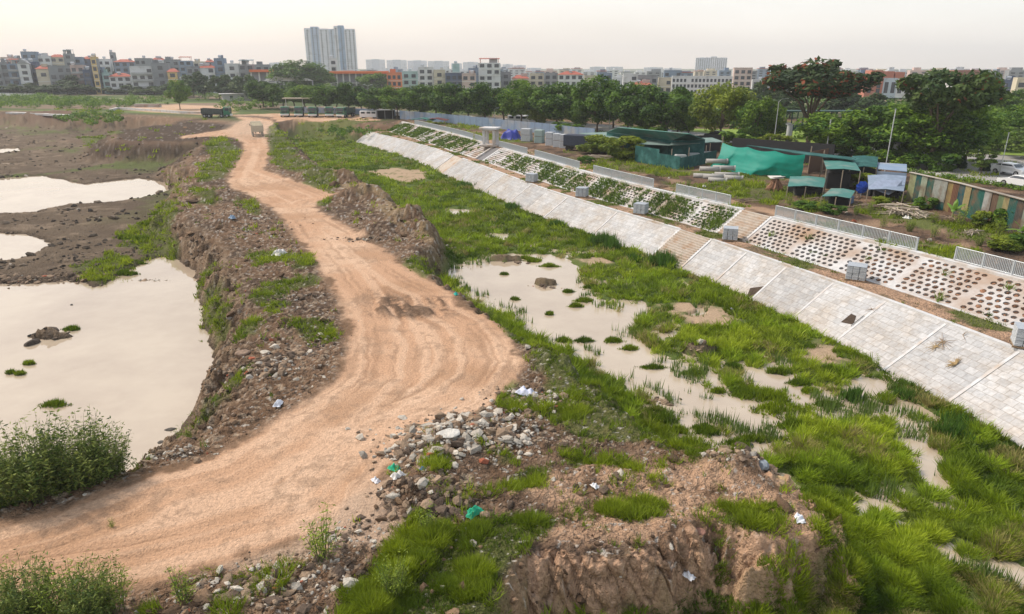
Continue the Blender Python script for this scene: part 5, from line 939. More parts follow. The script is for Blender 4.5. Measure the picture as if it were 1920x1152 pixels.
SHR = [(1112,289,251,50,'ybush','yellow-green bush in front of the green-roofed shed, left one'),(1166,299,252,62,'ybush','yellow-green bush in front of the green-roofed shed, right one'),(1135,288,256,36,'ybush','middle small bush between two yellow-green bushes'),(1905,432,372,60,'bush','leafy shrub against the patchwork wall at the right edge'),(1850,428,395,44,'ybush','low yellowish shrub at the foot of the patchwork wall'),(1930,470,425,60,'bush','dark shrub below the right end of the patchwork wall'),(1560,400,378,40,'bush','weedy bush between the lowest shelter and the longest railing'),(1510,392,372,36,'bush','weedy bush below the firewood pile'),(1652,388,366,30,'ybush','small bush beside the driftwood heap'),(1880,470,440,50,'ybush','weedy bush behind the nearest railing'),(1735,392,362,36,'bush','climbing shrub on the patchwork wall below pale panel'),(1622,355,322,46,'ybush','light feathery shrub beside the blue drum'),(905,213,200,20,'bush','shrub behind the blue fence'),(1100,306,288,26,'bush','low shrub beside timber planks'),(1190,300,284,24,'bush','dark shrub at the corner of the netting shed')]
for a, b2, tp, wd_, k, d in SHR: tree(a, b2, tp, wd_, k, d, None, cat='bush', name='leafy_bush')
# far-off belts of bushes that read as one mass
def belt(name, label, areas, n, size, cols, seed):
    r = np.random.default_rng(seed); VV = []; CC_ = []
    for (pts_, z, hmax, k) in areas:
        pl = poly(pts_, z); x0, y0 = pl.min(0); x1, y1 = pl.max(0); X_ = r.uniform(x0, x1, k*6); Y_ = r.uniform(y0, y1, k*6); m_ = sdist(X_, Y_, pl, 3) > 0; X_ = X_[m_][:k]; Y_ = Y_[m_][:k]
        cs = np.c_[X_, Y_, z+hmax*r.uniform(.15, .7, len(X_))]; v_, c_ = leafcloud(cs, hmax*r.uniform(.4, .9, len(X_)), n*len(X_)//10, size, cols, seed, .6); VV.append(v_); CC_.append(c_)
    V = np.vstack(VV); o = mesh_np(name, V, np.arange(len(V)).reshape(-1, 4), m_leaf, col=np.vstack(CC_)); tag(o, kind='stuff'); return o
belt('field_scrub', '', [([(-60,188),(60,182),(230,192),(260,200),(200,204),(60,203),(-60,203)], -.6, 2.6, 420), ([(230,180),(330,186),(330,196),(250,200)], -.6, 2.0, 60), ([(105,216),(215,212),(236,232),(160,236),(110,226)], -1.2, 1.6, 90), ([(430,212),(480,205),(520,200),(500,196),(420,192),(400,200)], -.6, 1.6, 60), ([(620,228),(735,231),(735,243),(650,262),(600,250)], -2.2, 1.6, 90), ([(345,172),(500,188),(500,196),(350,190)], -.6, 2.5, 60)], 420, .32, D2, 61)
belt('hedge_belt', '', [([(1790,248),(1930,252),(1930,290),(1800,286)], 0, 2.2, 120), ([(1640,262),(1790,272),(1790,286),(1650,282)], 0, 1.6, 60), ([(1930,215),(1790,215),(1780,245),(1930,250)], 0, 3.5, 90)], 420, .30, ((.045, .085, .02), (.13, .19, .03)), 62)
belt('wood_belt', '', [([(690,202),(1460,250),(1460,232),(690,193)], 0, 3.6, 420), ([(690,196),(1460,226),(1460,218),(690,191)], 0, 5.0, 200), ([(1460,215),(1930,222),(1930,212),(1460,205)], 0, 5.5, 160)], 260, .55, D1, 63)
# clipped cones beside the road
for a, b2, tp, d in ((1801, 318, 294, 'dark clipped cone shrub by the road, left of the two'), (1846, 323, 301, 'dark clipped cone shrub by the road, right of the two')):
    c = P(a, b2, 0); h = PD(a, tp, c[1])[2]; r = empty('cone_shrub', c, 0, d, 'shrub', 'clipped cone shrubs')
    k = np.linspace(.1, .9, 16); cs = np.c_[0*k, 0*k, k*h]; V, cc2 = leafcloud(cs, .62*(1-k**2.2)+.12, 2600, .12, ((.012, .035, .014), (.03, .06, .02)), 70)
    mesh_np('crown', V, np.arange(len(V)).reshape(-1, 4), m_leaf, r, col=cc2); q = MB(); q.tube([(0, 0, -.1), (0, 0, h*.5)], .07, 6); q.build('trunk', m_bark, r)
# ---------------------------------------------------------------- tall weeds on the near banks
def weed_proto(seed, n_st, H_, spread, cols, leafn=26, leaf=.12):
    r = np.random.default_rng(seed); root = bpy.data.objects.new('tall_weed', None); COL.objects.link(root); st = MB(); LV = []; LC = []
    for i in range(n_st):
        a = r.uniform(0, 6.28); b0 = r.uniform(0, spread*.4); lean = r.uniform(.1, .8)*spread; h = H_*r.uniform(.45, 1.2)**1.1; a2 = a+r.normal(0, .6)
        p0 = np.array([b0*math.cos(a), b0*math.sin(a), -.05]); p2 = np.array([p0[0]+lean*math.cos(a2), p0[1]+lean*math.sin(a2), h]); p1 = (p0+p2)/2+[0, 0, h*.12]
        ts = np.linspace(0, 1, 5); pts_ = [p0*(1-t)**2+2*p1*t*(1-t)+p2*t*t for t in ts]; st.tube(pts_, [.012, .010, .008, .006, .003], 4, cap=False)
        n = leafn; t = r.uniform(.22, 1.0, n); c = (p0[None]*(1-t[:, None])**2+2*p1[None]*(t*(1-t))[:, None]+p2[None]*(t**2)[:, None])
        c += r.normal(0, .07, (n, 3)); d = r.normal(0, 1, (n, 3)); d[:, 2] = d[:, 2]*.5+.25; d /= np.linalg.norm(d, axis=1)[:, None]; s = np.cross(d, r.normal(0, 1, (n, 3))); s /= np.linalg.norm(s, axis=1)[:, None]
        L = leaf*r.uniform(.6, 1.4, n)[:, None]; V = np.stack([c, c+d*L*.5+s*L*.13, c+d*L, c+d*L*.5-s*L*.13], 1).reshape(-1, 3); LV.append(V)
        k = np.clip(r.uniform(0, 1)+r.normal(0, .25, n), 0, 1)[:, None]; LC.append(np.repeat(np.array(cols[0])*(1-k)+np.array(cols[1])*k, 4, 0))
    st.build('stems', mat('weed_stem', (.12, .14, .05), rough=.8), root); V = np.vstack(LV); mesh_np('leaves', V, np.arange(len(V)).reshape(-1, 4), m_leaf, root, col=np.vstack(LC)); return root
wc = ((.045, .09, .015), (.26, .31, .07)); wc2 = ((.08, .15, .015), (.31, .38, .05))
WP = [weed_proto(1, 150, 2.6, 1.5, wc, 34, .17), weed_proto(2, 130, 2.3, 1.3, wc, 36, .16), weed_proto(3, 55, 1.7, .9, wc2, 24, .13), weed_proto(4, 16, 1.15, .45, wc2, 26, .11)]
WU = set()
def weed(k, px, py, z, s, label, grp):
    p = P(px, py, z); pr = WP[k]; o = pr if k not in WU else copy_tree(pr); WU.add(k); zz = gz(p[0], p[1]); o.location = (p[0], p[1], zz); o.scale = (s, s, s); o.rotation_euler = (0, 0, random.uniform(0, 6.28)); tag(o, label, 'weed', grp)
gw = 'tall weeds at the near end of the pond'
for i, (k, a, b2, s) in enumerate([(0,-60,955,1.1),(1,15,950,.98),(0,75,945,1.05),(1,125,930,.95),(0,165,915,1.0),(1,205,900,.85),(0,30,915,1.0),(0,110,900,.95)]): weed(k, a, b2, -2.3, s, ['tall dark green weed bush cut by the left edge beside the pond', 'leafy tall weed clump at the pond corner, second from the left edge', 'tall weed clump at the pond bank, third from the left edge', 'tall weed clump at the pond bank, middle of the group', 'feathery weed clump with tallest tips against the pond water', 'rightmost weed clump of the group beside the pond', 'weed clump behind the two leftmost ones at the water', 'weed clump at the water behind the middle of the group'][i], gw)
for i, (k, a, b2, s) in enumerate([(1,60,1175,.72),(2,130,1165,1.0),(1,175,1178,.70),(2,215,1150,.85),(2,10,1160,.85),(2,-60,1150,.9)]): weed(k, a, b2, -2.0, s, ['light green weed bush in the bottom left corner, second from the edge', 'thin airy weed in the middle of the bottom left group', 'dense weed at the bottom edge of the picture near the left corner', 'rightmost weed of the bottom left group by the dirt road', 'weed at the very left of the bottom edge', 'weed just cut by the left edge below the dirt road'][i], 'weeds in the bottom left corner')
weed(3, 606, 1048, -2, 1.5, 'single slender leafy weed standing right of the dirt road', None); weed(3, 345, 1130, -2, 1.0, 'small weed near the bottom edge left of the rubble', None); weed(3, 210, 988, -2, .3, 'tiny sprig growing in the dirt road', None); weed(2, 915, 590, -2.5, .75, 'bright green bushy weed at the edge of the channel pool', None)
weed(2, 345, 815, -3.6, .6, 'small bushy weed on the pond bank by the stones', None); weed(3, 1640, 690, -4.4, .8, 'lone sapling at the toe of the paving', None); weed(3, 800, 1000, -2, .9, 'leafy weed beside the green netting scrap', None); weed(2, 740, 1120, -2, .7, 'pale leafy weed low on the near grassy bank', None)
# ---------------------------------------------------------------- the city road behind the trees
m_asph = mat('asphalt', (.30, .285, .27), rough=.9, noise=.10, nscale=.4, bump=.15)
NEAR = [(685,212),(900,230),(1100,246),(1300,266),(1440,284),(1560,300),(1700,320),(1800,336),(1930,357),(2500,455)]
FAR_ = [(690,205),(900,221),(1100,234),(1300,250),(1440,266),(1560,274),(1680,283),(1800,291),(1930,297),(2500,330)]
def resamp(l, n=80):
    p = poly(l, 0.0); d = np.r_[0, np.cumsum(np.hypot(*np.diff(p, axis=0).T))]; s = np.linspace(0, d[-1], n); return np.c_[np.interp(s, d, p[:, 0]), np.interp(s, d, p[:, 1])]
ra, rb_ = resamp(NEAR), resamp(FAR_); n = len(ra)
def ribbon(name, a, b2, z0, z1, m, kind='structure', thick=None, segs=1):
    vs = np.vstack([np.c_[a, np.full(n, z0)], np.c_[b2, np.full(n, z1)]]); q = np.array([(i, i+1, n+i+1, n+i) for i in range(n-1)])
    o = mesh_np(name, vs, q[:, ::-1], m); tag(o, kind=kind); return o
ribbon('road', ra, rb_, .16, .17, m_asph)
def kerb(a, off, name, m, h=.30, wdt=.25, z=.0):
    t_ = np.gradient(a, axis=0); t_ /= np.hypot(t_[:, 0], t_[:, 1])[:, None]; nn = np.c_[-t_[:, 1], t_[:, 0]]; A_ = a+nn*off; B_ = a+nn*(off+wdt)
    vs = np.vstack([np.c_[A_, np.full(n, z)], np.c_[A_, np.full(n, z+h)], np.c_[B_, np.full(n, z+h)], np.c_[B_, np.full(n, z)]])
    q = np.array([(k*n+i, k*n+i+1, (k+1)*n+i+1, (k+1)*n+i) for k in range(3) for i in range(n-1)]); o = mesh_np(name, vs, q, m); tag(o, kind='structure'); return o
kerb(ra, -.3, 'kerb', m_conc); kerb(rb_, 0, 'kerb', m_conc)
mid_ = ra*.5+rb_*.5
for f_ in (.33, .66):
    a_ = ra*(1-f_)+rb_*f_; t_ = np.gradient(a_, axis=0); t_ /= np.hypot(t_[:, 0], t_[:, 1])[:, None]; nn = np.c_[-t_[:, 1], t_[:, 0]]*.08
    vs = []; fs = []
    for i in range(0, n-1, 2):
        k = len(vs); vs += [(*(a_[i]-nn[i]), .182), (*(a_[i]+nn[i]), .182), (*(a_[i+1]+nn[i+1]), .182), (*(a_[i+1]-nn[i+1]), .182)]; fs.append((k, k+1, k+2, k+3))
    tag(mesh_np('road_marking', vs, fs, m_white), kind='structure')
# green verge and lawn across the road
m_lawn = mat('lawn', (.17, .24, .035), rough=.95, noise=.35, nscale=.8, bump=.6, bscale=4)
lw = np.vstack([rb_, poly([(2500,300),(1930,270),(1700,262),(1560,250),(1440,246),(1300,238),(1000,224)], 0.0)]); k0 = int(n*.52); lw = np.vstack([rb_[k0:], poly([(2500,300),(1930,270),(1700,262),(1560,250),(1440,246)], 0.0)]); o = MB(); o.add([(x, y, .30) for x, y in lw], [tuple(range(len(lw)))]); tag(o.build('lawn', m_lawn), kind='structure')
# roadside hedge
t_ = np.gradient(ra, axis=0); t_ /= np.hypot(t_[:, 0], t_[:, 1])[:, None]; hp = []; r_ = np.random.default_rng(5)
for k in range(900):
    i = r_.uniform(n*.25, n-2); j = int(i); p = ra[j]+(ra[j+1]-ra[j])*(i-j)+np.array([t_[j, 1], -t_[j, 0]])*r_.uniform(.5, 1.7)*(1 if ra[0, 0] < ra[-1, 0] else -1); hp.append((p[0], p[1], .25))
V, c = leafcloud(np.array(hp), np.full(len(hp), .5), 12000, .16, D2, 77); tag(mesh_np('roadside_hedge', V, np.arange(len(V)).reshape(-1, 4), m_leaf, col=c), kind='stuff')
# ---------------------------------------------------------------- long blue fence
def fence(pts_, h, label, m, pw=2.4, name='hoarding_fence', cap=None, group=None, zb=0.0):
    W_ = [P(a, b2, zb) for a, b2 in pts_]; root = empty(name, W_[0], 0, label, 'fence', group); o = W_[0]
    for p0, p1 in zip(W_[:-1], W_[1:]):
        d = p1-p0; L = math.hypot(d[0], d[1]); k = max(1, int(round(L/pw))); rz = math.atan2(d[1], d[0])
        for i in range(k):
            c = p0+d*(i+.5)/k-o; vs = MB(); nr = max(2, int(L/k/.3)); lw_ = L/k-.06
            prof = []
            for q in range(nr*2+1): prof.append((-lw_/2+lw_*q/(nr*2), .03*(1 if q % 2 else -1)))
            hh = h*random.uniform(.97, 1.03); R = Matrix.Translation(Vector(c)) @ Matrix.Rotation(rz, 4, 'Z')
            v_ = [R @ Vector((x, y, -.2)) for x, y in prof]+[R @ Vector((x, y, hh)) for x, y in prof]; m_ = len(prof); vs.add(v_, [(j, j+1, m_+j+1, m_+j) for j in range(m_-1)]); vs.build('sheet_panel', m, root)
            q = MB(); q.box(p0+d*i/k-o+np.array([0, 0, h/2]), (.08, .10, h+.2), rz=rz); q.build('post', cm((.20, .24, .30)), root)
    return root
m_bluef = mat('blue_grey_sheet', (.23, .31, .43), rough=.55, noise=.12, nscale=.6, metal=.1, dirt=((.36, .36, .36), .3, .4))
fence([(750,222),(850,232),(940,242),(1030,252),(1115,263)], 2.1, 'long blue-grey corrugated sheet hoarding between the work site and the roadside trees', m_bluef)
fence([(560,210),(690,214),(742,217)], 1.5, 'grey sheet fence behind the parked trucks', m_bluef)
# ---------------------------------------------------------------- steel railings on the bank
m_steel = mat('galvanised_steel', (.50, .53, .55), rough=.45, metal=.35, noise=.1, nscale=4)
def railing(a, b2, label):
    s0, s1 = S_at(P(*a, 0)), S_at(P(*b2, 0)); s0, s1 = min(s0, s1), max(s0, s1); L = s1-s0; k = max(1, int(round(L/2.2))); root = empty('steel_railing', E((s0+s1)/2, -.28), 0, label, 'railing', 'steel railings along the top of the embankment'); o = Vector(root.location)
    def pt(s, z): return E(s, -.28)-o+Vector((0, 0, z))
    for z in (1.06, .16):
        q = MB(); q.tube([pt(s0+L*i/k, z) for i in range(k+1)], .035, 6, smooth=True); q.build('top_rail' if z > .5 else 'bottom_rail', m_steel, root)
    for i in range(k+1):
        q = MB(); q.box(pt(s0+L*i/k, .53), (.10, .10, 1.12)); q.build('post', m_steel, root)
    for i in range(k):
        q = MB(); a_, c_ = s0+L*i/k, s0+L*(i+1)/k; nb = 18
        for j in range(1, nb): q.box(pt(a_+(c_-a_)*j/nb, .61), (.05, .04, .9))
        q.build('baluster_panel', m_steel, root)
for a, b2, d in [((745,235),(880,262),'grey steel railing, farthest of all, beyond the concrete gate frame'),((886,262),(908,269),'very short steel railing just left of the concrete gate frame'),((944,276),(990,291),'short steel railing right of the concrete gate frame'),((1000,294),(1090,318),'steel railing ending at the dirt gap in front of the two yellow-green bushes'),((1112,326),(1240,353),'steel railing in front of the green netting shed'),((1273,363),(1392,386),'steel railing nearest above the upper flight of steps'),((1470,408),(1729,473),'longest steel railing above the honeycomb slope'),((1802,493),(1990,550),'nearest steel railing, cut by the right edge')]: railing(a, b2, d)
# ---------------------------------------------------------------- concrete gate frame
g = P(920, 273, 0); r = empty('gate_frame', g, -.35, 'small concrete frame of four columns with flat slab roof at the drain channel', 'concrete frame')
for sx_ in (-1, 1):
    for sy in (-1, 1): q = MB(); q.box((sx_*.95, sy*.8, 1.35), (.42, .42, 3.0)); q.build('column', m_conc, r)
q = MB(); q.bev((0, 0, 3.0), (3.3, 2.8, .32), .06); q.build('slab', m_conc, r); q = MB(); q.box((0, 0, 2.72), (2.5, 2.1, .24)); q.build('beam', m_conc2, r)
q = MB(); q.bev((0, -.1, .05), (3.4, 2.6, .3), .05); q.build('base_slab', m_conc2, r)
# ---------------------------------------------------------------- pallets of pavers on the berm
m_pal = mat('pallet_wood', (.28, .20, .13), rough=.9); m_blk = mat('stacked_pavers', (.40, .42, .44), rough=.9, noise=.2, nscale=6)
m_wrap = mat('stretch_film', (.33, .36, .40), rough=.3, noise=.1, nscale=5)
def pallet(px, py, label, rz):
    s = S_at(P(px, py, ZB)); p = P(px, py, ZB); r = empty('paver_stack', (p[0], p[1], ZB+.10), rz, label, 'paver stack', 'paver stacks on the berm')
    q = MB()
    for y in (-.45, 0, .45): q.box((0, y, .05), (1.15, .1, .1))
    for x in (-.48, -.16, .16, .48): q.box((x, 0, .12), (.16, 1.1, .03))
    q.build('pallet', m_pal, r)
    for k in range(6):
        q = MB()
        for i in range(3):
            for j in range(3): q.bev((-.36+.36*i+random.uniform(-.012, .012), -.36+.36*j+random.uniform(-.012, .012), .225+.165*k), (.335, .335, .15), .02)
        q.build('paver_layer', m_blk, r)
    q = MB(); q.box((0, 0, 1.155), (1.06, 1.06, .02)); q.build('wrap_sheet', m_wrap, r); r.scale = (1.22, 1.22, 1.0)
ang0 = -.45
for i, (a, b2, d) in enumerate([(997,343,'wrapped stack of grey pavers on the berm, farthest of six'),(1091,371,'stack of grey pavers, second farthest on the berm'),(1201,403,'whitish stack of pavers beside the weedy honeycomb slope'),(1368,452,'stack of pavers between the lower and upper steps'),(1603,527,'bluish stack of pavers below the soiled honeycomb blocks'),(1921,652,'stack of pavers cut by the right edge of the picture')]): pallet(a, b2, d, ang0+random.uniform(-.12, .12))
# ---------------------------------------------------------------- concrete block stacks, tarpaulin heap, trailer
for a, b2, w_, n_, d in [(985,266,1.9,2,'low stack of concrete slabs right of the blue tarpaulin heap'),(1009,269,1.6,2,'greenish stack of concrete slabs, second right of the tarpaulin heap'),(1029,274,1.35,2,'pale stack of two wrapped blocks in the block yard'),(1042,277,1.2,2,'grey stack of two wrapped blocks beside the pale one'),(1056,279,1.4,2,'dull stack of blocks next to the dark trailer')]:
    p = P(a, b2, 0); r = empty('block_stack', p, -.45, d, 'block stack', 'block stacks in the yard')
    for k in range(n_):
        q = MB(); q.bev((random.uniform(-.05, .05), .6, .62+1.18*k), (w_, 1.3, 1.1), .07); 
        q.build('wrapped_block', m_blk if 'green' not in d else cm((.28, .36, .34)), r); q = MB(); q.box((0, .6, .035+1.18*k), (w_*.9, 1.1, .07)); q.build('spacer', m_pal, r)
def heap_sheet(name, label, cat, cx_, cy_, z, lx, ly, h, m, rz=0., seed=1, fold=.12):
    r = np.random.default_rng(seed); nx, ny = 28, 20; vs = []
    for i in range(nx+1):
        for j in range(ny+1):
            u, v = i/nx*2-1, j/ny*2-1; e_ = max(abs(u), abs(v)); hh = h*(1-ss(np.array([e_]), .45, 1.0)[0])+.03
            hh += fold*float(fbm(np.array([u*2.2+seed]), np.array([v*2.2]), seed, 3)[0])*(1.2-e_)+fold*.6*math.sin(7*u+3*v+seed)*(1-e_**2)
            vs.append((u*lx/2*(1+.08*math.sin(5*v+seed)), v*ly/2*(1+.08*math.sin(6*u)), max(hh, .01)))
    ii = np.arange((nx+1)*(ny+1)).reshape(nx+1, ny+1); o = mesh_np(name, vs, np.c_[ii[:-1, :-1].ravel(), ii[1:, :-1].ravel(), ii[1:, 1:].ravel(), ii[:-1, 1:].ravel()], m, smooth=True); o.location = (cx_, cy_, z); o.rotation_euler = (0, 0, rz); return tag(o, label, cat)
p = P(958, 262, 0); heap_sheet('tarpaulin', 'dark blue tarpaulin thrown over a heap in the block yard', 'tarpaulin', p[0], p[1]+1, 0, 4.0, 3.0, 1.6, mat('blue_tarpaulin', (.02, .035, .26), rough=.5), -.3, 3, .3)
p = P(1080, 284, 0); r = empty('site_trailer', p, -.45, 'dark net-covered trailer on wheels left of the yellow-green bushes', 'trailer')
q = MB(); q.bev((0, 1, 1.75), (4.6, 2.2, 1.7), .08); q.build('body', mat('dark_netting', (.045, .055, .08), rough=.9, noise=.3, nscale=6), r); q = MB(); q.box((0, 1, .78), (4.6, 1.9, .18)); q.build('chassis', cm((.06, .06, .06)), r)
for x in (-1.5, 1.2):
    for y in (.1, 1.9): q = MB(); q.tube([(x, y-.12, .42), (x, y+.12, .42)], .42, 14); q.build('wheel', cm((.03, .03, .03)), r)
# ---------------------------------------------------------------- green-roofed sheds
m_gr = mat('green_sheet_roof', (.045, .17, .145), rough=.55, noise=.2, nscale=1.2, dirt=((.17, .22, .19), .5, .4)); m_fade = mat('faded_sheet_roof', (.17, .235, .215), rough=.7, noise=.25, nscale=1.0, dirt=((.09, .17, .15), .6, .5)); m_gnet = mat('green_netting', (.012, .075, .07), rough=.9, noise=.35, nscale=1.5, dirt=((.05, .16, .15), .8, .5)); m_post = mat('timber_post', (.30, .25, .19), rough=.9, noise=.2, nscale=4)
m_dark = mat('dark_interior_shade', (.03, .03, .032), rough=.95)  # near-black standing in for the shade inside sheds, tent and kiosk
def quad(root, pts_, m, name, th=.07):
    o = Vector(root.location); q = MB(); v = [Vector(tuple(map(float, p)))-o for p in pts_]; nn = (v[1]-v[0]).cross(v[2]-v[0]).normalized()*th; vs = v+[a-nn for a in v]; k = len(v)
    q.add(vs, [tuple(range(k)), tuple(range(2*k-1, k-1, -1))]+[(i, k+i, k+(i+1) % k, (i+1) % k) for i in range(k)]); return q.build(name, m, root)
def wallq(root, a, b2, z0, z1, m, name, th=.06):
    o = Vector(root.location); a = Vector((float(a[0]), float(a[1]), 0))-Vector((o.x, o.y, 0)); c = Vector((float(b2[0]), float(b2[1]), 0))-Vector((o.x, o.y, 0)); d = c-a; q = MB(); q.box(((a.x+c.x)/2, (a.y+c.y)/2, (z0+z1)/2-o.z), (d.length, th, z1-z0), rz=math.atan2(d.y, d.x)); return q.build(name, m, root)
def postq(root, p, h, m, r_=.06, name='post'):
    o = Vector(root.location); q = MB(); q.tube([(p[0]-o.x, p[1]-o.y, -.1-o.z), (p[0]-o.x+random.uniform(-.05, .05), p[1]-o.y, h-o.z)], r_, 7); return q.build(name, m, root)
r = empty('workers_shed', P(1200, 290, 0), 0, 'long green-roofed site shed with gable behind the yellow-green bushes', 'shed')
a, b2, c, d = P(1138, 248, 3.0), P(1262, 263, 3.0), P(1322, 262, 3.0), P(1188, 240, 3.0); e1, e2 = P(1160, 239, 4.3), P(1292, 251, 4.3)
quad(r, [a, b2, e2, e1], m_gr, 'roof_slope'); quad(r, [e1, e2, c, d], m_gr, 'roof_slope'); quad(r, [b2, c, e2], m_gnet, 'gable_end'); wallq(r, a, b2, 0, 2.98, m_gnet, 'wall'); wallq(r, b2, c, 0, 2.98, m_gnet, 'wall')
r = empty('lean_to_shed', P(1192, 303, 0), 0, 'low lean-to with faded green roof and dark green netting walls', 'shed')
a, b2, c, d = P(1085, 250, 2.35), P(1192, 269, 2.35), P(1268, 263, 2.75), P(1150, 247, 2.75); quad(r, [a, b2, c, d], m_fade, 'roof')
A_, B_, C_, D_ = P(1190, 303, 0), P(1274, 319, 0), P(1342, 303, 0), P(1262, 290, 0)
quad(r, [P(1190, 270, 2.36), P(1262, 273, 2.36), P(1340, 266, 2.6), P(1262, 261, 2.78)], m_fade, 'roof')
wallq(r, A_, A_+(B_-A_)*.55, 0, 2.3, m_gnet, 'netting_wall'); wallq(r, A_+(B_-A_)*.55, B_, 0, 1.75, m_gnet, 'netting_wall'); wallq(r, B_, C_, 0, 1.6, m_gnet, 'netting_wall'); pass
r = empty('open_shed', P(1300, 300, 0), 0, 'open-sided shed with flat green roof on thin posts beside the tarpaulin', 'shed')
quad(r, [P(1256, 272, 2.5), P(1358, 266, 2.5), P(1335, 258, 2.9), P(1262, 261, 2.9)], m_fade, 'roof')
for a, b2 in ((1258, 314), (1290, 311), (1322, 306), (1352, 302), (1330, 292)): postq(r, P(a, b2, 0), 2.5, m_post)
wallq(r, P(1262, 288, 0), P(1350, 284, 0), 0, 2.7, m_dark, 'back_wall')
for a, b2 in ((1275, 305), (1300, 302), (1325, 299)): z_ = MB(); pp = P(a, b2, 0)-np.array(r.location); z_.bev((pp[0], pp[1], .6), (1.6, 1, 1.1), .08); z_.build('bundle_and_shade_fill', cm((.40, .42, .42)), r)
# ---------------------------------------------------------------- big green tarpaulin tent
m_tarp = mat('green_tarpaulin', (.004, .25, .19), rough=.55, noise=.12, nscale=.8, trans=.12)
TL_, TR_, BL_, BR_ = P(1356, 268, 3.5), P(1512, 290, 3.3), P(1330, 316, .15), P(1494, 335, .15); nx, ny = 60, 30; vs = []
for i in range(nx+1):
    for j in range(ny+1):
        u, v = i/nx, j/ny; top = TL_+(TR_-TL_)*u; bot = BL_+(BR_-BL_)*u; bot = bot+np.array([0, -1.2*math.sin(math.pi*u)**2*.8, 0]); p = top+(bot-top)*v; sag = -.35*math.sin(math.pi*v)*(1-.3*math.sin(3*u))
        f_ = .42*math.sin(2.2*math.pi*(u*1.6+.5*v))*v+.55*math.exp(-((u-.42-.10*(1-v))/.05)**2)*v+.30*math.exp(-((u-.16+.1*v)/.04)**2)+.28*math.exp(-((u-.75-.08*v)/.05)**2)*v+.34*float(fbm(np.array([u*5]), np.array([v*3]), 7, 3)[0])
        vs.append((p[0]+f_*.3, p[1]+sag*.6-f_, p[2]+sag*.5-(.10*math.sin(math.pi*u)+.28*abs(math.sin(3*math.pi*u)))*(1-v)+.06*math.sin(40*u)*(v > .97)))
r = empty('tarpaulin_tent', P(1420, 330, 0), 0, 'large bright green tarpaulin draped as a tent over poles behind the concrete pipes', 'tent'); vs = np.array(vs)-np.array(r.location)
ii = np.arange((nx+1)*(ny+1)).reshape(nx+1, ny+1); mesh_np('tarpaulin', vs, np.c_[ii[:-1, :-1].ravel(), ii[1:, :-1].ravel(), ii[1:, 1:].ravel(), ii[:-1, 1:].ravel()], m_tarp, r, smooth=True)
for a, b2, h in ((1352, 302, 3.5), (1515, 322, 3.3), (1540, 326, 3.0), (1440, 300, 3.3)): postq(r, P(a, b2, 0), h, m_post, .07)
q0, q1 = P(1515, 326, 0), P(1548, 318, 0); wallq(r, q0, q1, 0, 2.8, mat('brown_board', (.12, .07, .045), rough=.9), 'side_board'); 
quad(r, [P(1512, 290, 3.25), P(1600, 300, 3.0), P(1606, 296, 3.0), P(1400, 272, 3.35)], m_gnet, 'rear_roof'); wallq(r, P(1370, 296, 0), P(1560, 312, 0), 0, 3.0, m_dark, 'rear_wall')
# concrete pipes
m_pipe = mat('pipe_concrete', (.33, .32, .30), rough=.9, noise=.15, nscale=3); gp = 'concrete pipes in front of the green tarpaulin'
PIP = [(1362,332,.28,3.0,.30,'pipe lying nearest the tarpaulin on the ground'),(1338,336,.28,2.6,.25,'front pipe in the middle of the heap'),(1318,334,.26,2.4,.3,'leftmost pipe lying level in the heap'),(1330,329,.8,2.6,.2,'pipe of the second layer at left'),(1356,327,.82,2.8,.32,'pipe of the second layer at right'),(1342,321,1.3,2.8,.1,'topmost pipe of the heap'),(1345,342,.24,2.2,.5,'short pipe at the front edge of the heap'),(1375,338,.26,2.2,.45,'pipe rolled out to the right')]
for a, b2, z, L, rz, d in PIP:
    p = P(a, b2, 0); r = empty('concrete_pipe', (p[0], p[1], z), -rz*.8, 'concrete '+d, 'pipe', gp); q = MB(); R_, r2, k = .30, .24, 18
    for (x, rr_) in ((-L/2, R_), (L/2, R_), (L/2, r2), (-L/2, r2)): q.v += [(x, rr_*math.cos(2*math.pi*i/k), rr_*math.sin(2*math.pi*i/k)) for i in range(k)]
    for m_ in range(4): 
        for i in range(k): q.f.append((m_*k+i, m_*k+(i+1) % k, ((m_+1) % 4)*k+(i+1) % k, ((m_+1) % 4)*k+i)); q.sm.append(m_ % 2 == 0)
    q.build('pipe_shell', m_pipe, r); q = MB(); q.tube([(L/2-.18, 0, 0), (L/2+.04, 0, 0)], R_+.05, 18, cap=False); q.build('collar', m_pipe, r)
def bundle(name, label, cat, px, py, z, n_, L, r_, m, rz, spread, seed, lean=False):
    rr_ = random.Random(seed); p = P(px, py, z); q = MB()
    for i in range(n_):
        a = rz+rr_.uniform(-spread, spread); x, y = rr_.gauss(0, L*.18), rr_.gauss(0, L*.14); zz = rr_.uniform(.05, .18+.5*(n_/40)); l = L*rr_.uniform(.4, 1)/2; dz = rr_.uniform(-.3, .3)*l*.6
        q.tube([(x-l*math.cos(a), y-l*math.sin(a), max(.03, zz-dz)), (x+rr_.uniform(-.1, .1), y, zz+.05), (x+l*math.cos(a), y+l*math.sin(a), max(.03, zz+dz))], r_*rr_.uniform(.6, 1.3), 5)
    o = q.build(name, m); o.location = (p[0], p[1], gz(p[0], p[1])); return tag(o, label, cat)
m_wood = mat('old_wood', (.27, .20, .145), rough=.95, noise=.35, nscale=2); m_pw = mat('pale_driftwood', (.40, .34, .27), rough=.95, noise=.3, nscale=2)
q = P(1452, 358, 0); r = empty('firewood_pile', q, 0, 'cone-shaped pile of split firewood below the tarpaulin tent', 'firewood'); z_ = MB(); rr_ = random.Random(4)
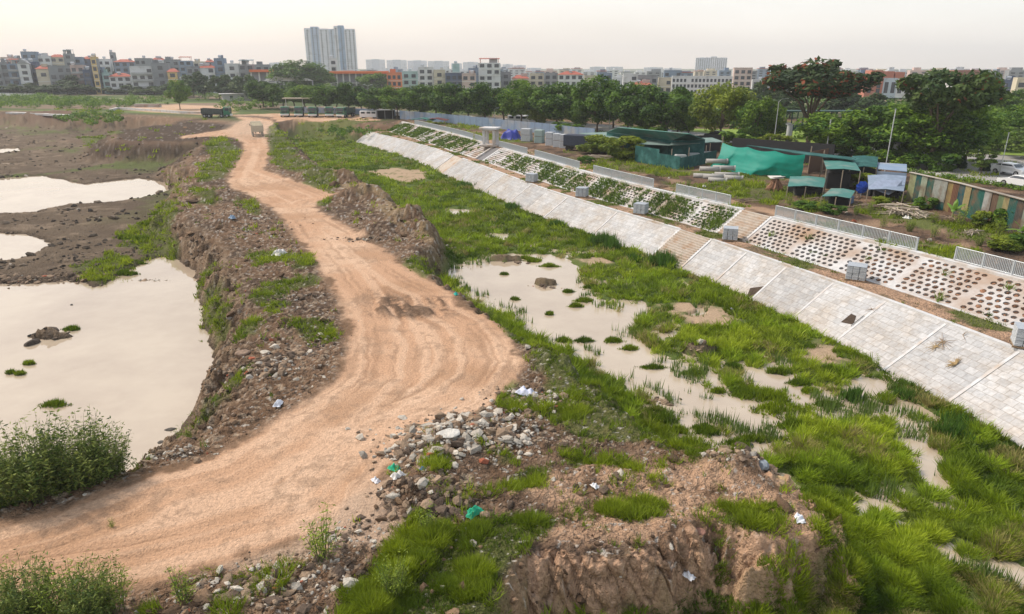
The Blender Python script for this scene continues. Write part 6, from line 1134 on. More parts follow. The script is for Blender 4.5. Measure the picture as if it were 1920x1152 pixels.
for k in range(150):
    a = rr_.uniform(0, 6.28); R_ = rr_.uniform(.3, 1.0); z_.tube([(R_*math.cos(a), R_*math.sin(a), rr_.uniform(0, .5)), (R_*.35*math.cos(a+.3), R_*.35*math.sin(a+.3), rr_.uniform(.8, 1.5))], rr_.uniform(.025, .05), 4)
z_.build('sticks', mat('reddish_sticks', (.30, .17, .11), rough=.95, noise=.4, nscale=3), r); z_ = MB(); z_.box((0, .1, 1.5), (1.5, 1, .05), rx=.15); z_.box((.25, -.1, 1.57), (1.2, .8, .04), rx=-.1, rz=.4); z_.build('cover_board', cm((.55, .52, .48)), r)
# small shelters
def shelter(px_front, z, pxb, label, m, h0, h1, name='shelter', clutter=3, under=m_dark):
    fr = [P(a, b2, 0) for a, b2 in px_front]; bk_ = [P(a, b2, 0) for a, b2 in pxb]; r = empty(name, (fr[0]+fr[1])/2, 0, label, 'shelter')
    A_, B_, C_, D_ = fr[0]+[0, 0, h0], fr[1]+[0, 0, h0], bk_[1]+[0, 0, h1], bk_[0]+[0, 0, h1]
    mid1 = (A_+B_)/2+[0, 0, .14]; mid2 = (C_+D_)/2+[0, 0, .12]; quad(r, [A_, mid1, mid2, D_], m, 'roof_sheet', .04); quad(r, [mid1, B_, C_, mid2], m, 'roof_sheet', .04)
    c_ = (fr[0]+fr[1]+bk_[0]+bk_[1])/4-np.array(r.location); q = MB(); q.bev((c_[0], c_[1], h0*.36), (math.hypot(*(fr[1]-fr[0])[:2])*.72, math.hypot(*(bk_[0]-fr[0])[:2])*.45, h0*.72), .08, rz=math.atan2((fr[1]-fr[0])[1], (fr[1]-fr[0])[0])); q.build('bundle_and_shade_fill', m_dark, r)  # dark box added under the roof to stand for the shade there
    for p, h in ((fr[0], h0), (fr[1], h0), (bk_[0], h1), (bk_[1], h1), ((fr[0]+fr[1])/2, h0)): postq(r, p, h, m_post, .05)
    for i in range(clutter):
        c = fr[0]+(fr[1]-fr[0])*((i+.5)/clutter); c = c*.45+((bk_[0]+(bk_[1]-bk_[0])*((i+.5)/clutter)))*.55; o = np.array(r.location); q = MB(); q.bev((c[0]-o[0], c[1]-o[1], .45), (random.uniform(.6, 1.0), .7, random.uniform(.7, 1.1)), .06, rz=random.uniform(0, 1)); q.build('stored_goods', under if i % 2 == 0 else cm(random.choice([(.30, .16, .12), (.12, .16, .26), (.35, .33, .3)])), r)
    return r
shelter([(1474,371),(1541,373)], 0, [(1478,357),(1545,360)], 'low shelter with faded green sheet roof right of the firewood', m_gr, 1.2, 1.55, clutter=5)
shelter([(1538,386),(1592,390)], 0, [(1556,373),(1600,378)], 'lowest green shelter nearest the railing', m_gr, .95, 1.1, clutter=4)
shelter([(1543,362),(1606,366)], 0, [(1536,336),(1592,338)], 'tall open shack with green roof and dark interior', m_gr, 2.6, 2.7, clutter=6)
r = shelter([(1588,352),(1638,352)], 0, [(1592,330),(1640,332)], 'shack with flat pale roof edge behind the tall shack', m_gnet, 2.3, 2.5, clutter=4)
r = shelter([(1624,378),(1690,382)], 0, [(1622,358),(1694,360)], 'shelter with greyish blue sheet left of the patchwork wall', mat('blue_grey_tarp', (.20, .25, .33), rough=.6, noise=.3, nscale=2), 1.25, 1.75, clutter=5)
quad(r, [P(1645, 338, 1.98)+[0,0,0], P(1692, 338, 1.95), P(1690, 352, 1.2), P(1666, 366, .75), P(1628, 352, 1.35)], mat('torn_blue_sheet', (.30, .35, .46), rough=.6, noise=.25, nscale=2), 'hanging_sheet', .03)
r = empty('blue_shed', P(1660, 345, 0), 0, 'blue-grey sheet shed left of the patchwork wall', 'shed'); a, b2 = P(1640, 352, 0), P(1694, 357, 0); wallq(r, a, b2, 0, 1.9, m_bluef, 'wall'); quad(r, [a+[0,0,2.15], b2+[0,0,2.1], P(1694, 341, 0)+[0,0,2.1], P(1640, 337, 0)+[0,0,2.1]], m_bluef, 'roof'); wallq(r, P(1640, 331, 0), a, 0, 2.1, m_bluef, 'wall')
r = empty('parasol', P(1613, 372, 0), 0, 'folded bright blue parasol left of the blue-grey shelter', 'parasol'); q = MB(); q.tube([(0, 0, 0), (0, 0, 1.7)], .03, 6); q.build('pole', m_steel, r)
q = MB(); k = 16; vs = [(0, -.15, 1.15)]+[(.62*math.cos(2*math.pi*i/k)*(1+.1*(i % 2)), -.05+.1*(i % 2), 1.15+.62*math.sin(2*math.pi*i/k)*(1+.1*(i % 2))) for i in range(k)]+[(0, .12, 1.15)]; q.add(vs, [(0, 1+i, 1+(i+1) % k) for i in range(k)]+[(k+1, 1+(i+1) % k, 1+i) for i in range(k)]); q.build('canopy', mat('bright_blue_cloth', (.015, .07, .42), rough=.6), r)
q = P(1576, 366, 0)
# patchwork wall
WP0, WP1, WP2 = P(1698, 376, 0), P(1790, 402, 0), P(1940, 452, 0); r = empty('patchwork_wall', WP0, 0, 'tall wall patched together from green, yellow, rusty and white corrugated sheets', 'wall'); o = WP0
cols_ = [((.36,.38,.20),1,1),((.02,.13,.12),.9,1),((.42,.48,.36),.9,.8),((.03,.15,.12),1.0,1),((.42,.44,.40),1.9,.72),((.40,.30,.12),.7,1),((.20,.10,.06),.8,1),((.02,.12,.14),1,1),((.48,.40,.20),.9,.8),((.02,.15,.12),1,1),((.03,.17,.14),.9,1),((.46,.46,.44),1.0,.78),((.17,.11,.08),.8,1),((.20,.28,.15),.7,1),((.42,.36,.18),.7,1),((.03,.14,.12),1,1),((.10,.09,.08),.9,1),((.32,.36,.30),1,1),((.03,.14,.12),1,1)]
path_ = [WP0, WP1, WP2]; dd_ = [0]; 
for p0, p1 in zip(path_[:-1], path_[1:]): dd_.append(dd_[-1]+math.hypot(*(p1-p0)[:2]))
tot = sum(c[1] for c in cols_); s = 0; TOPH = 2.85
for c, w_, hf in cols_:
    w_ = w_*dd_[-1]/tot; s0, s1 = s, s+w_; s = s1; mid = (s0+s1)/2; x = np.interp(mid, dd_, [p[0] for p in path_])-o[0]; y = np.interp(mid, dd_, [p[1] for p in path_])-o[1]; k = 0 if mid < dd_[1] else 1; d = path_[k+1]-path_[k]; rz = math.atan2(d[1], d[0])
    def corr(z0, z1, cc, nm, off=0.):
        m_ = mat('painted_sheet', tuple(v*.6 for v in cc), rough=.6, noise=.3, nscale=1.5, dirt=((.14, .09, .055), 1.0, .55)); R = Matrix.Translation((x, y, 0)) @ Matrix.Rotation(rz, 4, 'Z'); nq = max(4, int(w_/.09)); nq += nq % 2; pr = [(-w_/2+w_*i/nq, (.02 if i % 2 else -.02)+off) for i in range(nq+1)]; v_ = [R @ Vector((a, b3, z0)) for a, b3 in pr]+[R @ Vector((a, b3, z1)) for a, b3 in pr]; m2 = len(pr); q = MB(); q.add(v_, [(j, j+1, m2+j+1, m2+j) for j in range(m2-1)]); q.build(nm, m_, r)
    corr(-.4, TOPH+random.uniform(-.04, .03), c if hf == 1 else (.02, .14, .13), 'sheet_panel')
    if hf < 1: corr(TOPH*(1-hf), TOPH+.03, c, 'patch_sheet', -.05)
for p0, p1 in zip(path_[:-1], path_[1:]):
    d = p1-p0; L = math.hypot(*d[:2]); q = MB(); q.box(((p0[0]+p1[0])/2-o[0], (p0[1]+p1[1])/2-o[1]+.1, TOPH+.05), (L, .35, .06), rz=math.atan2(d[1], d[0])); q.build('coping', cm((.38, .34, .30)), r)
# debris
bundle('driftwood_heap', 'tangled heap of pale branches in front of the patchwork wall', 'wood heap', 1690, 402, 0, 46, 3.4, .05, m_pw, .3, 1.3, 1); bundle('timber_heap', 'darker boards and poles lying left of the driftwood heap', 'wood heap', 1625, 392, 0, 18, 2.6, .045, m_wood, .2, .6, 2)
bundle('plank_stack', 'loose pale planks lying beside the yellow-green bushes', 'planks', 1125, 297, 0, 14, 3.5, .07, m_pw, -.1, .15, 3); bundle('reed_bundle', 'dry branches lying in a heap on the lowest paving at right', 'branches', 1590, 650, -3.2, 0, 1, .02, m_wood, 0, 1, 4) if False else None
bundle('scrap_poles', 'grey poles leaning near the netting shed corner', 'poles', 1660, 388, 0, 10, 2.2, .05, m_wood, 1.0, .7, 5); bundle('dead_branches', 'dead branches in front of the banana plant by the wall', 'branches', 1775, 418, 0, 26, 1.8, .03, m_wood, .8, 1.5, 6)
def brush(px, py, label, n_, L, seed, m=m_wood, sp=3.1):
    s, v = on_slope((px, py)); p = E(s, v); rr_ = random.Random(seed); q = MB(); nn = nrm(s, v)
    for i in range(n_):
        a = rr_.uniform(-sp, sp); l = L*rr_.uniform(.3, 1); e_ = E(s+l*math.cos(a), v+l*math.sin(a)/4.5)-p+nn*rr_.uniform(.03, .14); q.tube([nn*.05, e_*.5+nn*.08, e_], [.022, .015, .007], 4)
    o = q.build('dry_brush', m); o.location = p; return tag(o, label, 'dry branches', 'dry branches on the paving')
m_straw = mat('dry_straw', (.34, .24, .12), rough=.95)
brush(1786, 686, 'tuft of dry brown straw lying on the paving', 60, .55, 1, m_straw, 1.6); brush(1765, 640, 'upper dead twigs on the paving right of the lifted slab', 14, .9, 2); brush(1752, 652, 'lower dead twigs on the paving above the straw tuft', 16, .7, 3, m_straw); brush(1810, 632, 'thin twig on the paving near the head beam', 3, .8, 4); brush(1630, 582, 'twigs above the lifted slab', 6, .5, 5)
brush(1500, 618, 'broken poles at the toe of the paving', 5, .9, 6, m_pw)
for i, (a, b2, nn_, L_, rz, m_, d) in enumerate([(1530,378,12,2.0,.2,m_wood,'short boards thrown down right of the firewood shelter'),(1722,410,16,1.6,1.0,m_pw,'thin pale sticks in the mud below the driftwood heap'),(1600,372,14,1.8,.4,m_wood,'broken slats under the blue parasol'),(1820,440,14,1.5,.5,m_pw,'pale sticks lying behind the gap between the two nearest railings'),(1240,352,8,1.8,.2,m_wood,'old boards on the dirt strip behind the fourth railing'),(1395,380,10,2.0,.3,m_wood,'scattered boards on the dirt path above the steps')]): bundle('loose_boards', d, 'boards', a, b2, 0, nn_, L_, .04, m_, rz, .7, 20+i)
# loose rags and plastic scraps
def scrap(px, py, z, s_, c, label, seed, cat='plastic scrap', tr=0.0, h=.5):
    p = P(px, py, z); m_ = mat('scrap_plastic', c, rough=.5, noise=.15, nscale=6); return heap_sheet('plastic_scrap', label, cat, p[0], p[1], gz(p[0], p[1])+.02, s_, s_*.6, s_*.22*h*2, m_, random.uniform(0, 3), seed, s_*.18)
for i, a in enumerate([(1560,352,0,1.2,(.42,.42,.40),'pale rag lying in front of the tall shack'),(1585,372,0,.9,(.30,.08,.07),'dull red cloth beside the lowest shelter'),(1500,350,0,1.0,(.02,.20,.16),'green cloth scrap behind the firewood shelter'),(1700,410,0,.7,(.55,.55,.53),'white sack in front of the driftwood heap'),(1320,352,0,.6,(.5,.5,.5),'grey sheet scrap in front of the concrete pipes'),(740,890,-2,.55,(.01,.36,.20),'scrap of green netting at the edge of the dirt road'),(888,966,-2,.7,(.01,.30,.17),'crumpled green netting below the dark earth heap'),(792,896,-1.8,.35,(.08,.20,.42),'small blue bag in the rubble heap'),(525,483,-2.2,1.3,(.62,.58,.56),'white plastic sheet on the pond bank'),(524,776,-2.4,.55,(.62,.64,.70),'white and blue crate scrap on the bank beside the dirt road'),(855,553,-2,.45,(.01,.33,.27),'teal cloth scrap on the road shoulder above the pool'),(985,742,-2,.95,(.52,.54,.66),'lilac white plastic sheeting in the rubble beside the grass'),(1290,1085,-3.2,.45,(.6,.6,.62),'torn white plastic on the eroded cut bank'),(1486,1054,-3.8,.5,(.68,.70,.76),'white bag at the foot of the cut bank'),(1115,917,-2,.35,(.66,.66,.68),'small white bag on the sandy ground'),(748,919,-2,.5,(.60,.58,.56),'white rag at the left end of the dark earth heap'),(438,430,-2.6,.9,(.20,.28,.38),'bluish scraps high on the pond bank'),(705,910,-2,.4,(.62,.62,.66),'flattened white bag on the dirt road edge'),(1375,548,-3,.3,(.3,.3,.3),'small grey cloth scrap on the marsh edge')]): scrap(*a, i+2)
for k, a, b2, s_, d in [(2,1540,398,.6,'weed growing behind the longest railing at its left end'),(3,1480,384,1.0,'weed by the path left of the longest railing'),(2,1705,436,.6,'bushy weed behind the middle of the longest railing'),(3,1750,448,1.0,'slim weed in the mud right of the longest railing middle'),(2,1835,462,.55,'weed between the two nearest railings'),(3,1872,440,1.3,'tall weed before the right part of the patchwork wall'),(2,1605,404,.5,'weed tuft below the blue parasol'),(3,1655,424,.9,'thin weed behind the longest railing'),(2,1392,352,.5,'weed tuft in front of the concrete pipes'),(2,1230,330,.5,'weed tuft before the green netting corner'),(3,1800,425,1.5,'tall leafy weed against the patchwork wall'),(2,1750,418,.5,'weed at the foot of the yellow wall sheet'),(2,1290,352,.45,'weed left of the pipe heap'),(3,1630,400,1.1,'slender weed beside the driftwood heap')]: weed(k, a, b2, 0, s_, d, 'weeds in the yard on the bank')
# boulders that stand out
def boulder(px, py, z, s_, c, label, seed, sc3=(1, 1, .7)):
    import bmesh
    bm = bmesh.new(); bmesh.ops.create_icosphere(bm, subdivisions=3, radius=1); rr_ = np.random.default_rng(seed); ax = rr_.normal(0, 1, (9, 3)); ax /= np.linalg.norm(ax, axis=1)[:, None]; cut = rr_.uniform(.55, .85, 9)
    for v in bm.verts:
        q = np.array(v.co)
        for a, k in zip(ax, cut):
            d = q @ a
            if d > k: q = q-a*(d-k)*.85
        q *= 1+.05*math.sin(7*q[0]+seed)*math.cos(6*q[1]); v.co = q*np.array(sc3)*s_
    me = bpy.data.meshes.new('boulder'); bm.to_mesh(me); bm.free(); o = bpy.data.objects.new('boulder', me); COL.objects.link(o); me.materials.append(mat('boulder_stone', c, rough=.95, noise=.3, nscale=4, bump=.7, bscale=6)); p = P(px, py, z); o.location = (p[0], p[1], max(gz(p[0], p[1]), -4.65)+s_*.15); o.rotation_euler = (0, 0, seed*1.3); return tag(o, label, 'rock', 'boulders')
for i, a in enumerate([(1425,892,-2.3,.36,(.22,.25,.28),'slate-blue pointed rock at the right end of the plateau'),(1468,905,-2.4,.38,(.42,.30,.16),'ochre block beside the slate-blue rock'),(458,694,-3,.42,(.26,.18,.13),'rounded brown boulder on the pond bank'),(500,690,-2.8,.3,(.42,.38,.32),'pale flat boulder right of the rounded brown one'),(840,838,-1.8,.42,(.52,.50,.46),'largest pale slab in the rubble heap'),(60,645,-4.6,.5,(.07,.055,.045),'dark rock at the lower end of the islet in the pond'),(98,628,-4.6,.55,(.09,.07,.055),'dark rock at the top of the islet in the pond'),(57,631,-4.6,.16,(.03,.03,.03),'small black lump left of the islet'),(134,572,-4.6,.17,(.03,.03,.03),'black lump floating alone in the pond'),(320,806,-4.6,.26,(.08,.07,.06),'dark flat stone in the water near the bank, upper one'),(301,829,-4.6,.2,(.08,.07,.06),'dark flat stone in the water near the bank, lower one'),(1306,1032,-3,.22,(.30,.16,.12),'reddish stone stuck in the cut bank'),(1410,832,-4.5,.16,(.05,.05,.06),'small black object in the pool by the tussocks'),(1035,540,-4.6,.28,(.12,.09,.07),'brown mud lump in the channel pool')]): boulder(*a, i+1, (1.2, .8, .6) if 'slab' not in a[5] and 'flat' not in a[5] else (1.3, .9, .3))
# ---------------------------------------------------------------- vehicles
m_tyre = mat('tyre_rubber', (.025, .025, .025), rough=.9); m_rim = mat('wheel_rim', (.35, .35, .36), rough=.5, metal=.5); m_gcab = mat('green_cab_paint', (.02, .17, .09), rough=.4, coat=.3, dirt=((.30, .23, .16), 1.2, .4)); m_bed = mat('dump_body_paint', (.05, .10, .09), rough=.7, noise=.25, nscale=2, dirt=((.22, .17, .13), 1.0, .5)); m_chas = mat('chassis_black', (.04, .04, .04), rough=.8); m_lampg = mat('headlamp_glass', (.75, .75, .72), rough=.2)
def wheel(root, x, y, r_, w_):
    q = MB(); q.tube([(x-w_/2, y, r_), (x+w_/2, y, r_)], r_, 18); t2 = q.build('tyre', m_tyre); q = MB(); q.tube([(x-w_/2-.015, y, r_), (x+w_/2+.015, y, r_)], r_*.55, 12); t3 = q.build('rim', m_rim)
    e_ = bpy.data.objects.new('wheel', None); COL.objects.link(e_); e_.parent = root; t2.parent = e_; t3.parent = e_
def dump_truck(bedm=m_bed, cabm=m_gcab, tip=0.0, load=None):
    """cab at -Y"""
    r = bpy.data.objects.new('dump_truck', None); COL.objects.link(r)
    q = MB(); q.bev((0, -3.0, 1.95), (2.45, 1.9, 2.1), .16); q.box((0, -3.0, .85), (2.4, 1.8, .3)); q.build('cab', cabm, r)
    q = MB(); q.box((0, -3.97, 2.28), (2.1, .05, .85), rx=-.04); q.build('windscreen', m_pane, r); q = MB(); q.box((0, -3.98, 1.45), (1.7, .06, .42)); q.build('grille', m_chas, r); q = MB(); q.bev((0, -4.0, .72), (2.45, .3, .45), .05); q.build('bumper', m_white, r)
    for x in (-.9, .9): q = MB(); q.box((x, -4.17, .78), (.38, .06, .2)); q.build('headlight', m_lampg, r)
    for x in (-1.24, 1.24): q = MB(); q.box((x, -3.1, 2.3), (.05, 1.0, .75)); q.build('side_window', m_pane, r); q = MB(); q.box((x*1.12, -3.85, 2.2), (.16, .08, .5)); q.build('mirror', m_chas, r)
    q = MB(); q.box((-.45, .6, .95), (.2, 7.2, .3)); q.box((.45, .6, .95), (.2, 7.2, .3)); q.box((0, -1.6, .95), (2.2, .6, .5)); q.build('chassis', m_chas, r)
    R = Matrix.Translation((0, 4.2, 1.15)) @ Matrix.Rotation(-tip, 4, 'X') @ Matrix.Translation((0, -4.2, -1.15))
    q = MB(); q.box((0, 1.2, 1.25), (2.4, 5.9, .12)); q.box((-1.19, 1.2, 1.95), (.08, 5.9, 1.35)); q.box((1.19, 1.2, 1.95), (.08, 5.9, 1.35)); q.box((0, -1.72, 2.05), (2.4, .1, 1.6)); q.box((0, 4.14, 1.9), (2.4, .08, 1.25)); q.box((0, -1.95, 2.95), (2.3, .6, .08))
    for y in np.linspace(-1.4, 3.9, 8): q.box((-1.26, float(y), 1.95), (.08, .12, 1.35)); q.box((1.26, float(y), 1.95), (.08, .12, 1.35))
    for x in (-1.22, 1.22): q.box((x, 1.2, 2.65), (.16, 5.95, .12))
    q.v = [tuple(R @ Vector(v)) for v in q.v]; q.build('dump_body', bedm, r)
    if load is not None: q = MB(); q.prism([(-1.6, 1.3), (-1.6, 2.4), (0, 3.0), (2.5, 3.05), (4.0, 2.4), (4.0, 1.3)], -1.1, 1.1, 'x'); q.build('load', load, r)
    for y in (-3.0, -1.45, 2.0, 3.3):
        for x in (-1.05, 1.05): wheel(r, x, y, .52, .32)
    return r
gt = 'dump trucks parked in a row facing the viewer'; T0 = dump_truck(); first = True
for a, b2, rz, d in [(527,220,.05,'green dump truck at the left end of the parked row'),(554,220,.0,'green dump truck, second from the left in the parked row'),(581,221,-.03,'green dump truck, third from the left in the parked row'),(611,221,.04,'green dump truck, fourth from the left in the parked row'),(643,222,-.42,'green dump truck at the right end of the row, standing askew and apart')]:
    o = T0 if first else copy_tree(T0); first = False; p = P(a, b2, ZF); o.location = (p[0], p[1]+4.1, ZF-.0); o.rotation_euler = (0, 0, rz+.22); tag(o, d, 'dump truck', gt)
    o.location.z = gz(o.location.x, o.location.y)+.02
T1 = dump_truck(mat('dark_dump_body', (.07, .085, .075), rough=.8, noise=.3, nscale=2), m_gcab, tip=-.06); p = P(405, 221, ZF); T1.location = (p[0], p[1]+1, gz(p[0], p[1]+1)+.02); T1.rotation_euler = (0, 0, math.radians(100)); tag(T1, 'dark dump truck with green cab seen from the side, standing alone at left', 'dump truck')
T2 = dump_truck(mat('dusty_body', (.30, .27, .20), rough=.9, noise=.2, nscale=2), mat('dusty_cab', (.22, .24, .16), rough=.7), load=mat('tan_load', (.34, .30, .20), rough=.95, noise=.3, nscale=2)); p = PR(477, 256); T2.location = (p[0], p[1]+2, gz(p[0], p[1]+2)+.03); T2.rotation_euler = (0, 0, math.pi+.38); tag(T2, 'dusty loaded dump truck driving away along the dirt road in a dust cloud', 'dump truck')
T2.scale = (.92, .92, .9)
r = empty('long_canopy', P(566, 212, ZF), 0, 'long beige canopy roof behind the parked trucks', 'canopy'); q = MB(); q.box((0, 2, 4.5), (12, 4, .35)); q.build('roof', cm((.48, .42, .32)), r)
for x in (-5.5, 0, 5.5): q = MB(); q.tube([(x, 2, 0), (x, 2, 4.4)], .12, 6); q.build('post', m_steel, r)
m_cw = mat('white_car_paint', (.68, .69, .71), rough=.25, coat=.6); m_ck = mat('black_car_paint', (.03, .035, .04), rough=.25, coat=.6); m_cs = mat('silver_car_paint', (.40, .42, .44), rough=.3, coat=.6, metal=.3)
def car(kind='hatch', m=m_cw):
    """length along X, nose at -X"""
    r = bpy.data.objects.new('parked_car', None); COL.objects.link(r)
    prof = {'hatch': [(-2.05,.35),(-2.12,.62),(-1.95,.86),(-1.1,.98),(-.55,1.42),(.9,1.48),(1.75,1.12),(2.02,.98),(2.08,.55),(2.0,.35)], 'suv': [(-2.2,.38),(-2.28,.75),(-2.1,1.0),(-1.15,1.12),(-.6,1.62),(1.3,1.68),(2.0,1.22),(2.2,1.05),(2.25,.6),(2.15,.38)], 'sedan': [(-2.25,.32),(-2.32,.58),(-2.1,.78),(-1.1,.92),(-.4,1.36),(.7,1.38),(1.5,1.0),(2.2,.95),(2.28,.6),(2.2,.32)]}[kind]
    q = MB(); n_ = len(prof); vs = []
    for y, sc_ in ((-.86, .90), (-.80, 1.0), (.80, 1.0), (.86, .90)): vs += [(x*(1 if abs(y) < .85 else .985), y*(1 if z < 1.02 else .84), .35+(z-.35)*(sc_ if abs(y) > .85 and z > 1 else 1)) for x, z in prof]
    fs = [tuple(range(n_)), tuple(range(4*n_-1, 3*n_-1, -1))]+[(k*n_+i, (k+1)*n_+i, (k+1)*n_+(i+1) % n_, k*n_+(i+1) % n_) for k in range(3) for i in range(n_)]
    q.add(vs, fs); q.build('body', m, r)
    wp = prof[3:7]; zb_ = max(wp[0][1], wp[3][1])+.04
    for sy in (-1, 1):
        q = MB(); zt = wp[1][1]-.08; P4 = [(wp[0][0]+.28, zb_), (wp[1][0]+.05, zt), (wp[2][0]-.05, zt), (wp[3][0]-.18, zb_)]; vs = [(x, sy*(.875 if z < 1.06 else .765)+(sy*.012), z) for x, z in P4]; vs += [(x, y-sy*.03, z) for x, y, z in vs]; q.add(vs, [(0, 1, 2, 3), (7, 6, 5, 4)]+[(i, 4+i, 4+(i+1) % 4, (i+1) % 4) for i in range(4)]); q.build('side_window', m_pane, r)
    for nm, (A_, B_) in (('windscreen', (wp[0], wp[1])), ('rear_window', (wp[3], wp[2]))):
        s_ = -1 if nm == 'windscreen' else 1; q = MB(); a = Vector((A_[0]*.9+B_[0]*.1, 0, A_[1]*.9+B_[1]*.1)); c = Vector((A_[0]*.12+B_[0]*.88, 0, A_[1]*.12+B_[1]*.88)); off_ = Vector((s_*.03, 0, .03)); vs = [a+off_+Vector((0, -.66, 0)), a+off_+Vector((0, .66, 0)), c+off_+Vector((0, .60, 0)), c+off_+Vector((0, -.60, 0))]; q.add(vs, [(0, 1, 2, 3)]); q.build(nm, m_pane, r)
    for y in (-.62, .62): q = MB(); q.bev((prof[1][0]+.06, y, .68), (.12, .34, .16), .03); q.build('headlight', m_lampg, r); q = MB(); q.bev((prof[8][0]-.03, y, .82), (.1, .3, .14), .03); q.build('tail_light', mat('red_lamp', (.35, .01, .01), rough=.3), r)
    for x in (-1.35, 1.35):
        for y in (-.78, .78):
            q = MB(); q.tube([(x, y-.11, .33), (x, y+.11, .33)], .33, 16); t2 = q.build('tyre', m_tyre); q = MB(); q.tube([(x, y-.125, .33), (x, y+.125, .33)], .2, 12); t3 = q.build('rim', m_rim); e_ = bpy.data.objects.new('wheel', None); COL.objects.link(e_); e_.parent = r; t2.parent = e_; t3.parent = e_
    return r
rd = rb_[-30]-ra[-30]; tr_ = ra[-20]-ra[-30]; rot = math.atan2(tr_[1], tr_[0])
CP = {k: car(*k_) for k, k_ in {'w': ('hatch', m_cw), 's': ('sedan', m_cw), 'v': ('suv', m_cw), 'k': ('suv', m_ck), 'g': ('hatch', m_cs)}.items()}; CU = set()
for k, a, b2, d, fl in [('v',1722,297,'white sport utility car on the road behind the dark roadside trees',0),('g',1692,293,'silver car half hidden behind tree trunks on the road',0),('w',1893,328,'white hatchback parked at the kerb near the right edge',math.pi),('s',1912,351,'white saloon car nearest the patchwork wall, cut by the right edge',0),('k',1342,262,'black sport utility car behind the open green shed',0),('g',1795,285,'silver car on the far lane between trees',0),('w',852,226,'white car on the road behind the blue hoarding, far left',0),('w',1240,254,'white car behind the dark roadside trees',0)]:
    o = CP[k] if k not in CU else copy_tree(CP[k]); CU.add(k); p = P(a, b2, .17); o.location = (p[0], p[1], .18); i = int(np.argmin(np.hypot(ra[:, 0]-p[0], ra[:, 1]-p[1]))); i = min(max(i, 1), n-2); tv = ra[i+1]-ra[i-1]; o.rotation_euler = (0, 0, math.atan2(tv[1], tv[0])+fl); tag(o, d, 'car', 'cars on the city road')
def van(px, py, z, label, c, rz):
    p = P(px, py, z); r = empty('delivery_van', p, rz, label, 'van'); q = MB(); q.bev((0, 0, 1.25), (5, 1.9, 1.8), .2); q.build('body', c, r); q = MB(); q.box((-2.47, 0, 1.6), (.1, 1.5, .6)); q.build('windscreen', m_pane, r)
    for x in (-1.5, .2, 1.6): q = MB(); q.box((x, -.97, 1.6), (1.1, .06, .5)); q.build('side_window', m_pane, r)
    for x in (-1.6, 1.6):
        for y in (-.8, .8): wheel(r, 0, 0, .01, .01) if False else None; q = MB(); q.tube([(x, y-.12, .36), (x, y+.12, .36)], .36, 14); q.build('wheel', m_tyre, r)
van(692, 222, ZF, 'white van parked between the askew truck and the dark kiosk', m_cw, -.05); van(972, 233, .17, 'white box truck on the road above the blue hoarding', m_cw, -.3)
r = empty('site_kiosk', P(722, 224, ZF), 0, 'dark open kiosk at the end of the blue hoarding', 'kiosk'); q = MB(); q.box((0, 1.5, 2.5), (5, 3.4, .18)); q.build('roof', m_grey, r); q = MB(); q.box((0, 2.9, 1.2), (4.6, .1, 2.4)); q.box((-2.3, 1.5, 1.2), (.1, 2.8, 2.4)); q.build('wall', m_dark, r)
for x in (-2.2, 0, 2.2): q = MB(); q.box((x, .1, 1.2), (.14, .14, 2.5)); q.build('post', m_grey, r)
for a, b2, c, d in ((790, 234, (.03, .14, .12), 'low dark green sheet canopy beyond the far end of the railings'), (815, 234, (.14, .05, .05), 'low dark red sheet canopy beyond the far end of the railings')):
    r = empty('sheet_canopy', P(a, b2, 0), -.15, d, 'canopy'); q = MB(); q.prism([(-2.8, 1.1), (0, 1.5), (2.8, 1.0), (2.8, .9), (0, 1.4), (-2.8, 1.0)], 0, 3.5); q.build('roof_sheet', mat('dull_sheet', c, rough=.8), r)
    for x in (-2.6, 2.6): q = MB(); q.box((x, .2, .5), (.1, .1, 1.1)); q.build('post', m_post, r)
# ---------------------------------------------------------------- lamps and poles
m_pole = mat('lamp_pole_paint', (.50, .52, .52), rough=.5, metal=.2)
def lamp(px, by, ty, label, arm=1.6, dbl=False, z=0.0, r_=.09, cat='street lamp'):
    p = P(px, by, z); h = PD(px, ty, p[1])[2]-z; r = empty('street_lamp', p, 0, label, cat); q = MB(); q.tube([(0, 0, -.1), (0, 0, h*.6), (0, 0, h)], [r_, r_*.75, r_*.5], 8); q.build('pole', m_pole, r)
    for s_ in ((-1, 1) if dbl else (1,)):
        q = MB(); q.tube([(0, 0, h-.1), (s_*arm*.5, 0, h+.35), (s_*arm, 0, h+.4)], .04, 6); q.build('arm', m_pole, r); q = MB(); q.bev((s_*(arm+.25), 0, h+.4), (.6, .22, .1), .03); q.build('lamp_head', m_steel, r)
lamp(1831, 303, 165, 'tall grey street lamp rising alone beside the white hatchback', 1.2); lamp(693, 214, 162, 'white double-headed street lamp above the askew truck', .9, True); lamp(1211, 250, 184, 'street lamp poking out between two dark trees', 1.0); lamp(1449, 283, 190, 'pale thin street lamp left of the red-flowered tree', 1.0); lamp(927, 236, 206, 'white short lamp post behind the hoarding', .5); lamp(1142, 250, 210, 'white lamp post among dark trees behind the block yard', .5)
for a, b2, tp, rr_, d in ((1475, 284, 234, .45, 'thick pale round column rising behind the green tarpaulin'), (1675, 309, 268, .42, 'thick grey column beside the road behind the blue-grey shed'), (1658, 326, 206, .06, 'slim dark utility pole standing behind the blue-grey shed'), (1873, 330, 250, .05, 'thin stake beside the tiered tree'), (1546, 305, 226, .08, 'thin dark pole left of the low green tree')):
    p = P(a, b2, 0); h = PD(a, tp, p[1])[2]; r = empty('utility_pole', p, 0, d, 'pole'); q = MB(); q.tube([(0, 0, -.1), (0, 0, h)], rr_, 12); q.build('shaft', m_pole, r); q = MB(); q.box((0, 0, h+.05), (rr_*2.4, rr_*2.4, .12)); q.build('cap', m_grey, r)
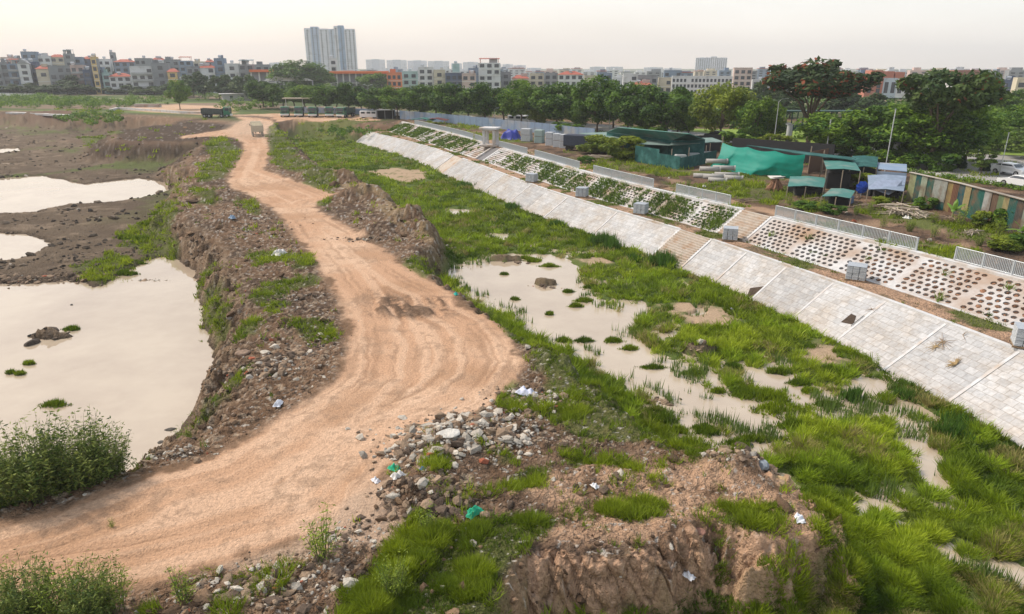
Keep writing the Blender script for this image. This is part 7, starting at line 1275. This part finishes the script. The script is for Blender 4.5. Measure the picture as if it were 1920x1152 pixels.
# footbridge over the road
p0, p1 = P(1452, 262, 0), P(1640, 262, 0); r = empty('footbridge', (p0+p1)/2, math.atan2(*(p1-p0)[1::-1][:2]) if False else 0, 'covered footbridge with dark green girder seen behind the red-flowered tree', 'footbridge'); L = float(p1[0]-p0[0]); m_dg = mat('dark_green_girder', (.03, .07, .06), rough=.7)
q = MB(); q.box((0, 0, 2.4), (L, 2.6, 1.3)); q.build('girder', m_dg, r); q = MB(); q.box((0, 0, 5.3), (L+.5, 3.2, .2)); q.build('roof', m_dg, r)
for i in range(19): q = MB(); q.box((-L/2+.3+(L-.6)*i/18, -1.2, 4.1), (.16, .16, 2.2)); q.build('post', m_dg, r)
for x in (-L*.35, L*.3): q = MB(); q.tube([(x, 0, -.1), (x, 0, 1.8)], .4, 10); q.build('pier', m_conc2, r)
# banana plants by the wall
m_ban = mat('banana_leaf', (.16, .28, .04), rough=.5, trans=.35)
def banana(px, py, h, label, seed):
    p = P(px, py, 0); r = empty('banana_plant', (p[0], p[1], gz(p[0], p[1])), 0, label, 'plant'); rr_ = random.Random(seed); q = MB(); q.tube([(0, 0, -.1), (0, 0, h*.5)], [.09, .05], 7); q.build('stem', cm((.25, .26, .12)), r)
    for i in range(7):
        a = rr_.uniform(0, 6.28); L_ = h*rr_.uniform(.5, .75); el = rr_.uniform(.5, 1.3); vs = []; n_ = 8
        for j in range(n_+1):
            t = j/n_; x = L_*t*math.cos(el)*1.2; z = h*.5+L_*(t*math.sin(el)-.55*t*t*math.cos(el)); w_ = .19*math.sin(math.pi*min(1, t*.95+.08))**.7
            for s_ in (-1, 0, 1): vs.append((x*math.cos(a)-s_*w_*math.sin(a), x*math.sin(a)+s_*w_*math.cos(a), z-(.05 if s_ else 0)))
        q = MB(); q.add(vs, [(3*j+k, 3*j+k+1, 3*j+4+k, 3*j+3+k) for j in range(n_) for k in (0, 1)]); q.build('leaf', m_ban, r)
banana(1783, 418, 2.1, 'young banana plant with upright leaves in front of the patchwork wall', 1); banana(1912, 458, 2.0, 'banana plant with broad leaves at the right edge', 2)
# ---------------------------------------------------------------- air: thin haze over the whole scene, and dust behind the truck
def vol_mat(name, c, dens):
    m = bpy.data.materials.new(name); m.use_nodes = True; t = m.node_tree; t.nodes.remove(t.nodes['Principled BSDF']); v = nd(t, 'ShaderNodeVolumePrincipled'); v.inputs['Color'].default_value = (*c, 1); v.inputs['Density'].default_value = dens; v.inputs['Anisotropy'].default_value = .2
    t.links.new(v.outputs[0], t.nodes['Material Output'].inputs['Volume']); return m
HAZE = True
if HAZE:
    q = MB(); q.box((0, 1200, 42), (6000, 3200, 97)); o = q.build('haze', vol_mat('pale_haze', (.95, .97, 1.0), .00027)); tag(o, kind='stuff')
q = MB(); N_ = 16
for i in range(9):
    t_ = i/8; z_ = -1+2*t_; rr2 = math.sqrt(max(0, 1-z_*z_))
    q.v += [(5.5*rr2*math.cos(2*math.pi*k/N_), 9*rr2*math.sin(2*math.pi*k/N_), 2.2*z_+1.9) for k in range(N_)]
for i in range(8):
    for k in range(N_): q.f.append((i*N_+k, i*N_+(k+1) % N_, (i+1)*N_+(k+1) % N_, (i+1)*N_+k)); q.sm.append(True)
o = q.build('dust_cloud', vol_mat('road_dust', (.95, .80, .65), .022)); o.location = (T2.location.x+1.5, T2.location.y-8, T2.location.z); o.rotation_euler = (0, 0, .35); tag(o, kind='stuff')
